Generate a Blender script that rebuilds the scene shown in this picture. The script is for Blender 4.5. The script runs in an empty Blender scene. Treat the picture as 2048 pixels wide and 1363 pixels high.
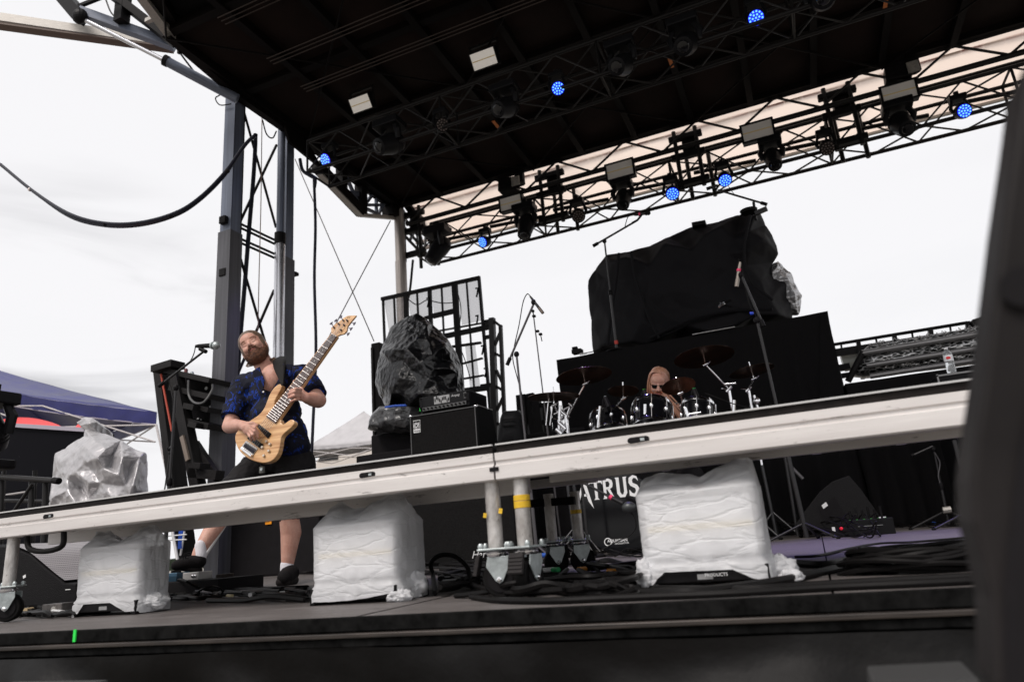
import bpy, math, random
from mathutils import Vector as V, Matrix, noise, Quaternion
random.seed(7)
sc = bpy.context.scene
col = sc.collection
R = math.radians
# ------------------------------------------------------------------ camera
CAMPOS = V((0.0, -1.62, 0.17))
ROT = Matrix(((0.9153, 0.1788, 0.3609), (0.3950, -0.2241, -0.8909), (-0.0785, 0.9580, -0.2758)))
cq = ROT.to_quaternion()
ROT = cq.to_matrix()
cam = bpy.data.cameras.new('camera')
cam.lens = 1378.6 / 2048 * 36
cam.sensor_width = 36
cam.clip_start = 0.05
cam.clip_end = 2000
cam.dof.use_dof = True
cam.dof.focus_distance = 4.0
cam.dof.aperture_fstop = 3.2
camo = bpy.data.objects.new('camera', cam)
camo.matrix_world = Matrix.Translation(CAMPOS) @ ROT.to_4x4()
col.objects.link(camo)
sc.camera = camo
# ------------------------------------------------------------------ sky, sun, exposure
SUN_EL, SUN_AZ = R(52), R(200)     # soft sun behind overcast, from the audience side
w = bpy.data.worlds.new('World'); sc.world = w; w.use_nodes = True
nt = w.node_tree; nt.nodes.clear()
def nn(t, **k):
    n = nt.nodes.new(t)
    for a, b in k.items(): setattr(n, a, b)
    return n
out = nn('ShaderNodeOutputWorld'); bg = nn('ShaderNodeBackground'); bg.inputs['Strength'].default_value = 0.1
sky = nn('ShaderNodeTexSky', sky_type='NISHITA', sun_disc=False)
sky.sun_elevation = SUN_EL; sky.sun_rotation = SUN_AZ; sky.dust_density = 3
tc = nn('ShaderNodeTexCoord'); mp = nn('ShaderNodeMapping'); mp.inputs['Scale'].default_value = (1.0, 1.0, 3.4)
mp.inputs['Location'].default_value = (0.35, 0.1, 0.0)
nz = nn('ShaderNodeTexNoise'); nz.inputs['Scale'].default_value = 1.7; nz.inputs['Detail'].default_value = 7; nz.inputs['Roughness'].default_value = 0.52; nz.inputs['Distortion'].default_value = 0.35
cr = nn('ShaderNodeValToRGB')
cr.color_ramp.elements[0].position = 0.30; cr.color_ramp.elements[0].color = (9.5, 9.45, 9.6, 1)
cr.color_ramp.elements[1].position = 0.50; cr.color_ramp.elements[1].color = (9.9, 9.8, 9.95, 1)
mix = nn('ShaderNodeMixRGB'); mix.inputs[0].default_value = 0.94
L = nt.links.new
c0 = nn('ShaderNodeVectorMath', operation='DOT_PRODUCT'); c0.inputs[1].default_value = tuple((ROT @ V((150 - 1024, 681.5 - 690, -1378.6))).normalized())
nrmz = nn('ShaderNodeVectorMath', operation='NORMALIZE'); cr2 = nn('ShaderNodeMapRange', interpolation_type='SMOOTHSTEP'); cr2.inputs['From Min'].default_value = .970; cr2.inputs['From Max'].default_value = 1.0; cr2.inputs['To Max'].default_value = .85
nz2 = nn('ShaderNodeTexNoise'); nz2.inputs['Scale'].default_value = 3.3; nz2.inputs['Detail'].default_value = 6; nz2.inputs['Distortion'].default_value = .6
cr3 = nn('ShaderNodeMapRange', interpolation_type='SMOOTHSTEP'); cr3.inputs['From Min'].default_value = .40; cr3.inputs['From Max'].default_value = .66
mu2 = nn('ShaderNodeMath', operation='MULTIPLY'); mix2 = nn('ShaderNodeMixRGB'); mix2.inputs[2].default_value = (5.9, 5.85, 6.0, 1)
L(tc.outputs['Generated'], nrmz.inputs[0]); L(nrmz.outputs[0], c0.inputs[0]); L(c0.outputs['Value'], cr2.inputs['Value']); L(mp.outputs[0], nz2.inputs[0]); L(nz2.outputs['Fac'], cr3.inputs['Value'])
L(cr2.outputs[0], mu2.inputs[0]); L(cr3.outputs[0], mu2.inputs[1]); L(mu2.outputs[0], mix2.inputs[0])
L(tc.outputs['Generated'], mp.inputs[0]); L(mp.outputs[0], nz.inputs[0]); L(nz.outputs['Fac'], cr.inputs[0])
L(sky.outputs[0], mix.inputs[1]); L(cr.outputs[0], mix2.inputs[1]); L(mix2.outputs[0], mix.inputs[2]); L(mix.outputs[0], bg.inputs[0]); L(bg.outputs[0], out.inputs[0])
sun = bpy.data.lights.new('sun', 'SUN'); sun.energy = 2.4; sun.angle = R(25); sun.color = (1.0, 0.93, 0.88)
suno = bpy.data.objects.new('sun', sun); col.objects.link(suno)
sd = V((math.sin(SUN_AZ) * math.cos(SUN_EL), math.cos(SUN_AZ) * math.cos(SUN_EL), math.sin(SUN_EL)))
suno.rotation_euler = sd.to_track_quat('Z', 'Y').to_euler()
vs = sc.view_settings
vs.view_transform = 'Standard'; vs.look = 'None'; vs.exposure = 0.0; vs.gamma = 1.0; vs.use_curve_mapping = False
sc.cycles.max_bounces = 8; sc.cycles.transparent_max_bounces = 16; sc.cycles.use_denoising = True
# ------------------------------------------------------------------ finding places: a pixel of the photograph plus a depth gives a point
def ray(px, py): return ROT @ V((px - 1024, -(py - 681.5), -1378.6))
def P(px, py, Y): r = ray(px, py); return CAMPOS + r * ((Y - CAMPOS.y) / r.y)
def PZ(px, py, z): r = ray(px, py); return CAMPOS + r * ((z - CAMPOS.z) / r.z)
def PX(px, py, X): r = ray(px, py); return CAMPOS + r * ((X - CAMPOS.x) / r.x)
def mpp(Y): return (P(1024, 690, Y) - P(1024, 680, Y)).length / 10   # metres per photograph pixel near that depth
# ------------------------------------------------------------------ materials
MATS = {}
def mat(name, c, rough=0.6, metal=0.0, bump=0.0, bscale=40.0, var=0.0, vscale=3.0, spec=0.5, emit=None, estr=0, c2=None, stretch=None, coat=0.0, trans=0.0, crinkle=None):
    if name in MATS: return MATS[name]
    if max(c) < 0.07 and spec == 0.5 and metal < .3 and not emit: spec = 0.10; c = tuple(x * .6 for x in c); c2 = tuple(x * .6 for x in c2) if c2 else None
    m = bpy.data.materials.new(name); m.use_nodes = True
    t = m.node_tree; b = t.nodes['Principled BSDF']
    b.inputs['Base Color'].default_value = (*c, 1); b.inputs['Roughness'].default_value = rough; b.inputs['Metallic'].default_value = metal
    b.inputs['Specular IOR Level'].default_value = spec; b.inputs['Coat Weight'].default_value = coat
    b.inputs['Transmission Weight'].default_value = trans
    tcn = t.nodes.new('ShaderNodeTexCoord'); src = tcn.outputs['Object']
    if stretch:
        mpn = t.nodes.new('ShaderNodeMapping'); mpn.inputs['Scale'].default_value = stretch; t.links.new(src, mpn.inputs[0]); src = mpn.outputs[0]
    if var > 0 or c2:
        n = t.nodes.new('ShaderNodeTexNoise'); n.inputs['Scale'].default_value = vscale; n.inputs['Detail'].default_value = 8; n.inputs['Roughness'].default_value = 0.65
        t.links.new(src, n.inputs[0])
        r = t.nodes.new('ShaderNodeValToRGB'); r.color_ramp.elements[0].position = 0.35; r.color_ramp.elements[1].position = 0.65
        a = c2 if c2 else tuple(max(0, x * (1 - var)) for x in c); e = c if c2 else tuple(min(1, x * (1 + var)) for x in c)
        r.color_ramp.elements[0].color = (*a, 1); r.color_ramp.elements[1].color = (*e, 1)
        t.links.new(n.outputs['Fac'], r.inputs[0]); t.links.new(r.outputs[0], b.inputs['Base Color'])
        mr = t.nodes.new('ShaderNodeMapRange'); mr.inputs['To Min'].default_value = max(0.03, rough - 0.12); mr.inputs['To Max'].default_value = min(1, rough + 0.12)
        t.links.new(n.outputs['Fac'], mr.inputs[0]); t.links.new(mr.outputs[0], b.inputs['Roughness'])
    if bump > 0:
        n2 = t.nodes.new('ShaderNodeTexNoise'); n2.inputs['Scale'].default_value = bscale; n2.inputs['Detail'].default_value = 5
        t.links.new(src, n2.inputs[0])
        bp = t.nodes.new('ShaderNodeBump'); bp.inputs['Strength'].default_value = bump; bp.inputs['Distance'].default_value = 0.01
        t.links.new(n2.outputs['Fac'], bp.inputs['Height']); t.links.new(bp.outputs[0], b.inputs['Normal'])
    if crinkle:
        sc_, st_, ds_ = crinkle; prevn = None
        wn = t.nodes.new('ShaderNodeTexNoise'); wn.inputs['Scale'].default_value = sc_ * .6; t.links.new(src, wn.inputs[0])
        va = t.nodes.new('ShaderNodeVectorMath'); va.operation = 'MULTIPLY_ADD'; va.inputs[1].default_value = (.25 / sc_ * 2,) * 3; t.links.new(wn.outputs['Color'], va.inputs[0]); t.links.new(src, va.inputs[2])
        for k, (f_, g_) in enumerate(((1, 1), (2.3, .42))):
            vo_ = t.nodes.new('ShaderNodeTexVoronoi'); vo_.inputs['Scale'].default_value = sc_ * f_; t.links.new(va.outputs[0], vo_.inputs[0])
            b3 = t.nodes.new('ShaderNodeBump'); b3.inputs['Strength'].default_value = st_ * g_ ** .5; b3.inputs['Distance'].default_value = ds_ * g_
            t.links.new(vo_.outputs['Distance'], b3.inputs['Height'])
            if prevn: t.links.new(prevn, b3.inputs['Normal'])
            prevn = b3.outputs[0]
        t.links.new(prevn, b.inputs['Normal'])
    if emit: b.inputs['Emission Color'].default_value = (*emit, 1); b.inputs['Emission Strength'].default_value = estr
    MATS[name] = m
    return m
black = mat('black powder coat', (0.014, 0.013, 0.014), 0.5, var=0.35, vscale=9)
blackmatt = mat('matt black', (0.008, 0.007, 0.008), 0.85, var=0.3, vscale=12, spec=0.2)
truss_m = mat('black truss paint', (0.012, 0.011, 0.011), 0.42, 0.0, var=0.5, vscale=14, spec=.22)
alu = mat('mill aluminium', (0.74, 0.71, 0.69), 0.5, 0.25, bump=0.03, bscale=30, c2=(0.60, 0.565, 0.545), vscale=2.6, stretch=(0.35, 3, 5))
alu_leg = mat('scuffed aluminium tube', (0.62, 0.60, 0.58), 0.42, 0.45, bump=0.25, bscale=90, c2=(0.30, 0.28, 0.26), vscale=16, stretch=(1, 1, 0.5))
zinc = mat('zinc plate', (0.42, 0.46, 0.46), 0.4, 0.6, var=0.25, vscale=25)
chrome = mat('chrome', (0.85, 0.85, 0.87), 0.12, 1.0)
steel_blue = mat('blue grey painted steel', (0.13, 0.15, 0.20), 0.4, 0.15, var=0.3, vscale=3, bump=0.05)
galv = mat('galvanised beam', (0.42, 0.40, 0.37), 0.5, 0.5, var=0.25, vscale=22)
rubber = mat('black rubber', (0.012, 0.011, 0.011), 0.55, bump=0.1, bscale=120)
cable_m = mat('black cable jacket', (0.014, 0.013, 0.013), 0.45)
def scuffs(m, scale, amount, dark, stretch=(1, 1, 1)):
    t = m.node_tree; b = t.nodes['Principled BSDF']; lk = b.inputs['Base Color'].links[0]; src = lk.from_socket
    tcn = t.nodes.new('ShaderNodeTexCoord'); mp_ = t.nodes.new('ShaderNodeMapping'); mp_.inputs['Scale'].default_value = stretch; n = t.nodes.new('ShaderNodeTexNoise'); n.inputs['Scale'].default_value = scale; n.inputs['Detail'].default_value = 9; n.inputs['Roughness'].default_value = .75; n.inputs['Distortion'].default_value = .4
    r = t.nodes.new('ShaderNodeMapRange'); r.inputs['From Min'].default_value = amount; r.inputs['From Max'].default_value = amount + .06; r.inputs['To Max'].default_value = .85
    mx = t.nodes.new('ShaderNodeMixRGB'); mx.inputs[2].default_value = (*dark, 1)
    t.links.new(tcn.outputs['Object'], mp_.inputs[0]); t.links.new(mp_.outputs[0], n.inputs[0]); t.links.new(n.outputs['Fac'], r.inputs['Value']); t.links.new(r.outputs[0], mx.inputs[0]); t.links.new(src, mx.inputs[1]); t.links.new(mx.outputs[0], b.inputs['Base Color'])
scuffs(alu, 5, .60, (.22, .20, .19), (1, 2, 7)); scuffs(alu, 30, .63, (.10, .09, .085), (.6, 1, 1.5)); scuffs(alu_leg, 30, .60, (.12, .10, .09))
# ------------------------------------------------------------------ mesh builders
BASE = {}
class MB:
    def __init__(s): s.v = []; s.f = []
    def add(s, vs_, fs):
        o = len(s.v); s.v += [V(x) for x in vs_]; s.f += [tuple(i + o for i in f) for f in fs]; return s
    def box(s, c, size, rot=None):
        c = V(c); h = V(size) / 2; pts = []
        for x in (-1, 1):
            for y in (-1, 1):
                for z in (-1, 1):
                    p = V((x * h.x, y * h.y, z * h.z)); pts.append(c + (rot @ p if rot else p))
        return s.add(pts, [(0, 1, 3, 2), (4, 6, 7, 5), (0, 4, 5, 1), (2, 3, 7, 6), (0, 2, 6, 4), (1, 5, 7, 3)])
    def bar(s, p, q, wd, h=None, up=V((0, 0, 1))):
        p, q = V(p), V(q); h = h or wd; d = (q - p); ln = d.length; z = d.normalized()
        x = up.cross(z)
        if x.length < 1e-3: x = V((1, 0, 0)).cross(z)
        x.normalize(); y = z.cross(x)
        return s.box((p + q) / 2, (wd, h, ln), Matrix((x, y, z)).transposed())
    def tube(s, pts, r, n=8, cap=True, closed=False):
        pts = [V(p) for p in pts]; m = len(pts)
        rs = r if isinstance(r, (list, tuple)) else [r] * m
        prev = None; rings = []
        for i, p in enumerate(pts):
            a = pts[max(0, i - 1)]; b = pts[min(m - 1, i + 1)]; t = (b - a).normalized() if (b - a).length > 1e-9 else V((0, 0, 1))
            if prev is None:
                u = t.cross(V((0, 0, 1)));
                if u.length < 1e-2: u = t.cross(V((0, 1, 0)))
            else: u = prev - t * prev.dot(t)
            u.normalize(); prev = u; w_ = t.cross(u)
            rings.append([p + (u * math.cos(2 * math.pi * k / n) + w_ * math.sin(2 * math.pi * k / n)) * rs[i] for k in range(n)])
        vs_ = [x for g in rings for x in g]; fs = []
        for i in range(m - 1):
            for k in range(n): fs.append((i * n + k, i * n + (k + 1) % n, (i + 1) * n + (k + 1) % n, (i + 1) * n + k))
        if cap: fs.append(tuple(range(n))[::-1]); fs.append(tuple((m - 1) * n + k for k in range(n)))
        return s.add(vs_, fs)
    def lathe(s, prof, o, axis=V((0, 0, 1)), n=24):
        o = V(o); z = V(axis).normalized(); x = z.cross(V((0, 0, 1)))
        if x.length < 1e-3: x = V((1, 0, 0))
        x.normalize(); y = z.cross(x); vs_ = []; fs = []
        for (r, h) in prof:
            for k in range(n):
                a = 2 * math.pi * k / n; vs_.append(o + z * h + (x * math.cos(a) + y * math.sin(a)) * max(r, 1e-5))
        for i in range(len(prof) - 1):
            for k in range(n): fs.append((i * n + k, i * n + (k + 1) % n, (i + 1) * n + (k + 1) % n, (i + 1) * n + k))
        fs.append(tuple(range(n))[::-1]); fs.append(tuple((len(prof) - 1) * n + k for k in range(n)))
        return s.add(vs_, fs)
    def ell(s, c, rad, rot=None, nu=14, nv=10):
        c = V(c); rad = V(rad) if not isinstance(rad, (int, float)) else V((rad, rad, rad)); vs_ = []; fs = []
        for j in range(nv + 1):
            th = math.pi * j / nv
            for i in range(nu):
                ph = 2 * math.pi * i / nu
                p = V((rad.x * math.sin(th) * math.cos(ph), rad.y * math.sin(th) * math.sin(ph), rad.z * math.cos(th)))
                vs_.append(c + (rot @ p if rot else p))
        for j in range(nv):
            for i in range(nu): fs.append((j * nu + i, (j + 1) * nu + i, (j + 1) * nu + (i + 1) % nu, j * nu + (i + 1) % nu))
        return s.add(vs_, fs)
    def prism(s, poly, off):
        n = len(poly); off = V(off); a = [V(p) for p in poly]; b = [p + off for p in a]
        return s.add(a + b, [tuple(range(n)), tuple(range(n, 2 * n))[::-1]] + [(i, (i + n), (i + 1) % n + n, (i + 1) % n) for i in range(n)])
    def grid(s, rows, closed_u=False):
        nu = len(rows[0]); vs_ = [x for r_ in rows for x in r_]; fs = []
        for j in range(len(rows) - 1):
            for i in range(nu if closed_u else nu - 1):
                fs.append((j * nu + i, j * nu + (i + 1) % nu, (j + 1) * nu + (i + 1) % nu, (j + 1) * nu + i))
        return s.add(vs_, fs)
    def build(s, name, m, parent=None, smooth=False, bevel=0, sub=0, local=False, fix=True, label=None, solid=0):
        me = bpy.data.meshes.new(name)
        b = V((0, 0, 0)) if (local or parent is None) else BASE.get(parent.name, V((0, 0, 0)))
        me.from_pydata([v - b for v in s.v], [], s.f)
        if fix:
            import bmesh
            bm = bmesh.new(); bm.from_mesh(me); bmesh.ops.recalc_face_normals(bm, faces=bm.faces); bm.to_mesh(me); bm.free()
        me.materials.append(m)
        if smooth:
            me.shade_smooth()
            if smooth != 'full': me.set_sharp_from_angle(angle=R(38))
        o = bpy.data.objects.new(name, me); col.objects.link(o)
        if parent is not None: o.parent = parent; BASE[o.name] = b
        if solid: md = o.modifiers.new('s', 'SOLIDIFY'); md.thickness = solid
        if bevel: md = o.modifiers.new('b', 'BEVEL'); md.width = bevel; md.segments = 2; md.limit_method = 'ANGLE'
        if sub: md = o.modifiers.new('ss', 'SUBSURF'); md.levels = sub; md.render_levels = sub
        if label: o['label'] = label
        return o
def tag(o, label, cat, group=None):
    o['label'] = label; o['category'] = cat
    if group: o['group'] = group
    return o
def thing(name, label, cat, loc=(0, 0, 0), group=None, rot=None):
    o = bpy.data.objects.new(name, None); o.empty_display_size = 0.1; col.objects.link(o); o.location = loc
    if rot is not None: o.rotation_euler = rot
    BASE[o.name] = V(loc)
    return tag(o, label, cat, group)
def struct(o): o['kind'] = 'structure'; return o
def kids(o): return [c for c in bpy.data.objects if c.parent is o]
KID = {}
def copy_tree(o, parent=None):
    c = o.copy(); col.objects.link(c); c.parent = parent
    if o.name not in KID: KID[o.name] = kids(o)
    for k in KID[o.name]: copy_tree(k, c)
    return c
def dup(o, loc, rot=None, label=None, group=None):
    c = copy_tree(o); c.location = loc
    if rot is not None: c.rotation_euler = rot
    if label: c['label'] = label
    if group: c['group'] = group
    return c
UNIT = {}
def unit(m, n=8, kind='cyl'):
    k = (m.name, n, kind)
    if k not in UNIT:
        b = MB()
        if kind == 'cyl': b.tube([(0, 0, -0.5), (0, 0, 0.5)], 1, n)
        else: b.box((0, 0, 0), (1, 1, 1))
        me = bpy.data.meshes.new('rod'); me.from_pydata(b.v, [], b.f); me.materials.append(m)
        if kind == 'cyl' and n > 6: me.shade_smooth(); me.set_sharp_from_angle(angle=R(50))
        UNIT[k] = me
    return UNIT[k]
def rod(name, p, q, r, m, parent=None, n=8):
    p, q = V(p), V(q); d = q - p
    o = bpy.data.objects.new(name, unit(m, n)); col.objects.link(o)
    b = BASE.get(parent.name, V((0, 0, 0))) if parent else V((0, 0, 0))
    o.location = (p + q) / 2 - b; o.rotation_euler = d.to_track_quat('Z', 'Y').to_euler(); o.scale = (r, r, d.length)
    if parent: o.parent = parent
    return o
def slab(name, p, q, wd, h, m, parent=None, up=V((0, 0, 1))):
    p, q = V(p), V(q); d = q - p; z = d.normalized(); x = up.cross(z)
    if x.length < 1e-3: x = V((1, 0, 0)).cross(z)
    x.normalize(); y = z.cross(x)
    o = bpy.data.objects.new(name, unit(m, 0, 'box')); col.objects.link(o)
    b = BASE.get(parent.name, V((0, 0, 0))) if parent else V((0, 0, 0))
    o.location = (p + q) / 2 - b; o.rotation_euler = Matrix((x, y, z)).transposed().to_euler(); o.scale = (wd, h, d.length)
    if parent: o.parent = parent
    return o
def sweep(pts, k=8):       # smooth curve through points (Catmull-Rom)
    pts = [V(p) for p in pts]; q = [pts[0] * 2 - pts[1]] + pts + [pts[-1] * 2 - pts[-2]]; o = []
    for i in range(1, len(q) - 2):
        for j in range(k):
            t = j / k; a, b, c, d = q[i - 1], q[i], q[i + 1], q[i + 2]
            o.append(0.5 * ((2 * b) + (c - a) * t + (2 * a - 5 * b + 4 * c - d) * t * t + (3 * b - a - 3 * c + d) * t ** 3))
    return o + [pts[-1]]
def text_part(txt, size, m, parent, origin, xdir, ydir, name='lettering', depth=0.002, bold=0.0, shear=0.0, align='LEFT', sx=1.0):
    cu = bpy.data.curves.new('t', 'FONT'); cu.body = txt; cu.size = size; cu.extrude = depth; cu.offset = bold; cu.shear = shear; cu.align_x = align; cu.resolution_u = 3
    to = bpy.data.objects.new('t', cu); col.objects.link(to)
    dg = bpy.context.evaluated_depsgraph_get(); me = bpy.data.meshes.new_from_object(to.evaluated_get(dg))
    bpy.data.objects.remove(to)
    x = V(xdir).normalized(); y = V(ydir).normalized(); z = x.cross(y)
    o = bpy.data.objects.new(name, me); me.materials.clear(); me.materials.append(m); col.objects.link(o)
    rm = Matrix((x, y, z)).transposed().to_4x4()
    b = BASE.get(parent.name, V((0, 0, 0)))
    me.transform(Matrix.Translation(V(origin) - b) @ rm @ Matrix.Diagonal((sx, 1, 1, 1)))
    o.parent = parent
    return o
# ================================================================== THE SETTING
ground_m = mat('pale gravel lot', (0.24, 0.225, 0.20), 0.95, bump=0.5, bscale=3, c2=(0.19, 0.175, 0.15), vscale=0.6)
g = MB(); g.grid([[V((x * 60, y * 60, -1.45)) for x in range(-10, 11)] for y in range(-10, 11)]); struct(g.build('ground', ground_m))
hill_m = mat('distant tree line', (0.045, 0.06, 0.04), 0.95, var=0.4, vscale=0.2)
g = MB(); rows = [[], []]
for k in range(160):
    a = 2 * math.pi * k / 160; rr = 420
    rows[0].append(V((rr * math.cos(a), rr * math.sin(a), -2))); rows[1].append(V((rr * math.cos(a), rr * math.sin(a), 3 + 5 * noise.noise(V((math.cos(a) * 6, math.sin(a) * 6, 0))))))
g.grid(rows, True); o = struct(g.build('hills', hill_m))
# stage floor: plywood deck panels with recessed joints
ply = mat('worn dark stage plywood', (0.16, 0.145, 0.14), 0.5, bump=0.5, bscale=30, c2=(0.085, 0.075, 0.072), vscale=5, stretch=(0.5, 4, 1), spec=0.3)
scuffs(ply, 9, .60, (.22, .20, .19), (1, 3, 1)); scuffs(ply, 26, .66, (.30, .27, .25), (.5, 1, 1)); scuffs(ply, 3.0, .60, (.035, .03, .03), (.6, 2, 1))
fl = bpy.data.objects.new('stage_floor', None); col.objects.link(fl); struct(fl); BASE[fl.name] = V((0, 0, 0))
EL, ER = PZ(0, 1268, 0), PZ(1960, 1175, 0)
def edgeY(x): return EL.y + (ER.y - EL.y) * (x - EL.x) / (ER.x - EL.x)
pw, pd = 1.22, 2.44
for i in range(-8, 6):
    x0 = i * pw
    ys = [None, 0.62, 1.9, 4.3, 6.7, 9.3]
    for j in range(5):
        xa, xb = x0 + 0.003, x0 + pw - 0.003
        ya0 = edgeY(xa) if j == 0 else ys[j] + 0.003; ya1 = edgeY(xb) if j == 0 else ys[j] + 0.003; yb = ys[j + 1] - 0.003
        dz = random.uniform(-0.002, 0.0025)
        m_ = MB(); m_.prism([(xa, ya0, dz), (xb, ya1, dz), (xb, yb, dz), (xa, yb, dz)], (0, 0, -0.03)); m_.build('deck_panel', ply, fl)
sub_m = mat('dark subframe', (0.01, 0.01, 0.01), 0.9)
m_ = MB(); m_.prism([(-9.7, edgeY(-9.7) + .02, -0.033), (7.3, edgeY(7.3) + .02, -0.033), (7.3, 9.3, -0.033), (-9.7, 9.3, -0.033)], (0, 0, -0.15)); m_.build('subframe', sub_m, fl)
# edge trims
def edge_strip(name, zt, zb, out, m, label, cat):
    a, b = -9.7, 7.3; n = V((0, -1, 0))
    q = MB(); q.prism([(a, edgeY(a) - 0.002, zt), (b, edgeY(b) - 0.002, zt), (b, edgeY(b) - 0.002, zb), (a, edgeY(a) - 0.002, zb)], (0, -out, 0))
    return tag(q.build(name, m, bevel=0.003), label, cat)
lip = mat('black edge lip', (0.007, 0.007, 0.007), 0.6, var=0.6, vscale=20, spec=.03)
rail = mat('worn edge rail', (0.075, 0.062, 0.055), 0.4, 0.5, c2=(0.02, 0.018, 0.017), vscale=12, stretch=(0.3, 1, 8))
edge_strip('edge_lip', 0.004, -0.034, 0.012, lip, 'black rubber lip along the front edge of the stage floor', 'trim')
edge_strip('edge_rail', -0.036, -0.049, 0.026, rail, 'worn brownish metal rail under the black edge lip of the stage', 'rail')
edge_strip('edge_channel', -0.051, -0.072, 0.016, lip, 'black channel directly above the stage skirt', 'trim')
# skirt
def crease(x, z, seed, f):
    rn_ = random.Random(seed * 77 + 5); v = 0; wx = x + .12 * noise.noise(V((x * 2, z * 2, seed))); wz = z + .12 * noise.noise(V((x * 2, z * 2, seed + 9)))
    for k in range(5):
        a = rn_.uniform(0, math.pi); fr_ = f * rn_.uniform(.6, 2.2); ph = rn_.random()
        u = (wx * math.cos(a) + wz * math.sin(a)) * fr_ + ph; m_ = noise.noise(V((x * f * .7, z * f * .7, seed + k * 3))) + .5
        v += (abs((u % 1) - .5) * 2 - .5) * max(0, min(1, m_)) / (1 + k * .35)
    return v
sk_m = mat('black skirt cloth', (0.0028, 0.0025, 0.0025), 0.5, bump=0.9, bscale=6, var=0.5, vscale=1.5, spec=0.16)
q = MB(); rows = []
for j in range(56):
    z = -0.072 - j * 0.024; row = []
    for i in range(420):
        x = -9.6 + i * 0.04
        amp = min(1, 0.25 + j * 0.06)
        d = noise.noise(V((x * 1.7, z * 2.2, 1.3))) * 0.16 + abs(noise.noise(V((x * 4.1 + z * 3, z * 5.0, 7.7)))) * 0.10 + crease(x, z, 7, 1.7) * .10 + crease(x, z, 12, 3.4) * .035 + noise.noise(V((x * 11, z * 8 + x * 4, 2))) * 0.012
        row.append(V((x, edgeY(x) - 0.03 - d * amp, z)))
    rows.append(row)
q.grid(rows); tag(q.build('stage_skirt', sk_m, smooth='full', fix=False), 'wrinkled black cloth skirt hanging below the stage front edge', 'stage skirt')
tape_g = mat('fluorescent green tape', (0.02, 0.75, 0.08), 0.6)
a = PZ(150, 1262, 0.0)
q = MB(); q.box((a.x, edgeY(a.x) - 0.0165, -0.012), (0.011, 0.004, 0.036)); tag(q.build('spike_tape', tape_g), 'small fluorescent green tape mark on the black stage edge', 'tape')

# ================================================================== ROOF
vinyl = mat('dark roof vinyl', (0.034, 0.021, 0.018), 0.8, c2=(0.020, 0.013, 0.011), vscale=1.6, bump=0.5, bscale=2.5)
rib_m = mat('dark roof rib', (0.009, 0.007, 0.007), 0.6, 0.0, var=0.4, vscale=5)
XL, XR, YB, YF, ZR = -5.8, 7.0, 7.9, 0.6, 6.0
roof = thing('stage_roof', 'dark brown underside of the stage roof with ribs and panels above the band', 'stage roof', (XL, YB, ZR))
nx, ny = 15, 6; dx = (XR - XL) / nx; dy = (YB - YF) / ny
for i in range(nx):
    for j in range(ny):
        xa, ya = XL + i * dx, YF + j * dy; rows = []
        if i == 0 and j < 2: continue
        for jj in range(5):
            row = []
            for ii in range(4):
                u, v = ii / 3, jj / 4
                sag = math.sin(math.pi * u) * math.sin(math.pi * v)
                row.append(V((xa + 0.03 + u * (dx - 0.06), ya + 0.03 + v * (dy - 0.06), ZR + 0.05 - sag * 0.05 * (0.5 + random.random() * 0.5))))
            rows.append(row)
        q = MB(); q.grid(rows); q.build('roof_panel', vinyl, roof, smooth='full', fix=False)
for i in range(nx + 1): slab('rib', (XL + i * dx, YF if i else 3.05, ZR + 0.0), (XL + i * dx, YB, ZR), 0.085, 0.14, rib_m, roof)
for j in range(ny + 1): slab('cross_beam', (XL if j > 1 else XL + dx, YF + j * dy, ZR + 0.01), (XR, YF + j * dy, ZR + 0.01), 0.1, 0.10, rib_m, roof)
for i in range(0, nx, 3):
    for j in (0, 2, 4):
        rod('tie_rod', (XL + i * dx, YF + j * dy, ZR - .08), (XL + (i + 3) * dx, YF + (j + 2) * dy, ZR - .08), 0.012, rib_m, roof)
        rod('tie_rod', (XL + (i + 3) * dx, YF + j * dy, ZR - .1), (XL + i * dx, YF + (j + 2) * dy, ZR - .1), 0.012, rib_m, roof)
orange = mat('orange warning label', (0.55, 0.16, 0.03), 0.6)
for px, py in ((992, 249), (1342, 126), (1771, 8)):
    p = PZ(px, py, ZR - .08); q = MB(); q.box(p, (0.045, 0.20, 0.01)); q.build('warning_label', orange, roof)
q = MB(); q.prism([(XL, YB, ZR + .14), (XR, YB, ZR + .14), (XR, YF, ZR + .14), (XL + dx, YF, ZR + .14), (XL, 3.05, ZR + .14)], (0, 0, .05)); q.build('roof_cover', blackmatt, roof)
track = mat('worn track metal', (0.05, 0.038, 0.034), 0.35, 0.7, var=0.5, vscale=8)
for Yt in (2.35, 3.0, 3.75, 4.35):
    for k in range(3): rod('track', (XL + 0.8, Yt + k * 0.055, ZR - 0.16), (XR, Yt + k * 0.055, ZR - 0.16), 0.007, track, roof, 6)
# left eave beam under the roof edge
ev = thing('eave_beam', 'deep dark steel beam along the left edge of the stage roof', 'beam', (XL, 4.3, 5.6))
q = MB()
q.prism([(XL, 3.05, 6.22), (XL, YB, 6.22), (XL, YB, 5.95), (XL, 6.0, 5.90), (XL, 4.2, 5.86), (XL, 3.05, 6.0)], (-0.10, 0, 0)); q.build('web', rib_m, ev)
dg_ = PZ(282, -12, 6.02); slab('end_beam', (XL, 3.1, 6.02), dg_, .10, .12, galv, ev); slab('end_beam', (XL + .05, 3.1, 6.1), dg_ + V((.12, 0, .05)), .16, .14, rib_m, ev)
for k in range(8): slab('stiffener', (XL - .11, 3.3 + k * 0.6, 5.95), (XL - .11, 3.3 + k * .6, 6.2), 0.03, 0.03, rib_m, ev)

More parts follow.
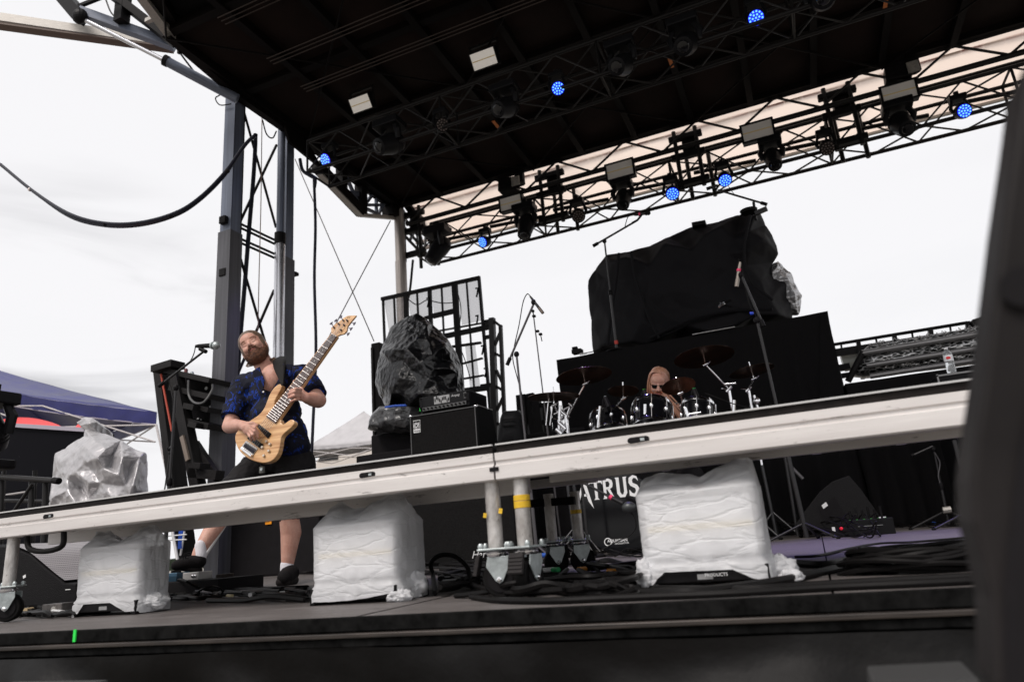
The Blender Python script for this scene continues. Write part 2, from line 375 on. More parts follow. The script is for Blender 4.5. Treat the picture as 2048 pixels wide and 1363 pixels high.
# box truss: four chords, lacing on each face
def truss(th, A, B, wd, h, r=0.024, seg=0.5, lace=0.011, faces='bfrt', m=truss_m, chords=True):
    A, B = V(A), V(B); d = (B - A); n = max(1, round(d.length / seg)); u = d / n
    up = V((0, 0, 1)); z = d.normalized()
    if abs(z.z) > 0.9: up = V((0, 1, 0))
    sd_ = z.cross(up).normalized(); up = sd_.cross(z).normalized()
    c = {'nb': A + sd_ * wd / 2 - up * h / 2, 'fb': A - sd_ * wd / 2 - up * h / 2, 'nt': A + sd_ * wd / 2 + up * h / 2, 'ft': A - sd_ * wd / 2 + up * h / 2}
    if chords:
        for k in c: rod('chord', c[k], c[k] + d, r, m, th, 10)
    F = {'b': ('nb', 'fb'), 't': ('nt', 'ft'), 'f': ('nb', 'nt'), 'r': ('fb', 'ft')}
    for f in faces:
        a, b = c[F[f][0]], c[F[f][1]]
        for i in range(n):
            s_, e_ = (a, b) if i % 2 == 0 else (b, a)
            rod('lacing', s_ + u * i, e_ + u * (i + 1), lace, m, th, 6)
            if i % 4 == 0: rod('strut', a + u * i, b + u * i, lace * 1.4, m, th, 6)
    return c
FT = thing('lighting_truss', 'black box truss hung under the middle of the roof carrying the front row of lights', 'truss', (0, 5.1, 5.1))
truss(FT, (-5.35, 5.14, 5.25), (6.2, 5.14, 5.25), 0.46, 0.46)
RT = thing('lighting_truss', 'black box truss hung below the rear roof edge carrying the back row of lights', 'truss', (0, 8.35, 5.15))
truss(RT, (-5.62, 8.42, 5.32), (5.6, 8.42, 5.32), 0.46, 0.5, r=0.028, seg=.55, lace=.013)
for k in range(8):
    x = -5.4 + k * 1.15; rod('cable_loop', (x, 8.3, 5.32), (x + 0.9, 8.5, 5.36), 0.03, cable_m, RT, 6)
UT = thing('roof_truss', 'black triangular lacing truss along the rear roof edge above the lights', 'truss', (0, 7.95, 5.7))
rod('chord', (XL, 7.96, 5.98), (XR, 7.96, 5.98), 0.035, truss_m, UT); rod('chord', (XL + .1, 7.98, 5.62), (XR, 7.98, 5.62), 0.04, truss_m, UT); rod('chord', (XL + .4, 8.3, 5.66), (XR, 8.3, 5.66), 0.045, truss_m, UT)
for k in range(22):
    x = XL + 0.15 + k * 0.56
    a, b = ((x, 7.96, 5.62), (x + .56, 7.96, 5.98)) if k % 2 == 0 else ((x, 7.96, 5.98), (x + .56, 7.96, 5.62))
    rod('lacing', a, b, 0.018, truss_m, UT, 6)
# hanger frames that carry the rear truss
hl = ['leftmost black pipe hanger above the rear truss beside the corner pole', 'second black pipe hanger from the left above the rear truss', 'third black pipe hanger from the left above the rear truss', 'fourth black pipe hanger above the rear truss near the upper right strobe']
for k, px in enumerate((835, 1112, 1385, 1690)):
    c0 = P(px, 520 - (px - 832) * 0.277 - 60, 8.2)
    t = thing('truss_hanger', hl[k], 'hanger', (c0.x, 8.2, 5.0), 'hangers of the rear truss')
    for dx_, y in ((-0.22, 8.1), (-0.13, 8.5), (0.1, 8.1), (0.2, 8.55)):
        rod('pipe', (c0.x + dx_, y, 4.98), (c0.x + dx_, y, 5.98), 0.032, truss_m, t)
    for z in (5.1, 5.55, 5.86): q = MB(); q.box((c0.x - .06, 8.12, z), (0.5, 0.09, 0.09)); q.build('clamp', black, t, bevel=.01)
    q = MB(); q.box((c0.x - .02, 8.25, 5.72), (0.22, 0.2, 0.26)); q.build('chain_motor', black, t, bevel=.02)
# rear canopy flap, translucent vinyl
cm = mat('translucent beige vinyl', (0.80, 0.66, 0.57), 0.6, var=0.05, vscale=2)
t_ = cm.node_tree; b_ = t_.nodes['Principled BSDF']; tr = t_.nodes.new('ShaderNodeBsdfTranslucent'); tr.inputs[0].default_value = (0.90, 0.76, 0.66, 1)
ms = t_.nodes.new('ShaderNodeMixShader'); ms.inputs[0].default_value = 0.82; t_.links.new(b_.outputs[0], ms.inputs[1]); t_.links.new(tr.outputs[0], ms.inputs[2]); t_.links.new(ms.outputs[0], t_.nodes['Material Output'].inputs[0])
ca = V((XL + .12, 8.02, 6.02)); cb = V((XR, 8.02, 6.02)); cc = PX(862, 474, XL + .12); cc = ca + (cc - ca) * 1.3; cd = V((XR, cc.y, cc.z))
cn = thing('rear_canopy', 'pale beige translucent vinyl flap behind the rear roof edge', 'canopy', ca)
q = MB(); rows = []
for j in range(13):
    rows.append([ca.lerp(cc, j / 12).lerp(cb.lerp(cd, j / 12), i / 40) + V((0, 0, -0.05 * abs(math.sin(i / 40 * 6 * math.pi)) * math.sin(j / 12 * math.pi))) for i in range(41)])
q.grid(rows); q.build('vinyl_sheet', cm, cn, smooth='full', fix=False)
red = mat('red reflective tape', (0.50, 0.035, 0.03), 0.5); wht = mat('white reflective tape', (0.8, 0.7, 0.66), 0.5)
for k in range(23):
    x = XL + 0.3 + k * 0.5; y = 8.14; z = 5.98
    q = MB(); q.box((x, y, z), (0.25, 0.045, 0.004)); q.build('tape_strip', red, cn)
    q = MB(); q.box((x + .25, y, z), (0.24, 0.045, 0.004)); q.build('tape_strip', wht, cn)
slab('edge_beam', cc, cc + V((12.8, 0, 0)), 0.05, 0.05, galv, cn)
slab('side_beam', ca, cc, 0.12, 0.14, rib_m, cn)
def gbeam(pts, wd, h, label, m=galv, m2=None):
    t = thing('steel_beam', label, 'beam', pts[0]); slab('web', pts[0], pts[1], wd, h, m, t)
    if m2: slab('flange', V(pts[0]) + V((0, 0, -h * .7)), V(pts[1]) + V((0, 0, -h * .7)), wd, h * .4, m2, t)
    return t
orb = mat('rusty orange flange', (0.55, 0.25, 0.1), 0.6, var=0.2, vscale=9)
gbeam((P(925, 438, 9.2), P(1012, 378, 9.0)), 0.14, 0.14, 'grey and orange diagonal beam behind the left end of the rear truss', galv, orb)
gbeam((P(1800, 150, 8.9), P(1985, 172, 9.2)), 0.10, 0.12, 'grey and orange beam below the beige flap at upper right', galv, orb)
t = gbeam((P(832, 500, 9.2), P(2045, 180, 9.2)), 0.06, 0.06, 'long pale brown pipe running behind the rear lighting truss', mat('pale pipe', (0.36, 0.30, 0.27), 0.5, 0.2))
t = gbeam((P(832, 486, 9.6), P(2045, 168, 9.6)), 0.05, 0.05, 'thinner pale pipe above and behind the rear lighting truss', mat('pale pipe', (0.36, 0.30, 0.27), 0.5, 0.2))
# corner pole rear left
pt_, pb_ = P(797, 402, 8.0), P(803, 505, 8.0)
cp = thing('corner_pole', 'round grey steel pole at the rear left corner of the roof', 'pole', (pt_.x, 8.0, -1.4))
pm = mat('weathered grey pipe', (0.36, 0.33, 0.31), 0.5, 0.3, var=0.3, vscale=4)
rod('pole', (pt_.x, 8.0, -1.4), (pt_.x, 8.0, 6.1), 0.088, pm, cp, 20); rod('sleeve', (pt_.x, 8.0, -1.4), (pt_.x, 8.0, 4.95), 0.098, pm, cp, 20)
# lattice wing frame under the left eave
SX = XL - 0.12
LF = thing('eave_lattice', 'dark steel lattice frame hanging under the rear of the left eave', 'frame', (SX, 6.5, 5.0))
def sp(px, py, X=SX): return PX(px, py, X)
def lf(n_, a, b, w_, m=rib_m, X=SX): slab(n_, sp(*a, X), sp(*b, X), w_, w_, m, LF)
lf('chord', (640, 345), (722, 428), 0.10, galv); lf('chord', (722, 430), (790, 436), 0.06, galv)
lf('diagonal', (632, 330), (722, 424), 0.15); lf('post', (683, 330), (684, 392), .13); lf('post', (722, 350), (722, 425), .15)
lf('chord', (683, 343), (775, 410), 0.07); lf('chord', (690, 332), (780, 402), 0.08)
for a, b in (((695, 358), (720, 415)), ((684, 384), (718, 386)), ((700, 395), (722, 388)), ((725, 415), (752, 380)), ((752, 380), (753, 428)), ((726, 410), (768, 410)), ((728, 415), (760, 430)), ((757, 428), (772, 398)), ((690, 345), (712, 400))): lf('brace', a, b, 0.045, steel_blue)
q = MB(); q.prism([sp(575, 285, XL - .02), sp(640, 338, XL - .02), sp(620, 300, XL - .02), sp(560, 235, XL - .02)], (0.04, 0, 0)); q.build('gusset', rib_m, LF)
lf('corner_block', (778, 395), (782, 432), .22, rib_m)
# lattice behind the left end of the rear truss
t = thing('side_lattice', 'dark lattice side of the rear canopy beside the corner pole', 'frame', ca)
for a, b in (((808, 425), (858, 462)), ((806, 452), (850, 500)), ((808, 470), (842, 505)), ((812, 440), (835, 470)), ((835, 450), (820, 480)), ((822, 436), (840, 455)), ((805, 433), (808, 460)), ((852, 462), (850, 496)), ((838, 462), (846, 490))):
    rod('bar', sp(*a, XL - .25), sp(*b, XL - .25), 0.03, truss_m, t, 6)

# ================================================================== TOWER at the left
TX = -6.05
ty1, ty2 = PX(467, 300, TX).y, PX(573, 300, TX).y
tw = thing('support_tower', 'tall blue grey steel tower of two posts with crossed rods behind the bass player', 'tower', (TX, (ty1 + ty2) / 2, -1.4))
for y, wd in ((ty1, 0.17), (ty2, 0.15)):
    slab('post', (TX, y, -1.4), (TX, y, 6.1), wd, wd, steel_blue, tw)
for s_ in (-1, 1):
    slab('post_flange', (TX + s_ * .08, ty1 + .0865, -1.4), (TX + s_ * .08, ty1 + .0865, 6.1), 0.02, 0.012, black, tw)
sm = mat('dark post sleeve', (0.075, 0.075, 0.085), 0.45, 0.1, var=0.3, vscale=4)
zs = PX(467, 470, TX).z
for y, wd in ((ty1, 0.20), (ty2, 0.18)): slab('post_sleeve', (TX, y, -1.4), (TX, y, zs), wd, wd, sm, tw)
cyl = mat('polished cylinder steel', (0.62, 0.62, 0.65), 0.25, 0.9, var=0.15, vscale=20)
cy = PX(562, 500, TX + .12)
rod('ram', (TX + .12, cy.y - .02, 2.2), (TX + .12, cy.y - .02, 6.0), 0.052, steel_blue, tw, 20)
rod('ram_barrel', (TX + .12, cy.y - .02, -1.0), (TX + .12, cy.y - .02, PX(560, 495, TX).z), 0.068, cyl, tw, 24)
rod('ram_collar', (TX + .12, cy.y - .02, PX(560, 500, TX).z), (TX + .12, cy.y - .02, PX(560, 478, TX).z), 0.074, black, tw, 24)
def tb(a, b, r=0.016, m=black, X=TX): return rod('brace', PX(*a, X), PX(*b, X), r, m, tw, 6)
tb((487, 220), (552, 455), .018); tb((553, 290), (478, 448), .018); tb((476, 500), (532, 690), .018); tb((548, 580), (470, 760), .018)
for a, b in (((478, 446), (550, 480)), ((478, 454), (550, 488)), ((478, 476), (550, 508)), ((478, 484), (550, 516)), ((470, 690), (548, 720)), ((470, 800), (548, 830))): tb(a, b, .016)
for py in (440, 545): p = PX(447, py, TX); q = MB(); q.box(p, (0.1, 0.06, 0.1)); q.build('latch', black, tw, bevel=.01)
p = PX(590, 548, TX); q = MB(); q.box(p, (0.08, 0.08, 0.05)); q.build('latch', black, tw, bevel=.01)
# cables on the tower
def cable(pts, r, label, m=cable_m, name='cable', cat='cable', k=8, n=7, group=None):
    q = MB(); q.tube(sweep(pts, k), r, n); return tag(q.build(name, m, smooth=True), label, cat, group)
bund = mat('cable bundle jacket', (0.03, 0.032, 0.05), 0.4)
sw = [(0, 328), (70, 385), (140, 428), (210, 446), (280, 445), (350, 426), (400, 395), (450, 345), (490, 290), (511, 270)]
cb_ = thing('cable_bundle', 'thick sagging cable bundle strung across the sky to the tower', 'cable', P(511, 270, 4.6))
for k, (dy_, r) in enumerate(((0, .022), (4, .018), (7, .010))):
    q = MB(); q.tube(sweep([P(x, y + dy_ * (1 if 100 < x < 480 else .3) , 3.95 + .02 * k) for x, y in sw], 8), r, 7); q.build('strand', bund, cb_, smooth=True)
for x, y in ((60, 379), (210, 448), (340, 432), (455, 342)): p = P(x, y, 3.95); q = MB(); q.ell(p, .028); q.build('tie', wht if x < 100 else blackmatt, cb_)
cable([P(511, 268, 4.6), P(510, 300, 4.62), P(507, 350, 4.6), P(503, 400, 4.6), P(497, 470, 4.6), P(490, 560, 4.6), P(480, 680, 4.6), P(474, 760, 4.6)], 0.028, 'thick black cable bundle dropping down inside the tower', bund)
cable([P(524, 235, 4.7), P(522, 400, 4.7), P(518, 560, 4.7), P(516, 660, 4.7)], 0.006, 'thin rope hanging straight down between the tower posts', mat('thin rope', (0.25, 0.17, 0.14), 0.8), 'rope', 'rope')
cable([P(628, 355, 4.6), P(631, 450, 4.6), P(629, 560, 4.6), P(632, 700, 4.6), P(626, 850, 4.6), P(622, 940, 4.6)], 0.018, 'black cable hanging straight down right of the tower', bund)
cable([P(600, 318, 4.6), P(605, 340, 4.6), P(618, 350, 4.6), P(630, 358, 4.6), P(629, 375, 4.6)], 0.022, 'black cable loop hooked below the truss end at the tower', bund)
cable([P(440, 190, 4.2), P(431, 197, 4.2), P(440, 210, 4.2), P(462, 208, 4.2)], 0.008, 'small looped hose beside the tower top', cable_m)
cable([P(525, 240, 4.5), P(533, 268, 4.5), P(545, 276, 4.5), P(553, 262, 4.5)], 0.009, 'small hanging hose loop between the tower posts', cable_m)
wire = mat('steel guy wire', (0.06, 0.05, 0.05), 0.5, 0.5)
for k, (a, b, lb) in enumerate((((590, 318), (748, 682), 'thin guy wire slanting down right behind the bass neck'), ((781, 441), (612, 760), 'thin guy wire slanting down left from the eave lattice'), ((748, 682), (590, 330), None))):
    if lb: rod_ = MB(); rod_.tube([P(*a, 6.8), P(*b, 6.8)], 0.008, 6); tag(rod_.build('guy_wire', wire), lb, 'wire')
cable([P(826, 520, 8.3), P(818, 590, 8.2), P(800, 640, 8.2), P(796, 700, 8.2)], 0.022, 'black cable hanging from the left end of the rear truss', cable_m)
# ------- wing arm with hydraulic ram, top left
wa = thing('wing_arm', 'dark steel wing arm of the roof at upper left', 'steel arm', P(160, 30, 3.3))
def wb(n_, a, b, w_, m=rib_m, Ya=3.3, Yb=3.3): slab(n_, P(*a, Ya), P(*b, Yb), w_, w_, m, wa)
wb('chord', (160, 24), (350, 92), .11, steel_blue, 3.0, 3.6); wb('post', (248, -10), (243, 45), .13, black, 3.2, 3.2)
wb('chord', (120, -15), (163, 35), .16, black, 3.0, 3.0); wb('brace', (155, 14), (240, -20), .04, black, 3.0, 3.0)
wb('chord', (222, -12), (350, 86), .10, black, 3.1, 3.5); wb('diagonal', (285, -12), (360, 90), .10, galv, 3.0, 3.5)
q = MB(); q.ell(P(160, 33, 2.98), (.1, .08, .1)); q.build('pivot', black, wa)
q = MB(); q.box(P(299, 40, 3.2), (.1, .05, .05)); q.build('bracket', galv, wa)
hr = thing('hydraulic_ram', 'long hydraulic ram from the wing arm down to the tower top', 'hydraulic ram', P(165, 38, 3.0))
rod('piston', P(165, 38, 3.0), P(335, 124, 3.5), 0.028, cyl, hr, 14); rod('barrel', P(330, 121, 3.5), P(475, 198, 4.1), 0.062, steel_blue, hr, 18)
rod('barrel_end', P(328, 120, 3.49), P(336, 124, 3.52), 0.07, black, hr, 18)
cable([P(352, 95, 3.6), P(378, 130, 3.7), P(398, 152, 3.8), P(440, 170, 4.0), P(462, 172, 4.1)], 0.012, 'thin hose curving beside the hydraulic ram')
cable([P(210, -5, 3.2), P(222, 25, 3.2), P(238, 40, 3.2)], 0.01, 'thin cable hanging under the wing arm')
gb = thing('wing_beam', 'pale galvanised beam running in from the left edge at the top', 'beam', P(0, 38, 3.0))
slab('web', P(-60, 30, 2.6), P(345, 90, 3.9), .12, .12, galv, gb); slab('flange', P(-60, 45, 2.58), P(345, 100, 3.88), .13, .02, mat('brown flange', (.12, .08, .06), .6), gb)
# ================================================================== ROLLING DECKS in front of the band
CF = ROT @ V((0, 0, -1))
def dep(p): return (V(p) - CAMPOS).dot(CF)
YD, ZT, ZB = 0.40, 0.465, 0.352
XA, XM1, XM2, XB = P(-70, 1036, YD).x, P(987, 900, YD).x, P(991, 900, YD).x, P(2200, 740, YD).x
plyedge = mat('black plywood edge', (0.022, 0.018, 0.017), 0.55, var=0.35, vscale=25)
silver = mat('silver edge trim', (0.6, 0.59, 0.58), 0.35, 0.5)
def deck(xa, xb, dz, label, slots, zr=.398):
    t = thing('rolling_deck', label, 'stage deck', (xa, YD, 0), 'rolling aluminium decks along the stage front')
    zt, zb = ZT + dz, ZB + dz; D = 1.22; yb = YD + D; zm = zb + 0.052
    q = MB(); q.box(((xa + xb) / 2, YD + D / 2, zt - .013), (xb - xa - .008, D, .022)); q.build('plywood_top', plyedge, t)
    q = MB(); q.box(((xa + xb) / 2, YD - .002, zt - .0005), (xb - xa - .006, .012, .005)); q.build('edge_trim', silver, t)
    # front beam with its groove, outer lip and lower flange
    q = MB()
    prof = [(0, zt - .026), (-.010, zt - .027), (-.010, zm + .010), (-.004, zm + .006), (-.004, zm - .002), (-.012, zm - .007), (-.012, zb + .004), (-.008, zb), (.05, zb), (.05, zb + .008), (.004, zb + .008), (.004, zt - .026)]
    q.prism([(xa, YD + y, z) for y, z in prof], (xb - xa, 0, 0)); q.build('front_beam', alu, t)
    q = MB(); q.prism([(xa + .02, yb - y, z + .002) for y, z in ((0, zt - .026), (-.004, zt - .026), (-.004, zr), (.03, zr), (.03, zt - .026))], (xb - xa - .04, 0, 0)); q.build('rear_beam', alu, t)
    q = MB(); q.box(((xa + xb) / 2, YD + .385, .5 * (zr - .070 + zt - .03)), (xb - xa - .08, .03, zt - .03 - zr + .070)); q.build('inner_beam', alu, t)
    for x in (xa + .001, xb - .031):
        q = MB(); q.box((x + .015, YD + D / 2, zt - .046), (.03, D - .11, .035)); q.build('end_beam', alu, t)
    n = 5
    for k in range(1, n): x = xa + (xb - xa) * k / n; q = MB(); q.box((x, YD + D / 2, zt - .040), (.035, D - .11, .026)); q.build('cross_member', alu, t)
    for sx in slots:
        x = P(sx, 900, YD).x; zz = zt - .044
        q = MB(); q.prism([(x + (.024 if abs(a) < 90 else -.024) + .009 * math.cos(R(a)), YD - .0112, zz + .009 * math.sin(R(a))) for a in (-90, -45, 0, 45, 89.9, 90.1, 135, 180, 225, 269)], (0, .003, 0)); q.build('slot', blackmatt, t)
        q = MB(); q.box((x + .012, YD - .0122, zz), (.012, .002, .008)); q.build('lock_pin', zinc, t)
    return t
D1 = deck(XA, XM1, 0.0, 'left aluminium deck on casters with scuffed side rail in front of the bass player', (115, 737))
D2 = deck(XM2, XB, 0.0, 'right aluminium deck on casters with wide side rail in front of the drum kit', (1281,), .426)
q = MB(); q.box((XM1 + (XM2 - XM1) / 2, YD - .013, ZB + .035), (.03, .006, .012)); q.build('coupler', blackmatt, D1)
# black pull handle hanging under the left deck
q = MB(); hp = [P(55, 1070, YD + .02), P(55, 1086, YD + .02), P(62, 1098, YD + .02), P(85, 1102, YD + .02), P(110, 1098, YD + .02), P(126, 1088, YD + .02), P(128, 1060, YD + .02)]
q.tube(sweep(hp, 5), .0115, 10); q.build('pull_handle', rubber, D1, smooth=True)
ytape = mat('yellow cloth tape', (0.72, 0.45, 0.02), 0.6, bump=0.2, bscale=80, var=.15)
def leg(th, px, ytop, ybot, Y, yaw, edge_on=False, tapes=(), pedal=-1):
    top = P(px[0], ytop, Y); zf = 0.150
    b = V((P(px[1], ybot, Y).x, Y, zf)); top = V((b.x, Y, ZB + .01))
    lg = MB(); lg.tube([b, top], .0245, 20); lo = lg.build('leg', alu_leg, th, smooth=True)
    for (za, zb_) in tapes:
        q = MB(); q.lathe([(.0247, 0), (.0262, .001), (.0262, zb_ - za - .001), (.0247, zb_ - za)], (b.x, Y, za), n=20); q.build('tape_band', ytape, lo, smooth=True)
    m3 = Matrix.Rotation(yaw, 3, 'Z'); c = V((b.x, Y, 0))
    def w_(v): return c + m3 @ V(v)
    q = MB(); q.box(w_((0, 0, .146)), (.105, .09, .007), m3); q.build('flange_plate', zinc, th, bevel=.002)
    for sx in (-1, 1):
        for sy in (-1, 1): q = MB(); q.lathe([(.008, 0), (.009, .004), (.009, .01), (.005, .016)], w_((sx * .042, sy * .034, .1495)), n=10); q.build('bolt', zinc, th, smooth=True)
    q = MB(); q.lathe([(.036, 0), (.038, .005), (.038, .010), (.030, .014), (.034, .018)], (b.x, Y, .124), n=22); q.build('swivel_race', chrome, th, smooth=True)
    for s_ in (-1, 1):     # fork cheeks
        q = MB(); pr = [(-.034, .124), (.034, .124), (.036, .10), (.012, .052), (.0, .044), (-.012, .052), (-.040, .095)]
        q.prism([w_((x + .01, s_ * .026, z)) for x, z in pr], m3 @ V((0, s_ * .004, 0))); q.build('fork', zinc, th, bevel=.001)
        q = MB(); q.lathe([(.008, 0), (.008, .005), (.004, .008)], w_((.01, s_ * .030, .056)), m3 @ V((0, s_, 0)), 10); q.build('axle_nut', chrome, th)
    q = MB(); q.lathe([(.030, -.019), (.052, -.019), (.0565, -.014), (.058, 0), (.0565, .014), (.052, .019), (.030, .019)], w_((.01, 0, .0585)), m3 @ V((0, 1, 0)), 30); wl = q.build('wheel', rubber, th, smooth=True)
    for s_ in (-1, 1): q = MB(); q.lathe([(.012, 0), (.034, .001), (.040, .003)], w_((.01, s_ * .0195, .0585)), m3 @ V((0, s_, 0)), 24); q.build('hub', blackmatt, wl)
    pm_ = mat('dark grey brake pedal', (0.055, 0.05, 0.05), .6, bump=.2, bscale=60)
    pc = w_((pedal * .062, 0, .100)); rr = m3 @ Matrix.Rotation(R(-14 * pedal), 3, 'Y')
    q = MB(); q.box(pc, (.012, .052, .062), rr)
    for k in range(5): q.box(pc + rr @ V((pedal * .007, 0, -.026 + k * .011)), (.004, .05, .005), rr)
    q.build('brake_pedal', pm_, th, bevel=.002)
leg(D1, (978, 993), 960, 1103, YD + .035, R(12), tapes=())
q = MB(); c_ = P(989, 1020, YD); 
for px, py, s_ in ((970, 1030, .011), (1001, 1021, .012)): q = MB(); q.box(P(px, py, YD + .005), (s_, .002, s_ * 1.3), Matrix.Rotation(.2, 3, 'Y')); q.build('tape_scrap', ytape, D1)
leg(D2, (1040, 1052), 940, 1103, YD + .035, R(80), tapes=((.262, .283), (.284, .302)), pedal=-1)
leg(D1, (1092, 1106), 965, 1092, YD + 1.10, R(40), tapes=(), pedal=1)
leg(D2, (1143, 1158), 960, 1083, YD + 1.13, R(20), tapes=((.262, .28),), pedal=1)
leg(D1, (26, 16), 1080, 1181, YD + .04, R(30), pedal=-1)
leg(D1, (26, 158), 1080, 1150, YD + 1.12, R(-30), pedal=1)
slab('cross_brace', P(1045, 1008, YD + 1.1), P(1150, 1000, YD + 1.1), .035, .035, blackmatt, D2)

# ================================================================== PLASTIC WRAPPED FLOOR STROBES
film = bpy.data.materials.new('milky plastic film'); film.use_nodes = True; t_ = film.node_tree; t_.nodes.clear()
def nd(tp, **k):
    n_ = t_.nodes.new(tp)
    for a, b in k.items(): setattr(n_, a, b)
    return n_
o_ = nd('ShaderNodeOutputMaterial'); p_ = nd('ShaderNodeBsdfPrincipled'); p_.inputs['Base Color'].default_value = (.90, .905, .92, 1); p_.inputs['Roughness'].default_value = .38; p_.inputs['Specular IOR Level'].default_value = .45
tl = nd('ShaderNodeBsdfTranslucent'); tl.inputs[0].default_value = (.86, .87, .9, 1); m1 = nd('ShaderNodeMixShader'); m1.inputs[0].default_value = .28
tp_ = nd('ShaderNodeBsdfTransparent'); m2 = nd('ShaderNodeMixShader'); m2.inputs[0].default_value = .24
t_.links.new(p_.outputs[0], m1.inputs[1]); t_.links.new(tl.outputs[0], m1.inputs[2]); t_.links.new(m1.outputs[0], m2.inputs[1]); t_.links.new(tp_.outputs[0], m2.inputs[2]); t_.links.new(m2.outputs[0], o_.inputs[0])
tcn = nd('ShaderNodeTexCoord'); mpn = nd('ShaderNodeMapping'); mpn.inputs['Scale'].default_value = (3.5, 3.5, 13); mpn.inputs['Rotation'].default_value = (.1, .62, .2)
nz1 = nd('ShaderNodeTexNoise'); nz1.inputs['Scale'].default_value = 2.3; nz1.inputs['Detail'].default_value = 8; nz1.inputs['Distortion'].default_value = 1.2
bp_ = nd('ShaderNodeBump'); bp_.inputs['Strength'].default_value = .27; bp_.inputs['Distance'].default_value = .010
vz = nd('ShaderNodeTexVoronoi'); vz.inputs['Scale'].default_value = 9; t_.links.new(mpn.outputs[0], vz.inputs[0])
bz = nd('ShaderNodeBump'); bz.inputs['Strength'].default_value = .35; bz.inputs['Distance'].default_value = .006; vz2 = nd('ShaderNodeTexVoronoi'); vz2.inputs['Scale'].default_value = 16; t_.links.new(tcn.outputs['Object'], vz2.inputs[0]); t_.links.new(vz2.outputs['Distance'], bz.inputs['Height']); t_.links.new(bz.outputs[0], bp_.inputs['Normal'])
t_.links.new(tcn.outputs['Object'], mpn.inputs[0]); t_.links.new(mpn.outputs[0], nz1.inputs[0]); ve = nd('ShaderNodeTexVoronoi'); ve.feature = 'DISTANCE_TO_EDGE'; ve.inputs['Scale'].default_value = 2.6; mpe = nd('ShaderNodeMapping'); mpe.inputs['Rotation'].default_value = (.3, .75, .4); mpe.inputs['Scale'].default_value = (2.0, 4, 8); wme = nd('ShaderNodeVectorMath', operation='ADD'); sce = nd('ShaderNodeVectorMath', operation='SCALE'); sce.inputs['Scale'].default_value = .22
mre = nd('ShaderNodeMapRange'); mre.inputs['From Max'].default_value = .10; ade = nd('ShaderNodeMath', operation='MULTIPLY_ADD'); ade.inputs[1].default_value = .45
t_.links.new(tcn.outputs['Object'], mpe.inputs[0]); t_.links.new(nz1.outputs['Color'], sce.inputs[0]); t_.links.new(mpe.outputs[0], wme.inputs[0]); t_.links.new(sce.outputs[0], wme.inputs[1]); t_.links.new(wme.outputs[0], ve.inputs[0]); t_.links.new(ve.outputs['Distance'], mre.inputs['Value'])
t_.links.new(nz1.outputs['Fac'], ade.inputs[0]); t_.links.new(mre.outputs[0], ade.inputs[2]); t_.links.new(ade.outputs[0], bp_.inputs['Height'])
for n_ in (p_, tl): t_.links.new(bp_.outputs[0], n_.inputs['Normal'])
cream = mat('cream lamp tube', (0.85, 0.72, 0.42), .4); lampw = mat('pale reflector', (0.85, 0.85, 0.86), .3, bump=.4, bscale=30)
printm = mat('white print', (0.75, 0.75, 0.75), .6)
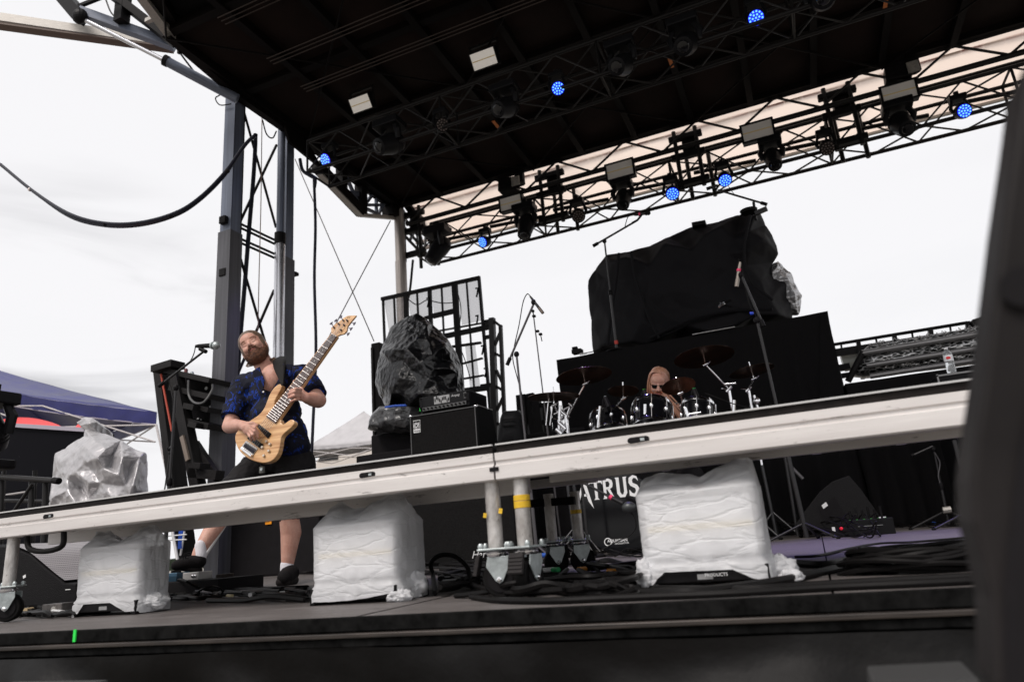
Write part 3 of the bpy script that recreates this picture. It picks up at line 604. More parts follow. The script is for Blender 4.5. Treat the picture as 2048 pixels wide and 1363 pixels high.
def wrapped(label, xl, xr, yb, ytop, Y, depth, top, hem, yaw=0, seed=0, loc_rot=0):
    """xl,xr: front face edges in the photograph; top: silhouette of the bag mouth; hem: lift of the lower hem along the front"""
    A = P(xl, (yb + ytop) / 2, Y); B = P(xr, (yb + ytop) / 2, Y); W = (B - A).length; cx_ = (A.x + B.x) / 2
    z0 = 0.0; H = P((xl + xr) / 2, ytop, Y).z
    t = thing('floor_strobe', label, 'strobe light', (cx_, Y + depth / 2, 0), 'plastic wrapped strobes along the stage front')
    m3 = Matrix.Rotation(yaw, 3, 'Z'); C0 = V((cx_, Y + depth / 2, 0))
    def L_(x, y, z): return C0 + m3 @ V((x, y, z))
    q = MB(); q.box(L_(0, .01, H * .62), (W * .90, depth * .74, H * .66), m3); q.build('lamp_housing', black, t, bevel=.004)
    q = MB(); q.box(L_(0, -depth * .385, H * .62), (W * .86, .006, H * .60), m3); q.build('lamp_face', lampw, t)
    q = MB(); q.box(L_(0, -depth * .41, H * .62), (W * .84, .008, H * .06), m3); q.build('lamp_tube', cream, t)
    q = MB(); q.prism([L_(x, -depth * .50, z) for x, z in ((-W * .49, 0), (-W * .44, 0), (-W * .40, .016), (W * .40, .016), (W * .44, 0), (W * .49, 0), (W * .49, .055), (-W * .49, .055))], m3 @ V((0, depth, 0))); q.build('base', black, t, bevel=.003)
    q = MB(); q.box(L_(0, -depth * .50 - .001, .030), (W * .12, .002, .014), m3); q.build('label_plate', mat('grey print', (.25, .25, .25), .6), t)
    N, rows = 150, []
    def rect(a, hw, hd, e=7.0):
        c, s_ = math.cos(a), math.sin(a); k = (abs(c) ** e + abs(s_) ** e) ** (-1 / e); return V((c * k * hw, s_ * k * hd, 0))
    hts = [0, .05, .10, .16, .21, .25, .29, .34, .40, .46, .52, .58, .64, .70, .76, .82, .88, .94, .985, 1.0]
    tw = [P(x, y, Y + depth / 2) for x, y in top]
    def topz(x):
        X = C0.x + x
        if X <= tw[0].x: return tw[0].z
        for a, b in zip(tw, tw[1:]):
            if X <= b.x: f = (X - a.x) / max(1e-6, b.x - a.x); return a.z + (b.z - a.z) * f
        return tw[-1].z
    for t1 in hts:
        row = []
        for i in range(N):
            a = 2 * math.pi * i / N
            fl_ = 1 + .055 * max(0, 1 - t1 / .26) + (.06 * max(0, 1 - abs(t1 - .14) / .12) if t1 < .3 else 0) * .4
            if .22 < t1 < .30: fl_ -= .025
            p = rect(a, W / 2 * fl_, depth / 2 * fl_ * 1.03)
            z = H * t1
            hm = 0
            if t1 < .24:
                f = (p.x / (W * .55) + 1) / 2; hm = 0
                for (fa, ha), (fb, hb) in zip(hem, hem[1:]):
                    if fa <= f <= fb: hm = ha + (hb - ha) * (f - fa) / (fb - fa)
                if p.y > -depth * .42: hm *= .25
                z = z + hm * (1 - t1 / .24)
            s1 = noise.noise(V((a * 2.2 + seed, z * 9 + a * 3.0, seed * 3.1))); s2 = abs(noise.noise(V((a * 7 + z * 22, z * 15 - a * 4, seed))))
            amp = .006 if t1 > .3 else .013
            p = p * (1 + 0) + p.normalized() * (s1 * amp * .5 + s2 * amp * .6 + noise.noise(V((a * 26, z * 60, seed))) * .0016)
            row.append(L_(p.x, p.y, z))
        rows.append(row)
    for k in range(1, 12):
        f = 1 - k / 11; row = []
        for i in range(N):
            a = 2 * math.pi * i / N; p = rect(a, W / 2 * (1 - .04 * (1 - f)), depth / 2 * max(f, .02) * 1.03)
            zt = topz(p.x); e = 1 - f
            zz = H + (zt - H) * (e ** .95)
            p += V((0, noise.noise(V((p.x * 30, e * 4, seed))) * .022 * e, 0)); zz += noise.noise(V((p.x * 25, e * 3, seed + 4))) * .008 * e
            row.append(L_(p.x, p.y, zz))
        rows.append(row)
    q = MB(); q.grid(rows, True); bg_ = q.build('plastic_bag', film, t, smooth='full', fix=False)
    return t, L_, W, H
b1, l1, w1, h1 = wrapped('small plastic wrapped strobe at the left with two raised bag corners, below the deck handle', 148, 276, 1232, 1092, 0.52, .17, [(140, 1090), (160, 1078), (192, 1064), (220, 1060), (240, 1080), (258, 1076), (299, 1047), (310, 1049), (326, 1084)], [(0, -.004), (.12, .0), (.25, .05), (.62, .05), (.82, .012), (1, .012)], 0, 1)
b2, l2, w2, h2 = wrapped('plastic wrapped strobe in the middle whose bag rises to one tall peak on the right', 618, 792, 1208, 1048, 0.48, .22, [(620, 1048), (650, 1026), (680, 1001), (705, 1016), (727, 1015), (760, 998), (785, 982), (797, 984), (815, 1000), (846, 1028)], [(0, 0), (.12, .014), (.3, .012), (.5, .014), (.7, .02), (.9, .03), (1, .02)], 0, 2)
b3, l3, w3, h3 = wrapped('largest plastic wrapped strobe, right of the drum logo, with a wide black base showing', 1276, 1530, 1168, 978, 0.44, .22, [(1268, 975), (1290, 955), (1310, 948), (1345, 945), (1400, 952), (1440, 932), (1475, 915), (1495, 914), (1515, 926), (1535, 950)], [(0, -.004), (.08, .0), (.22, .048), (.7, .045), (.82, .02), (1, .004)], 0, 3)
text_part('PRODUCTS', .012, printm, b3, l3(.0, -.117, .03), (1, 0, 0), (0, 0, 1), depth=.0005)
q = MB()
# crumpled loose bag ends
def crumple(c, r, seed, parent, nm='loose_film'):
    q = MB(); q.ell((0, 0, 0), 1, nu=40, nv=26); c = V(c)
    for i, v in enumerate(q.v):
        d = v.copy(); k = 1 + .28 * noise.noise(d * 1.7 + V((seed, 0, 0))) - .5 * abs(noise.noise(d * 4.1 + V((0, seed, 0)))) + .12 * noise.noise(d * 11)
        q.v[i] = c + V((d.x * r[0], d.y * r[1], d.z * r[2])) * k
    return q.build(nm, film, parent, smooth='full', fix=False)
crumple(P(308, 1205, .60) + V((0, 0, .005)), (.065, .05, .035), 1, b1)
crumple(P(828, 1170, .62), (.05, .05, .06), 2, b2); crumple(P(800, 1192, .5), (.05, .04, .025), 7, b2)
crumple(P(1293, 1148, .46), (.038, .04, .05), 3, b3); crumple(P(1560, 1142, .55), (.05, .04, .045), 4, b3); crumple(P(1582, 1152, .5), (.035, .03, .02), 5, b3)
# ================================================================== LIGHT FIXTURES
housing = mat('black fixture housing', (0.016, 0.016, 0.018), 0.38, bump=.05, bscale=30)
glassd = mat('dark front lens', (0.012, 0.012, 0.014), 0.12, coat=.6)
panelm = mat('pale strobe reflector', (0.80, 0.76, 0.70), 0.35, bump=.6, bscale=70, emit=(1.0, .93, .85), estr=.22)
panelm2 = mat('grey strobe reflector', (0.85, 0.82, 0.78), 0.35, bump=.6, bscale=70)
ltube = mat('strobe tube', (0.85, 0.68, 0.3), .4)
bluel = mat('lit blue lens', (0.0, 0.01, 0.25), .3, emit=(0.008, 0.022, 1.0), estr=1.1)
bluec = mat('lit blue led', (0.1, 0.3, 0.9), .3, emit=(0.14, 0.45, 1.0), estr=1.8)
bluev = mat('lit violet lens', (0.0, 0.01, 0.25), .3, emit=(0.05, 0.03, 1.0), estr=1.2)
ledd = mat('unlit led lens', (0.16, 0.13, 0.12), .25); ledf = mat('unlit led face', (0.05, 0.042, 0.04), .4)
def look(d, roll=0):          # rotation whose local -Z looks along d, local X stays level
    d = V(d).normalized(); z = -d; x = V((0, 0, 1)).cross(z)
    if x.length < 1e-3: x = V((1, 0, 0))
    x.normalize(); y = z.cross(x); return Matrix((x, y, z)).transposed()
def hang(t, c, w_, ztop, m=housing):
    q = MB(); q.box((c.x, c.y, ztop - w_ * .12), (w_ * 1.05, w_ * .8, w_ * .28)); q.build('base_box', m, t, bevel=.01)
    q = MB(); q.box((c.x, c.y, ztop + w_ * .1), (w_ * .35, w_ * .2, w_ * .22)); q.build('truss_clamp', truss_m, t)
def strobe(px, py, Y, wpx, tilt, label, lit=True, roll=0):
    fw_ = .035 if lit else .07
    c = P(px, py, Y); W = wpx * dep(c) / 1378.6; H = W * .62
    t = thing('strobe_panel', label, 'strobe light', c, 'strobe panels on the lighting trusses')
    m3 = look((math.sin(roll), -math.cos(R(tilt)), -math.sin(R(tilt))))
    def L_(x, y, z): return c + m3 @ V((x, y, z))
    q = MB(); q.box(L_(0, 0, .05), (W * 1.06, H * 1.1, .12), m3); q.build('housing', housing, t, bevel=.006)
    q = MB(); q.box(L_(0, 0, -.012), (W * .97, H * .96, .01), m3); q.build('reflector', panelm if lit else panelm2, t)
    q = MB(); q.box(L_(0, 0, -.019), (W * .94, H * .05, .008), m3); q.build('lamp_tube', ltube, t)
    q = MB()
    for s_ in (-1, 1): q.box(L_(s_ * W * .51, 0, -.012), (W * fw_, H * 1.08, .03), m3); q.box(L_(0, s_ * H * .5, -.012), (W * 1.08, H * fw_ * 1.5, .03), m3)
    q.build('frame', housing, t)
    if not lit: q = MB(); q.box(c + V((0, .16, .0)), (.06, .22, .06)); q.build('bracket', truss_m, t); return t
    for s_ in (-1, 1): q = MB(); q.bar(L_(s_ * W * .57, 0, .05), L_(s_ * W * .57, H * .2, .05) + V((0, 0, H * .8)), .012, .03); q.build('yoke_arm', truss_m, t)
    q = MB(); q.box(L_(0, H * .2, .05) + V((0, 0, H * .8)), (W * 1.2, .03, .03)); q.build('yoke_bar', truss_m, t)
    return t
S = ['pale strobe panel on the front truss, leftmost', 'pale strobe panel on the front truss, second from the left']
strobe(722, 207, 4.9, 46, 38, 'pale strobe panel hanging leftmost under the dark roof'); strobe(968, 118, 4.9, 53, 38, 'pale strobe panel under the dark roof between two dark moving heads')
for k, (px, py, wp) in enumerate(((1022, 406, 40), (1240, 340, 48), (1515, 262, 52), (1798, 185, 55))):
    strobe(px, py, 7.95, wp + 7, 6, ('grey framed strobe panel leftmost against the beige flap', 'grey framed strobe panel second from left against the beige flap', 'grey framed strobe panel third from left against the beige flap', 'grey framed strobe panel rightmost against the beige flap')[k], False)
def wash(px, py, Y, rpx, d, label, lit=None, top=None):
    c = P(px, py, Y); r = rpx * dep(c) / 1378.6
    t = thing('wash_light', label, 'wash light', c, 'round LED wash lights on the trusses')
    d = V(d).normalized()
    q = MB(); q.lathe([(r * .96, 0), (r * 1.06, 0.01), (r * 1.08, -.04), (r * 1.05, -r * .9), (r * .85, -r * 1.5), (r * .3, -r * 1.7)], c - d * .0, d, 26); q.build('head', housing, t, smooth=True)
    m3 = look(d)
    fm, lm = {None: (ledf, ledd), 'blue': (bluel, bluec), 'violet': (bluev, bluec)}[lit]
    q = MB(); q.lathe([(r * .93, 0), (r * .93, .006), (r * .9, .008)], c + d * .008, d, 26); q.build('front_lens', fm, t)
    q = MB(); sp_ = [(0, 0)] + [(.40, 60 * k) for k in range(6)] + [(.76, 30 * k + 15) for k in range(12)]
    for rr, a in sp_: q.lathe([(r * .125, 0), (r * .12, .006), (r * .05, .012)], c + d * .017 + m3 @ V((r * rr * math.cos(R(a)), r * rr * math.sin(R(a)), 0)), d, 8)
    q.build('led_cluster', lm, t)
    hub = c - d * r * .8; side = (m3 @ V((1, 0, 0))); tp = V((c.x, c.y, 0)) * 0 + hub + V((0, 0, r * 1.9))
    for s_ in (-1, 1): q = MB(); q.tube([hub + side * s_ * r * 1.08, hub + side * s_ * r * 1.25 + V((0, 0, r * .6)), tp + side * s_ * r * .9], [r * .22, r * .26, r * .2], 6); q.build('yoke_arm', housing, t, smooth=True)
    q = MB(); q.box(tp + V((0, 0, r * .3)), (r * 2.2, r * 1.5, r * .8)); q.build('base_box', housing, t, bevel=.01)
    q = MB(); q.box(tp + V((0, 0, r * 1.0)), (r * .6, r * .4, r * .8)); q.build('truss_clamp', truss_m, t)
    return t
dn = lambda px, py, Y: (CAMPOS - P(px, py, Y))
def aim(px, py, Y, ax, az): d = dn(px, py, Y).normalized(); return d + V((ax, 0, az))
wash(1512, 36, 4.9, 16, aim(1512, 36, 4.9, 0, 0), 'lit blue wash light under the roof at upper right', 'blue')
wash(1116, 177, 4.9, 13.5, aim(1116, 177, 4.9, .1, 0), 'lit blue wash light under the middle of the dark roof', 'blue')
wash(652, 320, 4.95, 13.5, aim(652, 320, 4.95, -.75, .1), 'lit violet blue wash light at the left end of the front truss', 'violet')
wash(885, 250, 4.9, 13.5, aim(885, 250, 4.9, .25, 0), 'unlit wash light with beige lenses on the front truss')
wash(966, 484, 7.95, 10.5, aim(966, 484, 7.95, -.7, 0), 'lit blue wash light leftmost on the rear truss', 'blue')
wash(1345, 387, 7.95, 13, aim(1345, 387, 7.95, 0, -.35), 'lit blue wash light on the rear truss left of its blue neighbour', 'blue')
wash(1450, 360, 7.95, 13, aim(1450, 360, 7.95, .1, -.55), 'lit blue wash light on the rear truss above the overhead microphone', 'blue')
wash(1928, 222, 7.95, 14, aim(1928, 222, 7.95, .45, 0), 'lit blue wash light rightmost on the rear truss', 'blue')
wash(1157, 432, 7.95, 13, aim(1157, 432, 7.95, 0, -.3), 'unlit wash light on the rear truss left of a moving head')
wash(1655, 296, 7.95, 14, aim(1655, 296, 7.95, .1, -.35), 'unlit wash light on the rear truss below the third hanger')
def mover(px, py, Y, lpx, d, label, ww=.52):
    c = P(px, py, Y); L0 = lpx * dep(c) / 1378.6; w_ = L0 * ww
    t = thing('moving_head', label, 'moving head light', c, 'moving head lights on the trusses')
    d = V(d).normalized(); m3 = look(d)
    q = MB(); q.lathe([(w_ * .34, L0 * .5), (w_ * .44, L0 * .48), (w_ * .50, L0 * .2), (w_ * .56, 0), (w_ * .56, -L0 * .25), (w_ * .44, -L0 * .42), (w_ * .2, -L0 * .5)], c, d, 24); h_ = q.build('head', housing, t, smooth=True)
    q = MB(); q.lathe([(w_ * .30, 0), (w_ * .26, .012), (w_ * .1, .02)], c + d * L0 * .5, d, 20); q.build('front_lens', glassd, h_, smooth=True)
    for k in range(3): q = MB(); q.lathe([(w_ * .575, 0), (w_ * .575, .008)], c - d * (L0 * (.10 + .07 * k)), d, 24); q.build('cooling_fin', blackmatt, h_)
    side = m3 @ V((1, 0, 0)); top = c + V((0, 0, L0 * .58))
    for s_ in (-1, 1): q = MB(); q.tube([c - d * L0 * .08 + side * s_ * w_ * .62, c + side * s_ * w_ * .72 + V((0, 0, L0 * .3)), top + side * s_ * w_ * .5], [w_ * .16, w_ * .18, w_ * .14], 8); q.build('yoke_arm', housing, t, smooth=True)
    q = MB(); q.box(top + V((0, 0, L0 * .08)), (w_ * 1.5, w_ * 1.1, L0 * .26)); q.build('base_box', housing, t, bevel=.015)
    q = MB(); q.box(top + V((0, 0, L0 * .30)), (w_ * .4, w_ * .3, L0 * .24)); q.build('truss_clamp', truss_m, t)
    return t
mover(877, 500, 8.0, 62, (-.55, -.45, -1), 'moving head at the left end of the rear truss, pointing down left')
mover(1052, 452, 8.0, 58, (-.05, -.5, -1), 'moving head on the rear truss below the leftmost grey strobe panel')
mover(1247, 398, 8.0, 54, (.0, -.75, -1), 'moving head on the rear truss below the second grey strobe panel')
mover(1546, 318, 8.0, 58, (.05, -.7, -1), 'moving head on the rear truss below the third grey strobe panel')
mover(1803, 248, 8.0, 62, (.15, -.75, -.9), 'moving head on the rear truss below the rightmost grey strobe panel', .6)
mover(780, 288, 4.9, 64, (-.55, -1.2, -.8), 'moving head on the front truss with a glint in its lens', .6)
mover(1012, 215, 4.9, 62, (-.45, -1.2, -.8), 'dark moving head on the front truss right of the unlit wash light', .6)
mover(1245, 130, 4.9, 66, (-.35, -1.1, -.8), 'dark moving head on the front truss right of a lit blue wash light', .6)
mover(1372, 88, 4.9, 70, (-.2, -1.0, -.9), 'dark moving head on the front truss left of the upper right blue light', .6)
mover(1645, -4, 4.9, 76, (-.1, -1.1, -.9), 'dark moving head cut by the top edge of the photo', .6)
for k, (px, py) in enumerate(((1018, 372), (1795, 150))):
    c = P(px, py, 8.0); t = thing('chain_hoist', ('black chain hoist above the leftmost grey strobe panel', 'black chain hoist with a bright side above the rightmost grey strobe panel')[k], 'hoist', c)
    q = MB(); q.box(c, (.32, .22, .22), Matrix.Rotation(.1, 3, 'Y')); q.build('motor_box', black, t, bevel=.02)
    q = MB(); q.tube([c + V((.2, 0, -.02)), c + V((.2, 0, .16))], .09, 10); q.build('drum', housing, t)
    q = MB(); q.box(c + V((.17, -.13, -.02)), (.14, .02, .16)); q.build('side_plate', galv, t)
    rod('chain', c, c + V((0, 0, 1.2 if k == 0 else .5)), .012, black, t, 6)
# a little of the blue wash reaches the stage
for (px, py, Y, tx, ty, tz, e, cl, sz) in ((1512, 36, 4.85, .55, 3.1, 0, 650, (.25, .16, 1), 34), (1116, 177, 4.85, -1.0, 2.4, 0, 200, (.3, .22, 1), 34), (652, 320, 4.9, -6.0, 4.3, 1.6, 100, (.2, .1, 1), 30)):
    li = bpy.data.lights.new('wash_beam', 'SPOT'); li.energy = e; li.color = cl; li.spot_size = R(sz); li.spot_blend = .8; li.shadow_soft_size = .08
    lo = bpy.data.objects.new('wash_beam', li); col.objects.link(lo); c = P(px, py, Y); c = c + (CAMPOS - c).normalized() * .15; lo.location = c
    lo.rotation_euler = (c - V((tx, ty, tz))).to_track_quat('Z', 'Y').to_euler()
# ================================================================== GEAR BEHIND THE BAND
from mathutils.geometry import delaunay_2d_cdt
def facets(name, m, parent, outline, interior, Y, back, lv=4, disp=(.02, .12), nrand=0, seed=0, jit=.05, rimj=.0):
    """wrapped object built from traced fold corners: flat taut facets between them, subdivided and slightly crumpled"""
    rn_ = random.Random(seed); pts = [(x, y, 0.0) for x, y in outline] + [(x, y, d) for x, y, d in interior]; no = len(outline)
    def idep(x, y):
        ws = sm_ = 0
        for (a, b_, d) in pts[no:]: w_ = 1 / ((a - x) ** 2 + (b_ - y) ** 2 + 60); ws += w_; sm_ += w_ * d
        return sm_ / ws
    def inside(x, y):
        c = False; j = no - 1
        for i in range(no):
            xi, yi = outline[i]; xj, yj = outline[j]
            if (yi > y) != (yj > y) and x < (xj - xi) * (y - yi) / (yj - yi) + xi: c = not c
            j = i
        return c
    xs = [q_[0] for q_ in outline]; ys = [q_[1] for q_ in outline]; tries = 0; add = []
    while len(add) < nrand and tries < 4000:
        tries += 1; x, y = rn_.uniform(min(xs), max(xs)), rn_.uniform(min(ys), max(ys)); mn = ((max(xs) - min(xs)) * (max(ys) - min(ys)) / (nrand + 12)) ** .5 * .55
        if inside(x, y) and all((x - a) ** 2 + (y - b_) ** 2 > mn * mn for a, b_, _ in pts + add): add.append((x, y, idep(x, y) + rn_.uniform(-jit, jit)))
    pts += add
    r = delaunay_2d_cdt([V((x, -y)).to_2d() if False else V((x, -y, 0)).to_2d() for x, y, _ in pts], [(i, (i + 1) % no) for i in range(no)], [], 1, 1e-5)
    vs2, fs2, orig = r[0], r[2], r[3]; q = MB(); vv = []
    for v2, og in zip(vs2, orig):
        i = og[0] if og else 0; x, y, d = pts[i]; rj = rn_.uniform(-rimj, rimj) if i < no else 0; vv.append(P(x, y, Y - d + rj) if i < no else P(x, y, Y - d))
    rim = {}
    for k, og in enumerate(orig):
        if og and og[0] < no: rim[og[0]] = k
    q.add(vv, [tuple(f) for f in fs2])
    cxy = (sum(xs) / no, sum(ys) / no); n0 = len(q.v); q.v.append(P(cxy[0], cxy[1], Y + back)); mids = []
    for i in range(no): mids.append(len(q.v)); p_ = q.v[rim[i]]; c_ = q.v[n0]; q.v.append(V((p_.x + (c_.x - p_.x) * .25, Y + back * .8, p_.z + (c_.z - p_.z) * .25)))
    for i in range(no):
        j = (i + 1) % no; q.f.append((rim[i], rim[j], mids[j], mids[i])); q.f.append((mids[i], mids[j], n0))
    o = q.build(name, m, parent, smooth='full')
    sb = o.modifiers.new('s', 'SUBSURF'); sb.subdivision_type = 'SIMPLE'; sb.levels = lv; sb.render_levels = lv
    for k, (st, scl) in enumerate((disp, (disp[0] * .45, disp[1] * .3))):
        tx = bpy.data.textures.new(name, 'VORONOI' if k == 0 else 'CLOUDS'); tx.noise_scale = scl
        d_ = o.modifiers.new('d', 'DISPLACE'); d_.texture = tx; d_.texture_coords = 'LOCAL'; d_.strength = st; d_.mid_level = .4
    sm_ = o.modifiers.new('k', 'SMOOTH'); sm_.iterations = 7; sm_.factor = .7
    return o
def shell(name, m, parent, outline, Y, depth, seed=0, wr=.02, wf=3.0, K=16, pw_=2.6, ctr=None, ridge=1.0, label=None, back=.4):
    """wrapped bulky object: closed body whose widest section follows the outline, bulging to the front and back"""
    pts = [P(x, y, Y) for x, y in outline]
    den = []
    for i, p in enumerate(pts):
        r_ = pts[(i + 1) % len(pts)]; n = max(1, int((r_ - p).length / .035))
        for k in range(n): den.append(p.lerp(r_, k / n))
    c = V((sum(p.x for p in den) / len(den), Y, sum(p.z for p in den) / len(den))) if ctr is None else P(*ctr, Y)
    def mkrows(sgn, dp):
        rows = []
        for k in range(K + 1):
            s_ = 1 - k / K; s_ = math.sin(s_ * math.pi / 2) if k < K else .0; s_ = max(s_, .012)
            off = dp * (1 - s_ ** pw_) ** (1 / pw_); row = []
            for p in den:
                v = c + (p - c) * s_; v = V((v.x, Y + sgn * off, v.z))
                n1 = noise.noise(V((v.x * wf, v.z * wf, seed))); n2 = abs(noise.noise(V((v.x * wf * 2.3 + v.z * wf, v.z * wf * 1.7, seed + 5)))); n3 = abs(noise.noise(V((v.x * wf * 5 - v.z * wf * 3, v.z * wf * 4, seed + 9))))
                d = (n1 * .9 + crease(v.x, v.z, seed, wf * ridge) * .95) * wr * min(1, k / 3)
                v.y += -d if sgn < 0 else d; row.append(v)
            rows.append(row)
        return rows
    q = MB(); f = mkrows(-1, depth); b = mkrows(1, depth * back)
    q.grid(b[::-1] + f[1:], True)
    return q.build(name, m, parent, smooth='full', label=label)
tarp = mat('silver tarpaulin', (0.50, 0.49, 0.50), 0.36, .35, c2=(.40, .39, .40), vscale=7, crinkle=(9, .5, .03))
t = thing('covered_gear', 'gear wrapped in crumpled silver tarpaulin behind the left stage deck', 'covered gear', P(200, 1120, 3.4))
facets('tarpaulin', tarp, t, [(109, 905), (131, 895), (152, 880), (167, 872), (170, 859), (159, 851), (152, 844), (167, 834), (184, 834), (195, 845), (193, 863), (214, 868), (242, 880), (267, 898), (290, 904), (291, 943), (290, 987), (292, 1104), (195, 1118), (106, 1116), (97, 1026), (104, 951)], [(184, 876, 0.22), (167, 890, 0.26), (178, 845, 0.08), (139, 912, 0.22), (120, 921, 0.18), (150, 943, 0.3), (166, 979, 0.14), (134, 979, 0.28), (120, 1007, 0.2), (111, 971, 0.12), (178, 965, 0.34), (201, 965, 0.3), (208, 937, 0.36), (212, 898, 0.34), (195, 915, 0.42), (223, 912, 0.2), (220, 932, 0.24), (206, 999, 0.28), (178, 999, 0.2), (237, 948, 0.34), (251, 971, 0.26), (245, 912, 0.3), (259, 937, 0.16), (276, 932, 0.2), (267, 971, 0.28), (279, 915, 0.1), (228, 999, 0.3), (156, 1015, 0.3), (125, 1054, 0.26), (167, 1063, 0.34), (209, 1049, 0.26), (251, 1054, 0.32), (273, 1026, 0.2), (279, 1077, 0.15)], 3.4, .35, 4, (.022, .10), 26, 3, .05)
# blue pop-up canopy
def quadsheet(q, a, b, c, d, n=14, sag=0.0, seed=0, wr=.0):
    rows = []
    for j in range(n + 1):
        v = j / n; rows.append([a.lerp(d, v).lerp(b.lerp(c, v), i / n) + V((0, 0, -sag * math.sin(math.pi * i / n) * math.sin(math.pi * v) + wr * noise.noise(V((i * .5, j * .5, seed))))) for i in range(n + 1)])
    q.grid(rows)
def tent(label, A, B, D, peak, m, under, legs, group='pop up canopies', val=.22, legr=.02, sg=.22):
    C = B + D - A; t = thing('canopy_tent', label, 'canopy tent', (A + C) / 2 * 1.0 + V((0, 0, -1)), group)
    q = MB()
    for a, b in ((A, B), (B, C), (C, D), (D, A)):
        rows = []
        for j in range(11):
            v = j / 10; rows.append([a.lerp(b, i / 24).lerp(peak, v) + V((0, 0, -(sg * math.sin(math.pi * v)) * (1 - .25 * math.cos(2 * math.pi * i / 24)) - .07 * math.sin(math.pi * i / 24) * (1 - v) + .02 * noise.noise(V((i * .6, j * .7, 2))))) for i in range(25)])
        q.grid(rows)
    q.build('roof_sheet', m, t, smooth='full', solid=.004, fix=False)
    for a, b in ((A, B), (B, C), (C, D), (D, A)):
        q = MB(); rows = []
        for j in range(5): rows.append([a.lerp(b, i / 30) + V((0, 0, -val * j / 4 - .07 * math.sin(math.pi * i / 30))) + (b - a).cross(V((0, 0, 1))).normalized() * (.02 * math.sin(i * 1.9) * j / 4) for i in range(31)])
        q.grid(rows); q.build('valance', m, t, smooth='full', fix=False)
        q = MB(); q.tube([a + V((0, 0, -val - .07 * math.sin(math.pi * k / 20))).lerp(V((0, 0, 0)), 0) + (b - a) * (k / 20) for k in range(21)], .012, 5); q.build('hem', under, t)
    fr = mat('white canopy frame', (.55, .52, .52), .5)
    for p, e in legs: rod('leg', p + V((0, 0, -val)), e, legr, fr, t)
    for a, b in ((A, D), (A, B), (D, C)):
        mdp = a.lerp(b, .5) + V((0, 0, -.05)); rod('strut', a + V((0, 0, -val - .3)), mdp + V((0, 0, -.15)), .014, fr, t); rod('strut', b + V((0, 0, -val - .3)), mdp + V((0, 0, -.15)), .014, fr, t)
        rod('strut', a + V((0, 0, -val)), mdp + V((0, 0, -val - .32)), .014, fr, t); rod('strut', b + V((0, 0, -val)), mdp + V((0, 0, -val - .32)), .014, fr, t)
    rod('strut', A + V((0, 0, -val)), peak + V((0, 0, -.3)), .014, fr, t)
    return t
navy = mat('royal blue canopy cloth', (0.008, 0.010, 0.115), .42, bump=.3, bscale=6, var=.25, vscale=2)
greyhem = mat('lilac grey hem', (.35, .32, .38), .6)
A = P(314, 824, 7.0); B = P(-130, 756, 5.6); D = P(150, 884, 10.2)
tent('blue pop up canopy at the far left behind the silver tarpaulin', A, B, D, P(-60, 722, 8.0), navy, greyhem, ((A, P(343, 985, 7.0)), (D, D + V((0, 0, -2.4))), (B, B + V((0, 0, -2.4)))), sg=.06)
white_c = mat('grey white canopy cloth', (0.42, 0.41, 0.42), .6, bump=.2, bscale=4, var=.08)
A = P(612, 894, 18.0); B = P(800, 872, 18.0); D = P(590, 912, 22.0)
t = tent('pale grey pop up canopy in the distance between the bass player and the covered amplifier', A, B, D, P(728, 822, 19.5), white_c, mat('dark hem', (.06, .06, .07), .6), ((A, P(628, 990, 18)), (B, P(800, 980, 18)), (D, D + V((0, 0, -2.4)))), val=.1, sg=.02)
# parked vehicles / pale walls under it
t = thing('white_van', 'blurry pale van parked in the distance under the grey canopy', 'van', P(690, 960, 24))
q = MB(); vb = [P(630, 925, 24), P(640, 905, 24), P(680, 897, 24), P(800, 890, 24), P(800, 1000, 24), P(630, 1005, 24)]
q.prism(vb, (0, 4, 0)); q.build('body', mat('cream van paint', (.6, .55, .5), .35), t, bevel=.1)
q = MB(); q.prism([P(636, 922, 23.98), P(644, 908, 23.98), P(676, 902, 23.98), P(676, 918, 23.98)], (0, -.02, 0)); q.build('window', glassd, t)
q = MB(); q.lathe([(.38, 0), (.38, .2)], P(665, 990, 23.9), (0, 1, 0), 20); q.build('wheel', rubber, t)
redc = mat('red canopy cloth', (0.75, 0.04, 0.04), .55)
rt = thing('red_canopy', 'red canopy cloth showing between the blue canopy and the speckled black panel', 'canopy tent', P(90, 900, 5.4))
q = MB()
for a, pk, b, lo in (((-20, 848), (50, 834), (128, 855), 866), ((150, 856), (172, 842), (205, 856), 866)):
    A_, K_, B_ = P(*a, 5.4), P(*pk, 5.9), P(*b, 5.4); back = V((0, 3, 0))
    rows = [[A_.lerp(B_, i / 16) + (K_ - (A_ + B_) / 2) * (math.sin(math.pi * i / 16) ** .7) * (j / 4) for i in range(17)] for j in range(5)]
    q.grid(rows)
    lo0, lo1 = P(a[0], lo, 5.4), P(b[0], lo, 5.4); q.grid([[A_.lerp(B_, i / 8) for i in range(9)], [lo0.lerp(lo1, i / 8) for i in range(9)]])
q.build('canopy_cloth', redc, rt, smooth='full', solid=.02, fix=False)
rod('leg', P(100, 862, 5.6), P(100, 1100, 5.6), .03, black, rt)
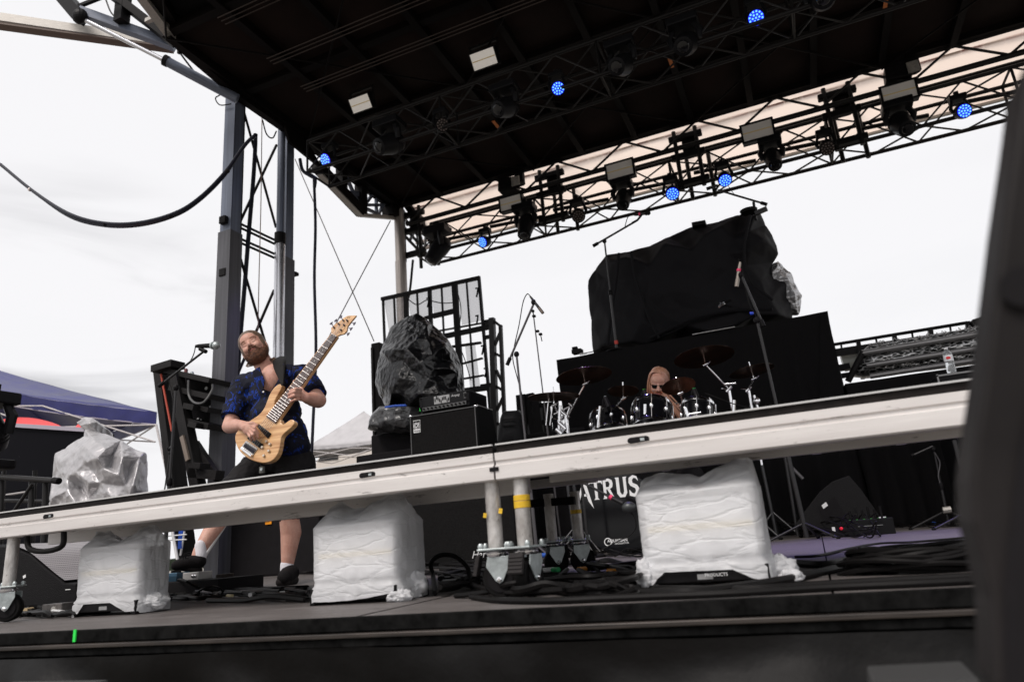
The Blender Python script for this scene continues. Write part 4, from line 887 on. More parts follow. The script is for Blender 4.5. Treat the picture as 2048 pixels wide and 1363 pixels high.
# black speckled panel at left
fleck = mat('speckled black panel', (0.010, 0.010, 0.014), .7, spec=.05)
t_ = fleck.node_tree; vo = t_.nodes.new('ShaderNodeTexVoronoi'); vo.inputs['Scale'].default_value = 5.5; rp = t_.nodes.new('ShaderNodeValToRGB'); rp.color_ramp.elements[0].position = 0.0; rp.color_ramp.elements[0].color = (.6, .6, .6, 1); rp.color_ramp.elements[1].position = .035; rp.color_ramp.elements[1].color = (.004, .004, .006, 1)
tcn = t_.nodes.new('ShaderNodeTexCoord'); t_.links.new(tcn.outputs['Object'], vo.inputs[0]); t_.links.new(vo.outputs['Distance'], rp.inputs[0]); t_.links.new(rp.outputs[0], t_.nodes['Principled BSDF'].inputs['Base Color'])
t = thing('speckled_case', 'tall black speckled panel at the far left under the blue canopy', 'panel', P(80, 1130, 4.2))
q = MB(); q.prism([P(-80, 846, 4.2), P(30, 849, 4.2), P(170, 862, 4.2), P(170, 1130, 4.2), P(-80, 1140, 4.2)], (0, .4, 0)); q.build('panel', fleck, t)
q = MB(); q.bar(P(-80, 843, 4.18), P(172, 859, 4.18), .05, .05); q.build('top_edge', mat('lilac grey hem', (.35, .32, .38), .6), t)
# moving head on a truss table at far left
mover(-26, 862, 2.0, 96, (.35, -.6, 1), 'large black moving head cut by the left edge of the photo', .62)
t = thing('truss_table', 'black truss table at the left edge carrying a large moving head', 'truss table', P(50, 1120, 2.0))
rod('pipe', P(-80, 948, 2.0), P(116, 961, 2.0), .022, truss_m, t, 12); rod('pipe_end', P(108, 960, 2.0), P(118, 961.5, 2.0), .026, black, t, 14)
for x in (4, 64, 92): rod('upright', P(x, 958, 2.04), P(x - 6, 1118, 2.04), .022, truss_m, t)
for x in (8, 70): rod('upright', P(x, 940, 2.4), P(x - 6, 1118, 2.4), .018, truss_m, t)
rod('diagonal', P(66, 966, 2.02), P(12, 1045, 2.02), .014, truss_m, t); rod('rail', P(-20, 1000, 2.3), P(96, 1002, 2.3), .015, truss_m, t)
q = MB(); q.box(P(-12, 930, 2.1), (.26, .22, .08)); q.build('base_plate', black, t, bevel=.02)
q = MB(); q.box(P(40, 985, 2.8), (.35, .05, .012)); q.build('light_strip', mat('pale strip', (.4, .38, .38), .5), t)
# leaning black stabiliser frame left of the tower
fr = thing('stabiliser_frame', 'black folded steel frame with round holes between the microphone stand and the tower', 'frame', P(390, 1120, 4.0))
YF_ = 4.0
def fb(n_, a, b, w1, w2=None, m=black, dy_=0.0): slab(n_, P(*a, YF_ + dy_), P(*b, YF_ + dy_), w1, w2 or w1, m, fr, up=V((0, 1, 0)))
steelk = mat('dark steel plate', (.035, .033, .033), .5, .2, var=.3, vscale=6)
fb('leg', (326, 742), (374, 1120), .10, .2, steelk, .2); fb('leg', (352, 750), (402, 1000), .12, .12, steelk)
fb('cap', (316, 740), (356, 728), .08, .2, steelk)
q = MB(); q.prism([P(350, 742, YF_ + .3), P(440, 764, YF_ + .3), P(440, 862, YF_ + .3), P(382, 846, YF_ + .3)], (0, .03, 0)); q.build('back_plate', blackmatt, fr)
for a, b, w_ in (((352, 745), (442, 765), .06), ((362, 779), (440, 797), .06), ((374, 812), (440, 823), .055), ((382, 842), (440, 856), .07)): fb('shelf', a, b, w_, .35, steelk, .15)
for a in ((372, 742), (384, 748)): q = MB(); q.lathe([(.02, -.03), (.02, .02), (.012, .03)], P(*a, YF_)); q.build('knob', mat('dull red', (.15, .04, .04), .5) if a[0] < 380 else zinc, fr)
skyhole = mat('pale hole disc', (.9, .9, .9), .5)
for a, r in (((412.5, 776), .022), ((421, 813.5), .021), ((396, 838), .02), ((402, 841), .02)): q = MB(); q.lathe([(r, 0), (r * .9, .004)], P(*a, YF_ + .29), (0, -1, 0), 14); q.build('sky_hole_disc', skyhole, fr)  # white discs painted on as bright sky showing through the holes
rod('stripe', P(322, 748, YF_ - .02), P(344, 862, YF_ - .02), .012, mat('rust red paint', (.45, .06, .03), .6), fr)
fb('brace', (390, 885), (440, 962), .07, .07, steelk, .1); fb('foot', (385, 945), (440, 950), .10, .12, steelk); fb('rack_teeth', (366, 872), (378, 920), .05, .05, mat('cream worn metal', (.2, .16, .13), .6), -.06); fb('cleat', (376, 812), (396, 816), .06, .14, steelk, -.05); fb('cleat', (386, 848), (402, 852), .06, .14, steelk, -.05); fb('cleat', (394, 930), (410, 932), .06, .14, steelk, -.05)
cable([P(377, 760, 3.95), P(378, 790, 3.95), P(390, 805, 3.9), P(408, 803, 3.9), P(424, 780, 3.95), P(425, 768, 3.95)], .012, 'grey cable loop hanging in the black stabiliser frame', mat('grey cable', (.09, .09, .09), .5))
# black cases behind the bass player, seen under the deck
t = thing('stage_case', 'large black case behind the legs of the bass player with an orange label', 'case', P(530, 1140, 4.4))
q = MB(); q.box((P(530, 1100, 4.4).x, 4.75, .5), (P(632, 1100, 4.4).x - P(424, 1100, 4.4).x, .7, 1.0)); q.build('body', blackmatt, t, bevel=.02)
q = MB(); q.box(P(537, 1043, 4.39), (.085, .006, .05)); q.build('label_sticker', mat('orange sticker', (.85, .3, .01), .5), t)
text_part('CAUTION', .012, black, t, P(530, 1044, 4.383), (1, 0, 0), (0, 0, 1), depth=.0005)
t = thing('folding_stand', 'white folding stand legs behind the left foot of the bass player', 'stand', P(420, 1130, 3.4))
wp = mat('white painted tube', (.72, .72, .72), .4)
rod('leg', P(456, 1040, 3.4), P(402, 1122, 3.4), .017, wp, t); rod('leg', P(342, 1045, 3.4), P(355, 1118, 3.4), .014, wp, t)
rod('rail', P(325, 1072, 3.4), P(373, 1068, 3.4), .006, wp, t); rod('rail', P(328, 1080, 3.4), P(373, 1078, 3.4), .006, wp, t)
rod('leg', P(369, 1062, 3.5), P(361, 1110, 3.5), .01, wp, t)
q = MB(); q.box(P(362, 1075, 3.5), (.05, .02, .2)); q.build('blue_strap', mat('blue strap', (.02, .09, .5), .5), t)
# LED panel frame and ladder truss in the distance
pf = thing('video_wall', 'tall black screen frame with grey mesh panels behind the covered amplifier', 'frame', P(860, 1060, 7.0))
YL = 7.0
def bl(n_, a, b, w_, d_=.05, m=black): slab(n_, P(*a, YL), P(*b, YL), w_ * .5, d_, m, pf, up=V((0, 1, 0)))
slab('top_rail', P(763, 598, YL), P(960, 555, YL), .05, .05, black, pf)
for xt, yt, xb, yb, w_ in ((766, 598, 778, 900, .04), (812, 587, 820, 900, .13), (859, 577, 872, 900, .10), (909, 566, 930, 900, .17), (958, 556, 985, 870, .07)): bl('post', (xt, yt), (xb, yb), w_)
for xt, yt, xb, yb in ((788, 593, 800, 880), (834, 582, 848, 880), (883, 572, 898, 880), (933, 562, 955, 870)): bl('mullion', (xt, yt), (xb, yb), .022)
for a, b, w_ in (((866, 632), (908, 622), .14), ((850, 636), (866, 632), .09), ((880, 661), (963, 646), .03), ((890, 672), (985, 652), .14), ((905, 693), (962, 685), .06), ((925, 727), (965, 716), .04), ((928, 757), (968, 750), .04), ((930, 781), (980, 774), .15), ((962, 772), (990, 768), .1), ((966, 645), (985, 642), .12), ((968, 675), (985, 672), .1)): bl('rail', a, b, w_, .05)
meshp = bpy.data.materials.new('grey screen mesh'); meshp.use_nodes = True; t_ = meshp.node_tree; pb = t_.nodes['Principled BSDF']; pb.inputs['Base Color'].default_value = (.30, .28, .30, 1); tp_ = t_.nodes.new('ShaderNodeBsdfTransparent'); mx = t_.nodes.new('ShaderNodeMixShader'); mx.inputs[0].default_value = .72
t_.links.new(pb.outputs[0], mx.inputs[1]); t_.links.new(tp_.outputs[0], mx.inputs[2]); t_.links.new(mx.outputs[0], t_.nodes['Material Output'].inputs[0])
for a, b, c, d in (((768, 600), (809, 590), (818, 660), (778, 662)), ((815, 588), (856, 579), (864, 636), (822, 640)), ((862, 578), (904, 568), (914, 618), (868, 630)), ((913, 567), (956, 558), (965, 640), (924, 650)), ((930, 690), (950, 688), (960, 770), (940, 775))):
    q = MB(); q.prism([P(*a, YL + .03), P(*b, YL + .03), P(*c, YL + .03), P(*d, YL + .03)], (0, .006, 0)); q.build('mesh_panel', meshp, pf)
for a in ((951, 585), (951, 640), (853, 605), (962, 700), (968, 745)):
    q = MB(); q.tube([P(a[0], a[1] - 8, YL - .03), P(a[0] + 5, a[1] - 10, YL - .03), P(a[0] + 4, a[1], YL - .03), P(a[0] + 2, a[1] + 9, YL - .03)], .014, 5); q.build('latch', black, pf)
q = MB(); q.tube(sweep([P(816, 598, YL), P(834, 609, YL), P(853, 600, YL), P(865, 602, YL), P(885, 606, YL), P(906, 605, YL)]), .008, 5); q.build('wire', black, pf)
q = MB(); q.tube(sweep([P(917, 590, YL), P(922, 620, YL), P(918, 680, YL), P(930, 720, YL), P(942, 760, YL)]), .007, 5); q.build('wire', black, pf)
lt = thing('ladder_truss', 'black ladder truss standing right of the screen frame', 'truss', P(1000, 1060, 6.6))
def ll(n_, a, b, w_): slab(n_, P(*a, 6.6), P(*b, 6.6), w_, w_, truss_m, lt)
ll('post', (984, 636), (997, 1050), .075); ll('post', (1001, 650), (1018, 1050), .045)
for a, b in (((986, 640), (1001, 652)), ((990, 706), (1004, 714)), ((990, 690), (1000, 665)), ((993, 740), (1006, 768)), ((992, 772), (1009, 782)), ((994, 820), (1008, 790)), ((994, 846), (1012, 852))): ll('rung', a, b, .035)
t = thing('black_column', 'tall dark column left of the plastic covered amplifier', 'column', P(753, 1080, 5.6))
q = MB(); q.box((P(753, 900, 5.6).x, 5.75, P(753, 683, 5.6).z / 2), (.13, .25, P(753, 683, 5.6).z)); q.build('body', black, t, bevel=.01)
q = MB(); q.box((P(748, 900, 5.6).x, 5.61, P(753, 690, 5.6).z / 2), (.03, .02, P(753, 695, 5.6).z)); q.build('edge_strip', steelk, t)
# gear wrapped in glossy black plastic
bplast = mat('glossy black plastic sheet', (0.006, 0.006, 0.007), .30, spec=.42, crinkle=(13, .7, .02))
t = thing('covered_amplifier', 'tall amplifier stack wrapped in glossy black plastic sheeting', 'covered gear', P(840, 1095, 4.9))
facets('plastic_cover', bplast, t, [(833, 626), (815, 632), (783, 650), (774, 670), (767, 686), (759, 707), (755, 723), (750, 768), (756, 784), (763, 797), (772, 814), (795, 817), (842, 823), (899, 823), (929, 818), (929, 780), (926, 759), (922, 732), (914, 709), (908, 698), (897, 680), (881, 661), (867, 650), (849, 634)], [(764, 702, 0.25), (815, 698, 0.42), (785, 699, 0.36), (838, 724, 0.46), (858, 755, 0.44), (882, 786, 0.42), (842, 786, 0.44), (779, 811, 0.3), (797, 755, 0.4), (831, 636, 0.06), (854, 650, 0.2), (808, 668, 0.22), (835, 677, 0.32), (856, 677, 0.3), (864, 709, 0.4), (867, 736, 0.4), (897, 705, 0.3), (885, 718, 0.22), (881, 750, 0.28), (874, 768, 0.38), (895, 777, 0.24), (899, 736, 0.32), (913, 773, 0.14), (913, 745, 0.22), (876, 680, 0.18), (888, 691, 0.26), (904, 723, 0.18), (783, 668, 0.12), (797, 686, 0.28), (758, 745, 0.16), (765, 773, 0.2)], 4.9, .5, 4, (.016, .09), 10, 5, .03)
shell('plastic_skirt', mat('grey sheen plastic', (.05, .05, .052), .3, spec=.8, crinkle=(8, 1, .04)), t, [(771, 814), (790, 812), (850, 815), (860, 850), (850, 866), (800, 868), (748, 862), (750, 845), (757, 828)], 4.85, .3, 21, .05, 3.5, K=12)
q = MB(); q.tube([P(771, 814, 4.55), P(790, 811, 4.45), P(812, 810, 4.4)], .012, 6); q.build('blue_strap', mat('blue strap', (.02, .09, .5), .5), t)
q = MB(); q.box((P(792, 1000, 4.95).x, 5.15, P(792, 862, 4.9).z / 2), (.55, .5, P(792, 862, 4.9).z)); q.build('cabinet', blackmatt, t, bevel=.02)
t = thing('equipment_rack', 'low black rack under the plastic covered amplifier beside the grey canopy', 'rack', P(760, 1100, 4.6))
q = MB(); zt = P(760, 905, 4.6).z; xa, xb = P(712, 905, 4.6).x, P(840, 905, 4.6).x; q.box(((xa + xb) / 2, 4.8, zt / 2), (xb - xa, .4, zt)); q.build('body', blackmatt, t, bevel=.01)
# ---------------------------------------------------------------- bass amplifier stack
tolex = mat('black tolex', (0.012, 0.012, 0.013), .6, bump=.4, bscale=180); grille = mat('black speckled grille cloth', (0.02, 0.019, 0.019), .8, bump=.8, bscale=260, var=.6, vscale=120)
YA = 3.85; xl, xr = P(821, 870, YA).x, P(956, 850, YA).x; ztop = P(888, 820, YA).z; zmid = .66
tc_ = thing('speaker_cabinet', 'upper black bass cabinet with a white logo plate and metal corners', 'speaker cabinet', ((xl + xr) / 2, YA + .2, zmid), 'bass cabinets in the stack')
q = MB(); q.prism([((xl), YA + y, z) for y, z in ((0, zmid + .005), (.42, zmid + .005), (.42, zmid + .35), (.33, ztop), (0, ztop))], (xr - xl, 0, 0)); q.build('cabinet', tolex, tc_, bevel=.008)
q = MB(); q.box(((xl + xr) / 2, YA - .004, (zmid + ztop) / 2), (xr - xl - .045, .012, ztop - zmid - .05)); q.build('grille', grille, tc_, bevel=.003)
pip = mat('grey piping', (.09, .09, .09), .5)
for x in (xl + .014, xr - .014): q = MB(); q.bar((x, YA - .012, zmid + .02), (x, YA - .012, ztop - .015), .008); q.build('piping', pip, tc_)
q = MB(); q.bar((xl + .014, YA - .012, ztop - .012), (xr - .014, YA - .012, ztop - .012), .008); q.build('piping', pip, tc_)
for x in (xl + .012, xr - .012): q = MB(); q.ell((x, YA + .006, ztop - .008), (.022, .022, .018)); q.build('corner', chrome, tc_, smooth=True)
q = MB(); q.bar((xr + .001, YA + .02, ztop + .002), (xr + .001, YA + .33, ztop + .002), .006); q.build('piping', silver, tc_)
lx, lz = P(835, 846, YA).x, P(835, 850, YA).z
q = MB(); q.box((lx, YA - .013, lz - .012), (.072, .004, .115)); q.build('logo_plate', mat('white logo plate', (.8, .8, .8), .4), tc_)
lb = mat('logo black', (.01, .01, .01), .5)
def arc(c, r, a0, a1, w_, y, n=22):
    q = MB(); o_ = []; i_ = []
    for k in range(n + 1):
        a = R(a0 + (a1 - a0) * k / n); o_.append(V((c[0] + (r + w_) * math.cos(a), y, c[1] + (r + w_) * math.sin(a)))); i_.append(V((c[0] + r * math.cos(a), y, c[1] + r * math.sin(a))))
    q.prism(o_ + i_[::-1], (0, -.001, 0)); return q
q = MB(); q.box((lx, YA - .0155, lz + .003), (.066, .0015, .074)); q.build('logo_field', lb, tc_)
q = arc((lx - .004, lz - .004), .011, 0, 359.9, .008, YA - .0165); q.build('logo_ring', mat('white logo plate', (.8, .8, .8), .4), tc_)
q = arc((lx - .004, lz - .004), .024, 0, 300, .005, YA - .0165); q.build('logo_ring', mat('white logo plate', (.8, .8, .8), .4), tc_)
q = MB(); q.box((lx + .024, YA - .017, lz - .004), (.007, .0012, .055)); q.build('logo_bar', mat('white logo plate', (.8, .8, .8), .4), tc_)
text_part('Ampeg', .022, lb, tc_, (lx - .031, YA - .0155, lz - .060), (1, 0, 0), (0, 0, 1), depth=.0005, shear=.3)
tl_ = thing('speaker_cabinet', 'lower black bass cabinet standing on the stage behind the middle strobe', 'speaker cabinet', ((xl + xr) / 2 + .1, YA + .2, 0), 'bass cabinets in the stack')
xr2 = P(1040, 1110, YA - .05).x
q = MB(); q.box(((xl + xr2) / 2, YA + .18, zmid / 2 + .0), (xr2 - xl, .45, zmid - .004)); q.build('cabinet', tolex, tl_, bevel=.01)
q = MB(); q.box(((xl + xr2) / 2, YA - .05, zmid / 2 + .0), (xr2 - xl - .05, .012, zmid - .05)); q.build('grille', grille, tl_, bevel=.003)
text_part('Hartke', .085, printm, tl_, P(943, 1116, YA - .06) , (1, 0, 0), (0, 0, 1), depth=.001, shear=.35)
hx0, hx1 = P(840, 805, YA).x, P(937, 795, YA).x; hz0, hz1 = ztop + .012, P(890, 786, YA).z
hd = thing('amplifier_head', 'black rack bass amplifier head with slider panel and knobs on the upper cabinet', 'amplifier', ((hx0 + hx1) / 2, YA + .2, ztop))
q = MB(); q.box(((hx0 + hx1) / 2, YA + .2, (hz0 + hz1) / 2), (hx1 - hx0, .38, hz1 - hz0)); q.build('chassis', housing, hd, bevel=.004)
hh = hz1 - hz0; fy = YA + .006
q = MB(); q.box(((hx0 + hx1) / 2, fy, hz0 + hh * .64), (hx1 - hx0 + .01, .012, hh * .68)); q.build('front_panel', mat('charcoal panel', (.03, .03, .032), .35), hd, bevel=.002)
q = MB(); q.box(((hx0 + hx1) / 2, fy - .004, hz0 + hh * .18), (hx1 - hx0 - .05, .014, hh * .22)); q.build('knob_strip', mat('grey panel', (.12, .12, .12), .4, .4), hd)
ex = hx0 + (hx1 - hx0) * .42; q = MB(); q.box((ex + .02, fy - .008, hz0 + hh * .64), (.16, .004, hh * .50)); q.build('slider_panel', mat('pale slider panel', (.4, .4, .4), .5), hd)
for k in range(10): q = MB(); q.box((ex - .048 + k * .0155, fy - .012, hz0 + hh * (.64 + .15 * math.sin(k * 1.3) * (1 if k % 3 else .4))), (.007, .006, hh * .20)); q.build('slider', black, hd)
for k in range(11): q = MB(); q.lathe([(.0085, 0), (.008, .016), (.004, .018)], (hx0 + .045 + k * (hx1 - hx0 - .09) / 10, fy - .010, hz0 + hh * .18), (0, -1, 0), 12); q.build('knob', rubber, hd, smooth=True)
q = MB(); q.box((hx1 - .03, fy - .008, hz0 + hh * .66), (.026, .006, hh * .36)); q.build('power_switch', mat('grey print', (.25, .25, .25), .6), hd); q = MB(); q.box((hx1 - .03, fy - .012, hz0 + hh * .66), (.018, .006, hh * .28)); q.build('rocker', black, hd)
text_part('Ampeg', .03, printm, hd, (ex + .115, fy - .0075, hz0 + hh * .70), (1, 0, 0), (0, 0, 1), depth=.0005, shear=.3)
for s_ in (hx0 + .012, hx1 - .004):
    q = MB(); q.tube(sweep([(s_, fy - .004, hz0 + hh * .2), (s_, fy - .03, hz0 + hh * .3), (s_, fy - .03, hz0 + hh * .8), (s_, fy - .004, hz0 + hh * .9)], 3), .005, 6); q.build('handle', black, hd)
for k in range(9): q = MB(); q.box((hx1 + .002, YA + .2, hz0 + hh * (.15 + .085 * k)), (.003, .30, .004)); q.build('vent_slot', blackmatt, hd)
q = MB(); q.box((hx0 - .004, YA + .01, hz0 + .03), (.01, .02, .03)); q.build('green_tab', mat('green tab', (.02, .5, .05), .5), hd)
# dark floor fixture right of the stack
t = thing('floor_fixture', 'squat dark grey covered light fixture right of the bass cabinet', 'light fixture', P(1028, 1070, 5.2))
shell('cover', mat('dark grey fixture shell', (.03, .03, .032), .45), t, [(1004, 835), (1010, 822), (1040, 820), (1045, 832), (1050, 866), (1052, 900), (996, 905), (1000, 860)], 5.2, .14, 5, .01, 4)
for y in (838, 850): q = MB(); q.bar(P(1004, y + 1, 5.04), P(1046, y - 2, 5.04), .012); q.build('band', black, t)
q = MB(); q.box((P(1024, 1000, 5.2).x, 5.35, P(1024, 900, 5.2).z / 2), (.36, .3, P(1024, 900, 5.2).z)); q.build('road_case', blackmatt, t, bevel=.01)
# small frames behind the hi hat
t = thing('folded_barrier', 'low black frame with white gaps behind the left side of the drum kit', 'frame', P(1080, 1060, 6.2))
for a, b, w_ in (((1044, 790), (1052, 900), .12), ((1056, 794), (1068, 870), .07), ((1072, 800), (1082, 870), .1), ((1092, 806), (1098, 870), .08), ((1110, 800), (1114, 880), .07), ((1044, 795), (1068, 790), .06), ((1068, 812), (1115, 806), .05), ((1054, 850), (1066, 800), .04), ((1082, 845), (1112, 838), .05)): slab('bar', P(*a, 6.2), P(*b, 6.2), w_, w_, black, t)
t = thing('low_case', 'low black case in front of the frame beside the hi hat', 'case', P(1090, 1060, 5.6))
q = MB(); zt = P(1090, 862, 5.6).z; q.box((P(1090, 900, 5.6).x, 5.8, zt / 2), (.95, .35, zt)); q.build('body', blackmatt, t, bevel=.02)

# ---------------------------------------------------------------- black draped risers
drape = mat('black wool drape', (0.006, 0.0055, 0.006), .95, bump=.4, bscale=7, spec=.15)
def draped(label, x0, x1, Y, zt, depth, seed, name='draped_riser'):
    t = thing(name, label, 'riser', ((x0 + x1) / 2, Y + depth / 2, 0)); q = MB(); rows = []
    per = [(x0 + (x1 - x0) * k / 90, Y) for k in range(91)] + [(x1, Y + depth * k / 30) for k in range(1, 31)] + [(x1 - (x1 - x0) * k / 20, Y + depth) for k in range(1, 21)] + [(x0, Y + depth - depth * k / 30) for k in range(1, 30)]
    for j in range(14):
        f = j / 13; row = []
        for i, (x, y) in enumerate(per):
            d = .035 * math.sin(i * .9 + 2 * noise.noise(V((i * .1, f * 2, seed)))) * (1 - f) ** .7 + .03 * noise.noise(V((x * 3, y * 3 + f * 2, seed)))
            cx_, cy_ = (x0 + x1) / 2, Y + depth / 2
            ox = (1 if x > cx_ else -1) * (abs(x - (x0 if x < cx_ else x1)) < 1e-6); oy = (1 if y > cy_ else -1) * (abs(y - (Y if y < cy_ else Y + depth)) < 1e-6)
            row.append(V((x + ox * d, y + oy * d, zt * f)))
        rows.append(row)
    cx_, cy_ = (x0 + x1) / 2, Y + depth / 2
    for k in range(1, 6): row = [V((cx_ + (x - cx_) * (1 - k / 5.02), cy_ + (y - cy_) * (1 - k / 5.02), zt + .012 * noise.noise(V((x * 2, y * 2, seed))))) for x, y in per]; rows.append(row)
    q.grid(rows, True); q.build('drape', drape, t, smooth='full', fix=False)
    return t
YR = 5.75
rx0, rx1 = P(1114, 716, YR).x, P(1655, 632, YR).x; rz = P(1400, 668, YR).z
R1 = draped('tall black draped riser behind the drum kit', rx0, rx1, YR, rz, 2.3, 4)
rod('edge_trim', (P(1385, 665, YR).x, YR - .03, rz + .004), (P(1470, 652, YR).x, YR - .03, rz + .004), .005, silver, R1)
q = MB(); q.prism([P(1640, 624, YR - .02), P(1657, 640, YR - .02), P(1672, 700, YR - .02), P(1684, 762, YR - .02), P(1700, 850, YR - .02), P(1640, 860, YR - .02)], (0, 2.0, 0)); q.build('drape_fold', drape, R1)
R2 = draped('lower black draped riser at the right below the rolled mesh', P(1690, 766, YR).x, P(2250, 690, YR).x, YR - .0, P(1760, 757, YR).z, 1.6, 8)
gear = mat('black cloth cover', (0.005, 0.0045, 0.006), .75, bump=.25, bscale=5, spec=.22)
gt = thing('covered_drum_riser', 'huge black cloth covered gear on top of the tall riser', 'covered gear', (P(1380, 660, 6.6).x, 6.75, rz))
facets('cloth_cover', gear, gt, [(1186, 712), (1180, 640), (1174, 580), (1177, 560), (1190, 540), (1212, 508), (1255, 503), (1300, 490), (1335, 474), (1378, 455), (1440, 442), (1480, 430), (1505, 416), (1522, 424), (1530, 450), (1545, 470), (1556, 492), (1558, 508), (1546, 525), (1545, 545), (1572, 563), (1580, 600), (1585, 640), (1480, 662), (1340, 688), (1260, 702)], [(1225, 522, .45), (1252, 515, .55), (1330, 487, .62), (1440, 453, .60), (1508, 432, .40), (1205, 690, .30), (1260, 685, .60), (1330, 672, .64), (1480, 648, .62), (1560, 630, .45), (1240, 600, .42), (1292, 590, .62), (1268, 560, .50), (1380, 560, .66), (1460, 540, .58), (1530, 480, .50), (1520, 560, .40), (1540, 600, .5), (1480, 610, .66), (1400, 620, .58), (1200, 600, .2), (1195, 560, .12), (1318, 620, .55), (1215, 560, .30), (1420, 500, .64), (1500, 500, .60), (1350, 520, .58), (1300, 530, .64), (1225, 650, .4), (1285, 640, .66)], 6.75, 1.0, 4, (.03, .3), 26, 8, .05)
for pts in (((1262, 503), (1272, 560), (1300, 640), (1318, 676)), ((1238, 506), (1232, 560), (1222, 630), (1215, 690)), ((1300, 676), (1380, 640), (1460, 622), (1545, 618)), ((1500, 430), (1488, 500), (1500, 560), (1545, 600))): q = MB(); q.tube(sweep([P(x, y, 6.09) for x, y in pts]), .018, 6); q.build('fold', gear, gt, smooth=True)
q = MB(); q.lathe([(.09, 0), (.10, .03), (.02, .04)], P(1498, 425, 6.3)); q.build('knob', black, gt)
q = MB(); q.bar(P(1385, 452, 6.5), P(1412, 447, 6.5), .12, .05); q.build('hard_edge', black, gt)
st_ = thing('silver_cover', 'crumpled silver plastic bundle at the right end of the black covered gear', 'plastic cover', (P(1585, 600, 6.7).x, 6.7, rz))
facets('plastic', mat('shiny silver plastic', (.5, .5, .51), .25, .5, crinkle=(7, 1, .05)), st_, [(1540, 530), (1556, 520), (1566, 534), (1582, 545), (1592, 572), (1604, 590), (1602, 612), (1596, 630), (1572, 634), (1550, 600)], [(1575, 560, .15), (1590, 590, .2), (1580, 615, .12)], 6.85, .2, 4, (.02, .08), 12, 4, .06)
t = thing('spring_clamp', 'silver spring clamp on the black covered gear', 'clamp', P(1445, 608, 5.85))
q = MB(); q.tube([P(1438, 615, 5.85), P(1444, 608, 5.84), P(1450, 604, 5.85)], [.02, .03, .012], 8); q.build('jaw', chrome, t); q = MB(); q.tube([P(1446, 606, 5.84), P(1462, 600, 5.85)], .012, 6); q.build('grip', rubber, t); q = MB(); q.tube([P(1446, 610, 5.84), P(1464, 613, 5.85)], .012, 6); q.build('grip', rubber, t)
t = thing('stage_box', 'small black box with a white plug on the left corner of the tall riser', 'box', P(1155, 706, 6.0))
q = MB(); q.box(P(1155, 703, 6.0), (.12, .1, .05)); q.build('body', black, t, bevel=.005); q = MB(); q.box(P(1150, 697, 6.0), (.06, .05, .04)); q.build('knob', blackmatt, t); q = MB(); q.box(P(1166, 707, 5.95), (.08, .02, .015)); q.build('plug', wp, t)
cable([P(1165, 706, 5.95), P(1180, 704, 5.95), P(1205, 698, 5.95), P(1232, 693, 6.0)], .006, 'thin cable along the top of the tall riser')
# rolled mesh barrier and frame on the right
mesh_m = mat('crumpled wire mesh', (.32, .32, .32), .35, .6)
t_ = mesh_m.node_tree; b_ = t_.nodes['Principled BSDF']; w_n = t_.nodes.new('ShaderNodeTexVoronoi'); w_n.feature = 'DISTANCE_TO_EDGE'; w_n.inputs['Scale'].default_value = 13
tcn = t_.nodes.new('ShaderNodeTexCoord'); mpn = t_.nodes.new('ShaderNodeMapping'); mpn.inputs['Scale'].default_value = (1, 2, 3.2); rp = t_.nodes.new('ShaderNodeValToRGB'); rp.color_ramp.elements[0].position = .03; rp.color_ramp.elements[0].color = (.65, .65, .65, 1); rp.color_ramp.elements[1].position = .13; rp.color_ramp.elements[1].color = (.01, .01, .01, 1)
t_.links.new(tcn.outputs['Object'], mpn.inputs[0]); t_.links.new(mpn.outputs[0], w_n.inputs[0]); t_.links.new(w_n.outputs['Distance'], rp.inputs[0]); t_.links.new(rp.outputs[0], b_.inputs['Base Color'])
rm = thing('mesh_barrier', 'stacked grey tube barriers with wire mesh on the right riser', 'barrier', P(1850, 760, 6.9))
tubeg = mat('grey metal tube', (.33, .32, .32), .35, .5, var=.2, vscale=9)
shell('wire_mesh', mesh_m, rm, [(1700, 752), (1716, 716), (1728, 700), (1800, 686), (1900, 668), (1990, 652), (1990, 722), (1900, 734), (1800, 746), (1730, 756)], 7.0, .25, 51, .05, 6, K=8, pw_=5)
rod('tube', P(1724, 706, 6.72), P(2000, 660, 6.72), .034, tubeg, rm, 14); rod('tube', P(1733, 731, 6.70), P(2000, 689, 6.70), .031, tubeg, rm, 14); rod('tube', P(1726, 703, 6.72), P(1696, 762, 6.72), .034, steelk, rm, 14)
rod('tube', P(1740, 752, 6.66), P(2000, 712, 6.66), .03, tubeg, rm, 12)
for k in range(46):
    f = k / 45; a = P(1735 + 250 * f, 698 - 42 * f, 6.85); q = MB(); q.tube([a + V((random.uniform(-.05, .05), 0, 0)), a + V((.03, -.02, random.uniform(.03, .07))), a + V((.08, 0, .0))], .006, 4); q.build('wire', tubeg, rm)
ff = thing('rail_frame', 'black open rail frame along the skyline at the right', 'frame', P(1800, 760, 8.2))
rod('rail', P(1660, 690, 8.2), P(1934, 645, 8.2), .022, black, ff); slab('rail', P(1660, 707, 8.2), P(1950, 664, 8.2), .05, .10, steelk, ff)
for x, w_ in ((1716, .09), (1788, .07), (1860, .10), (1935, .07)): y = 690 - (x - 1668) * .168; slab('post', P(x, y - 2, 8.2), P(x + 10, y + 75, 8.2), w_, .05, steelk, ff)
for x in (1682, 1752, 1824, 1900): y = 690 - (x - 1668) * .168; rod('thin_post', P(x, y, 8.2), P(x + 3, y + 22, 8.2), .012, black, ff)
q = MB(); q.box(P(1968, 652, 8.1), (.22, .2, .2), Matrix.Rotation(-.15, 3, 'Y')); q.build('box_end', steelk, ff); q = MB(); q.box(P(1947, 655, 8.15), (.10, .1, .12)); q.build('box_end', black, ff)
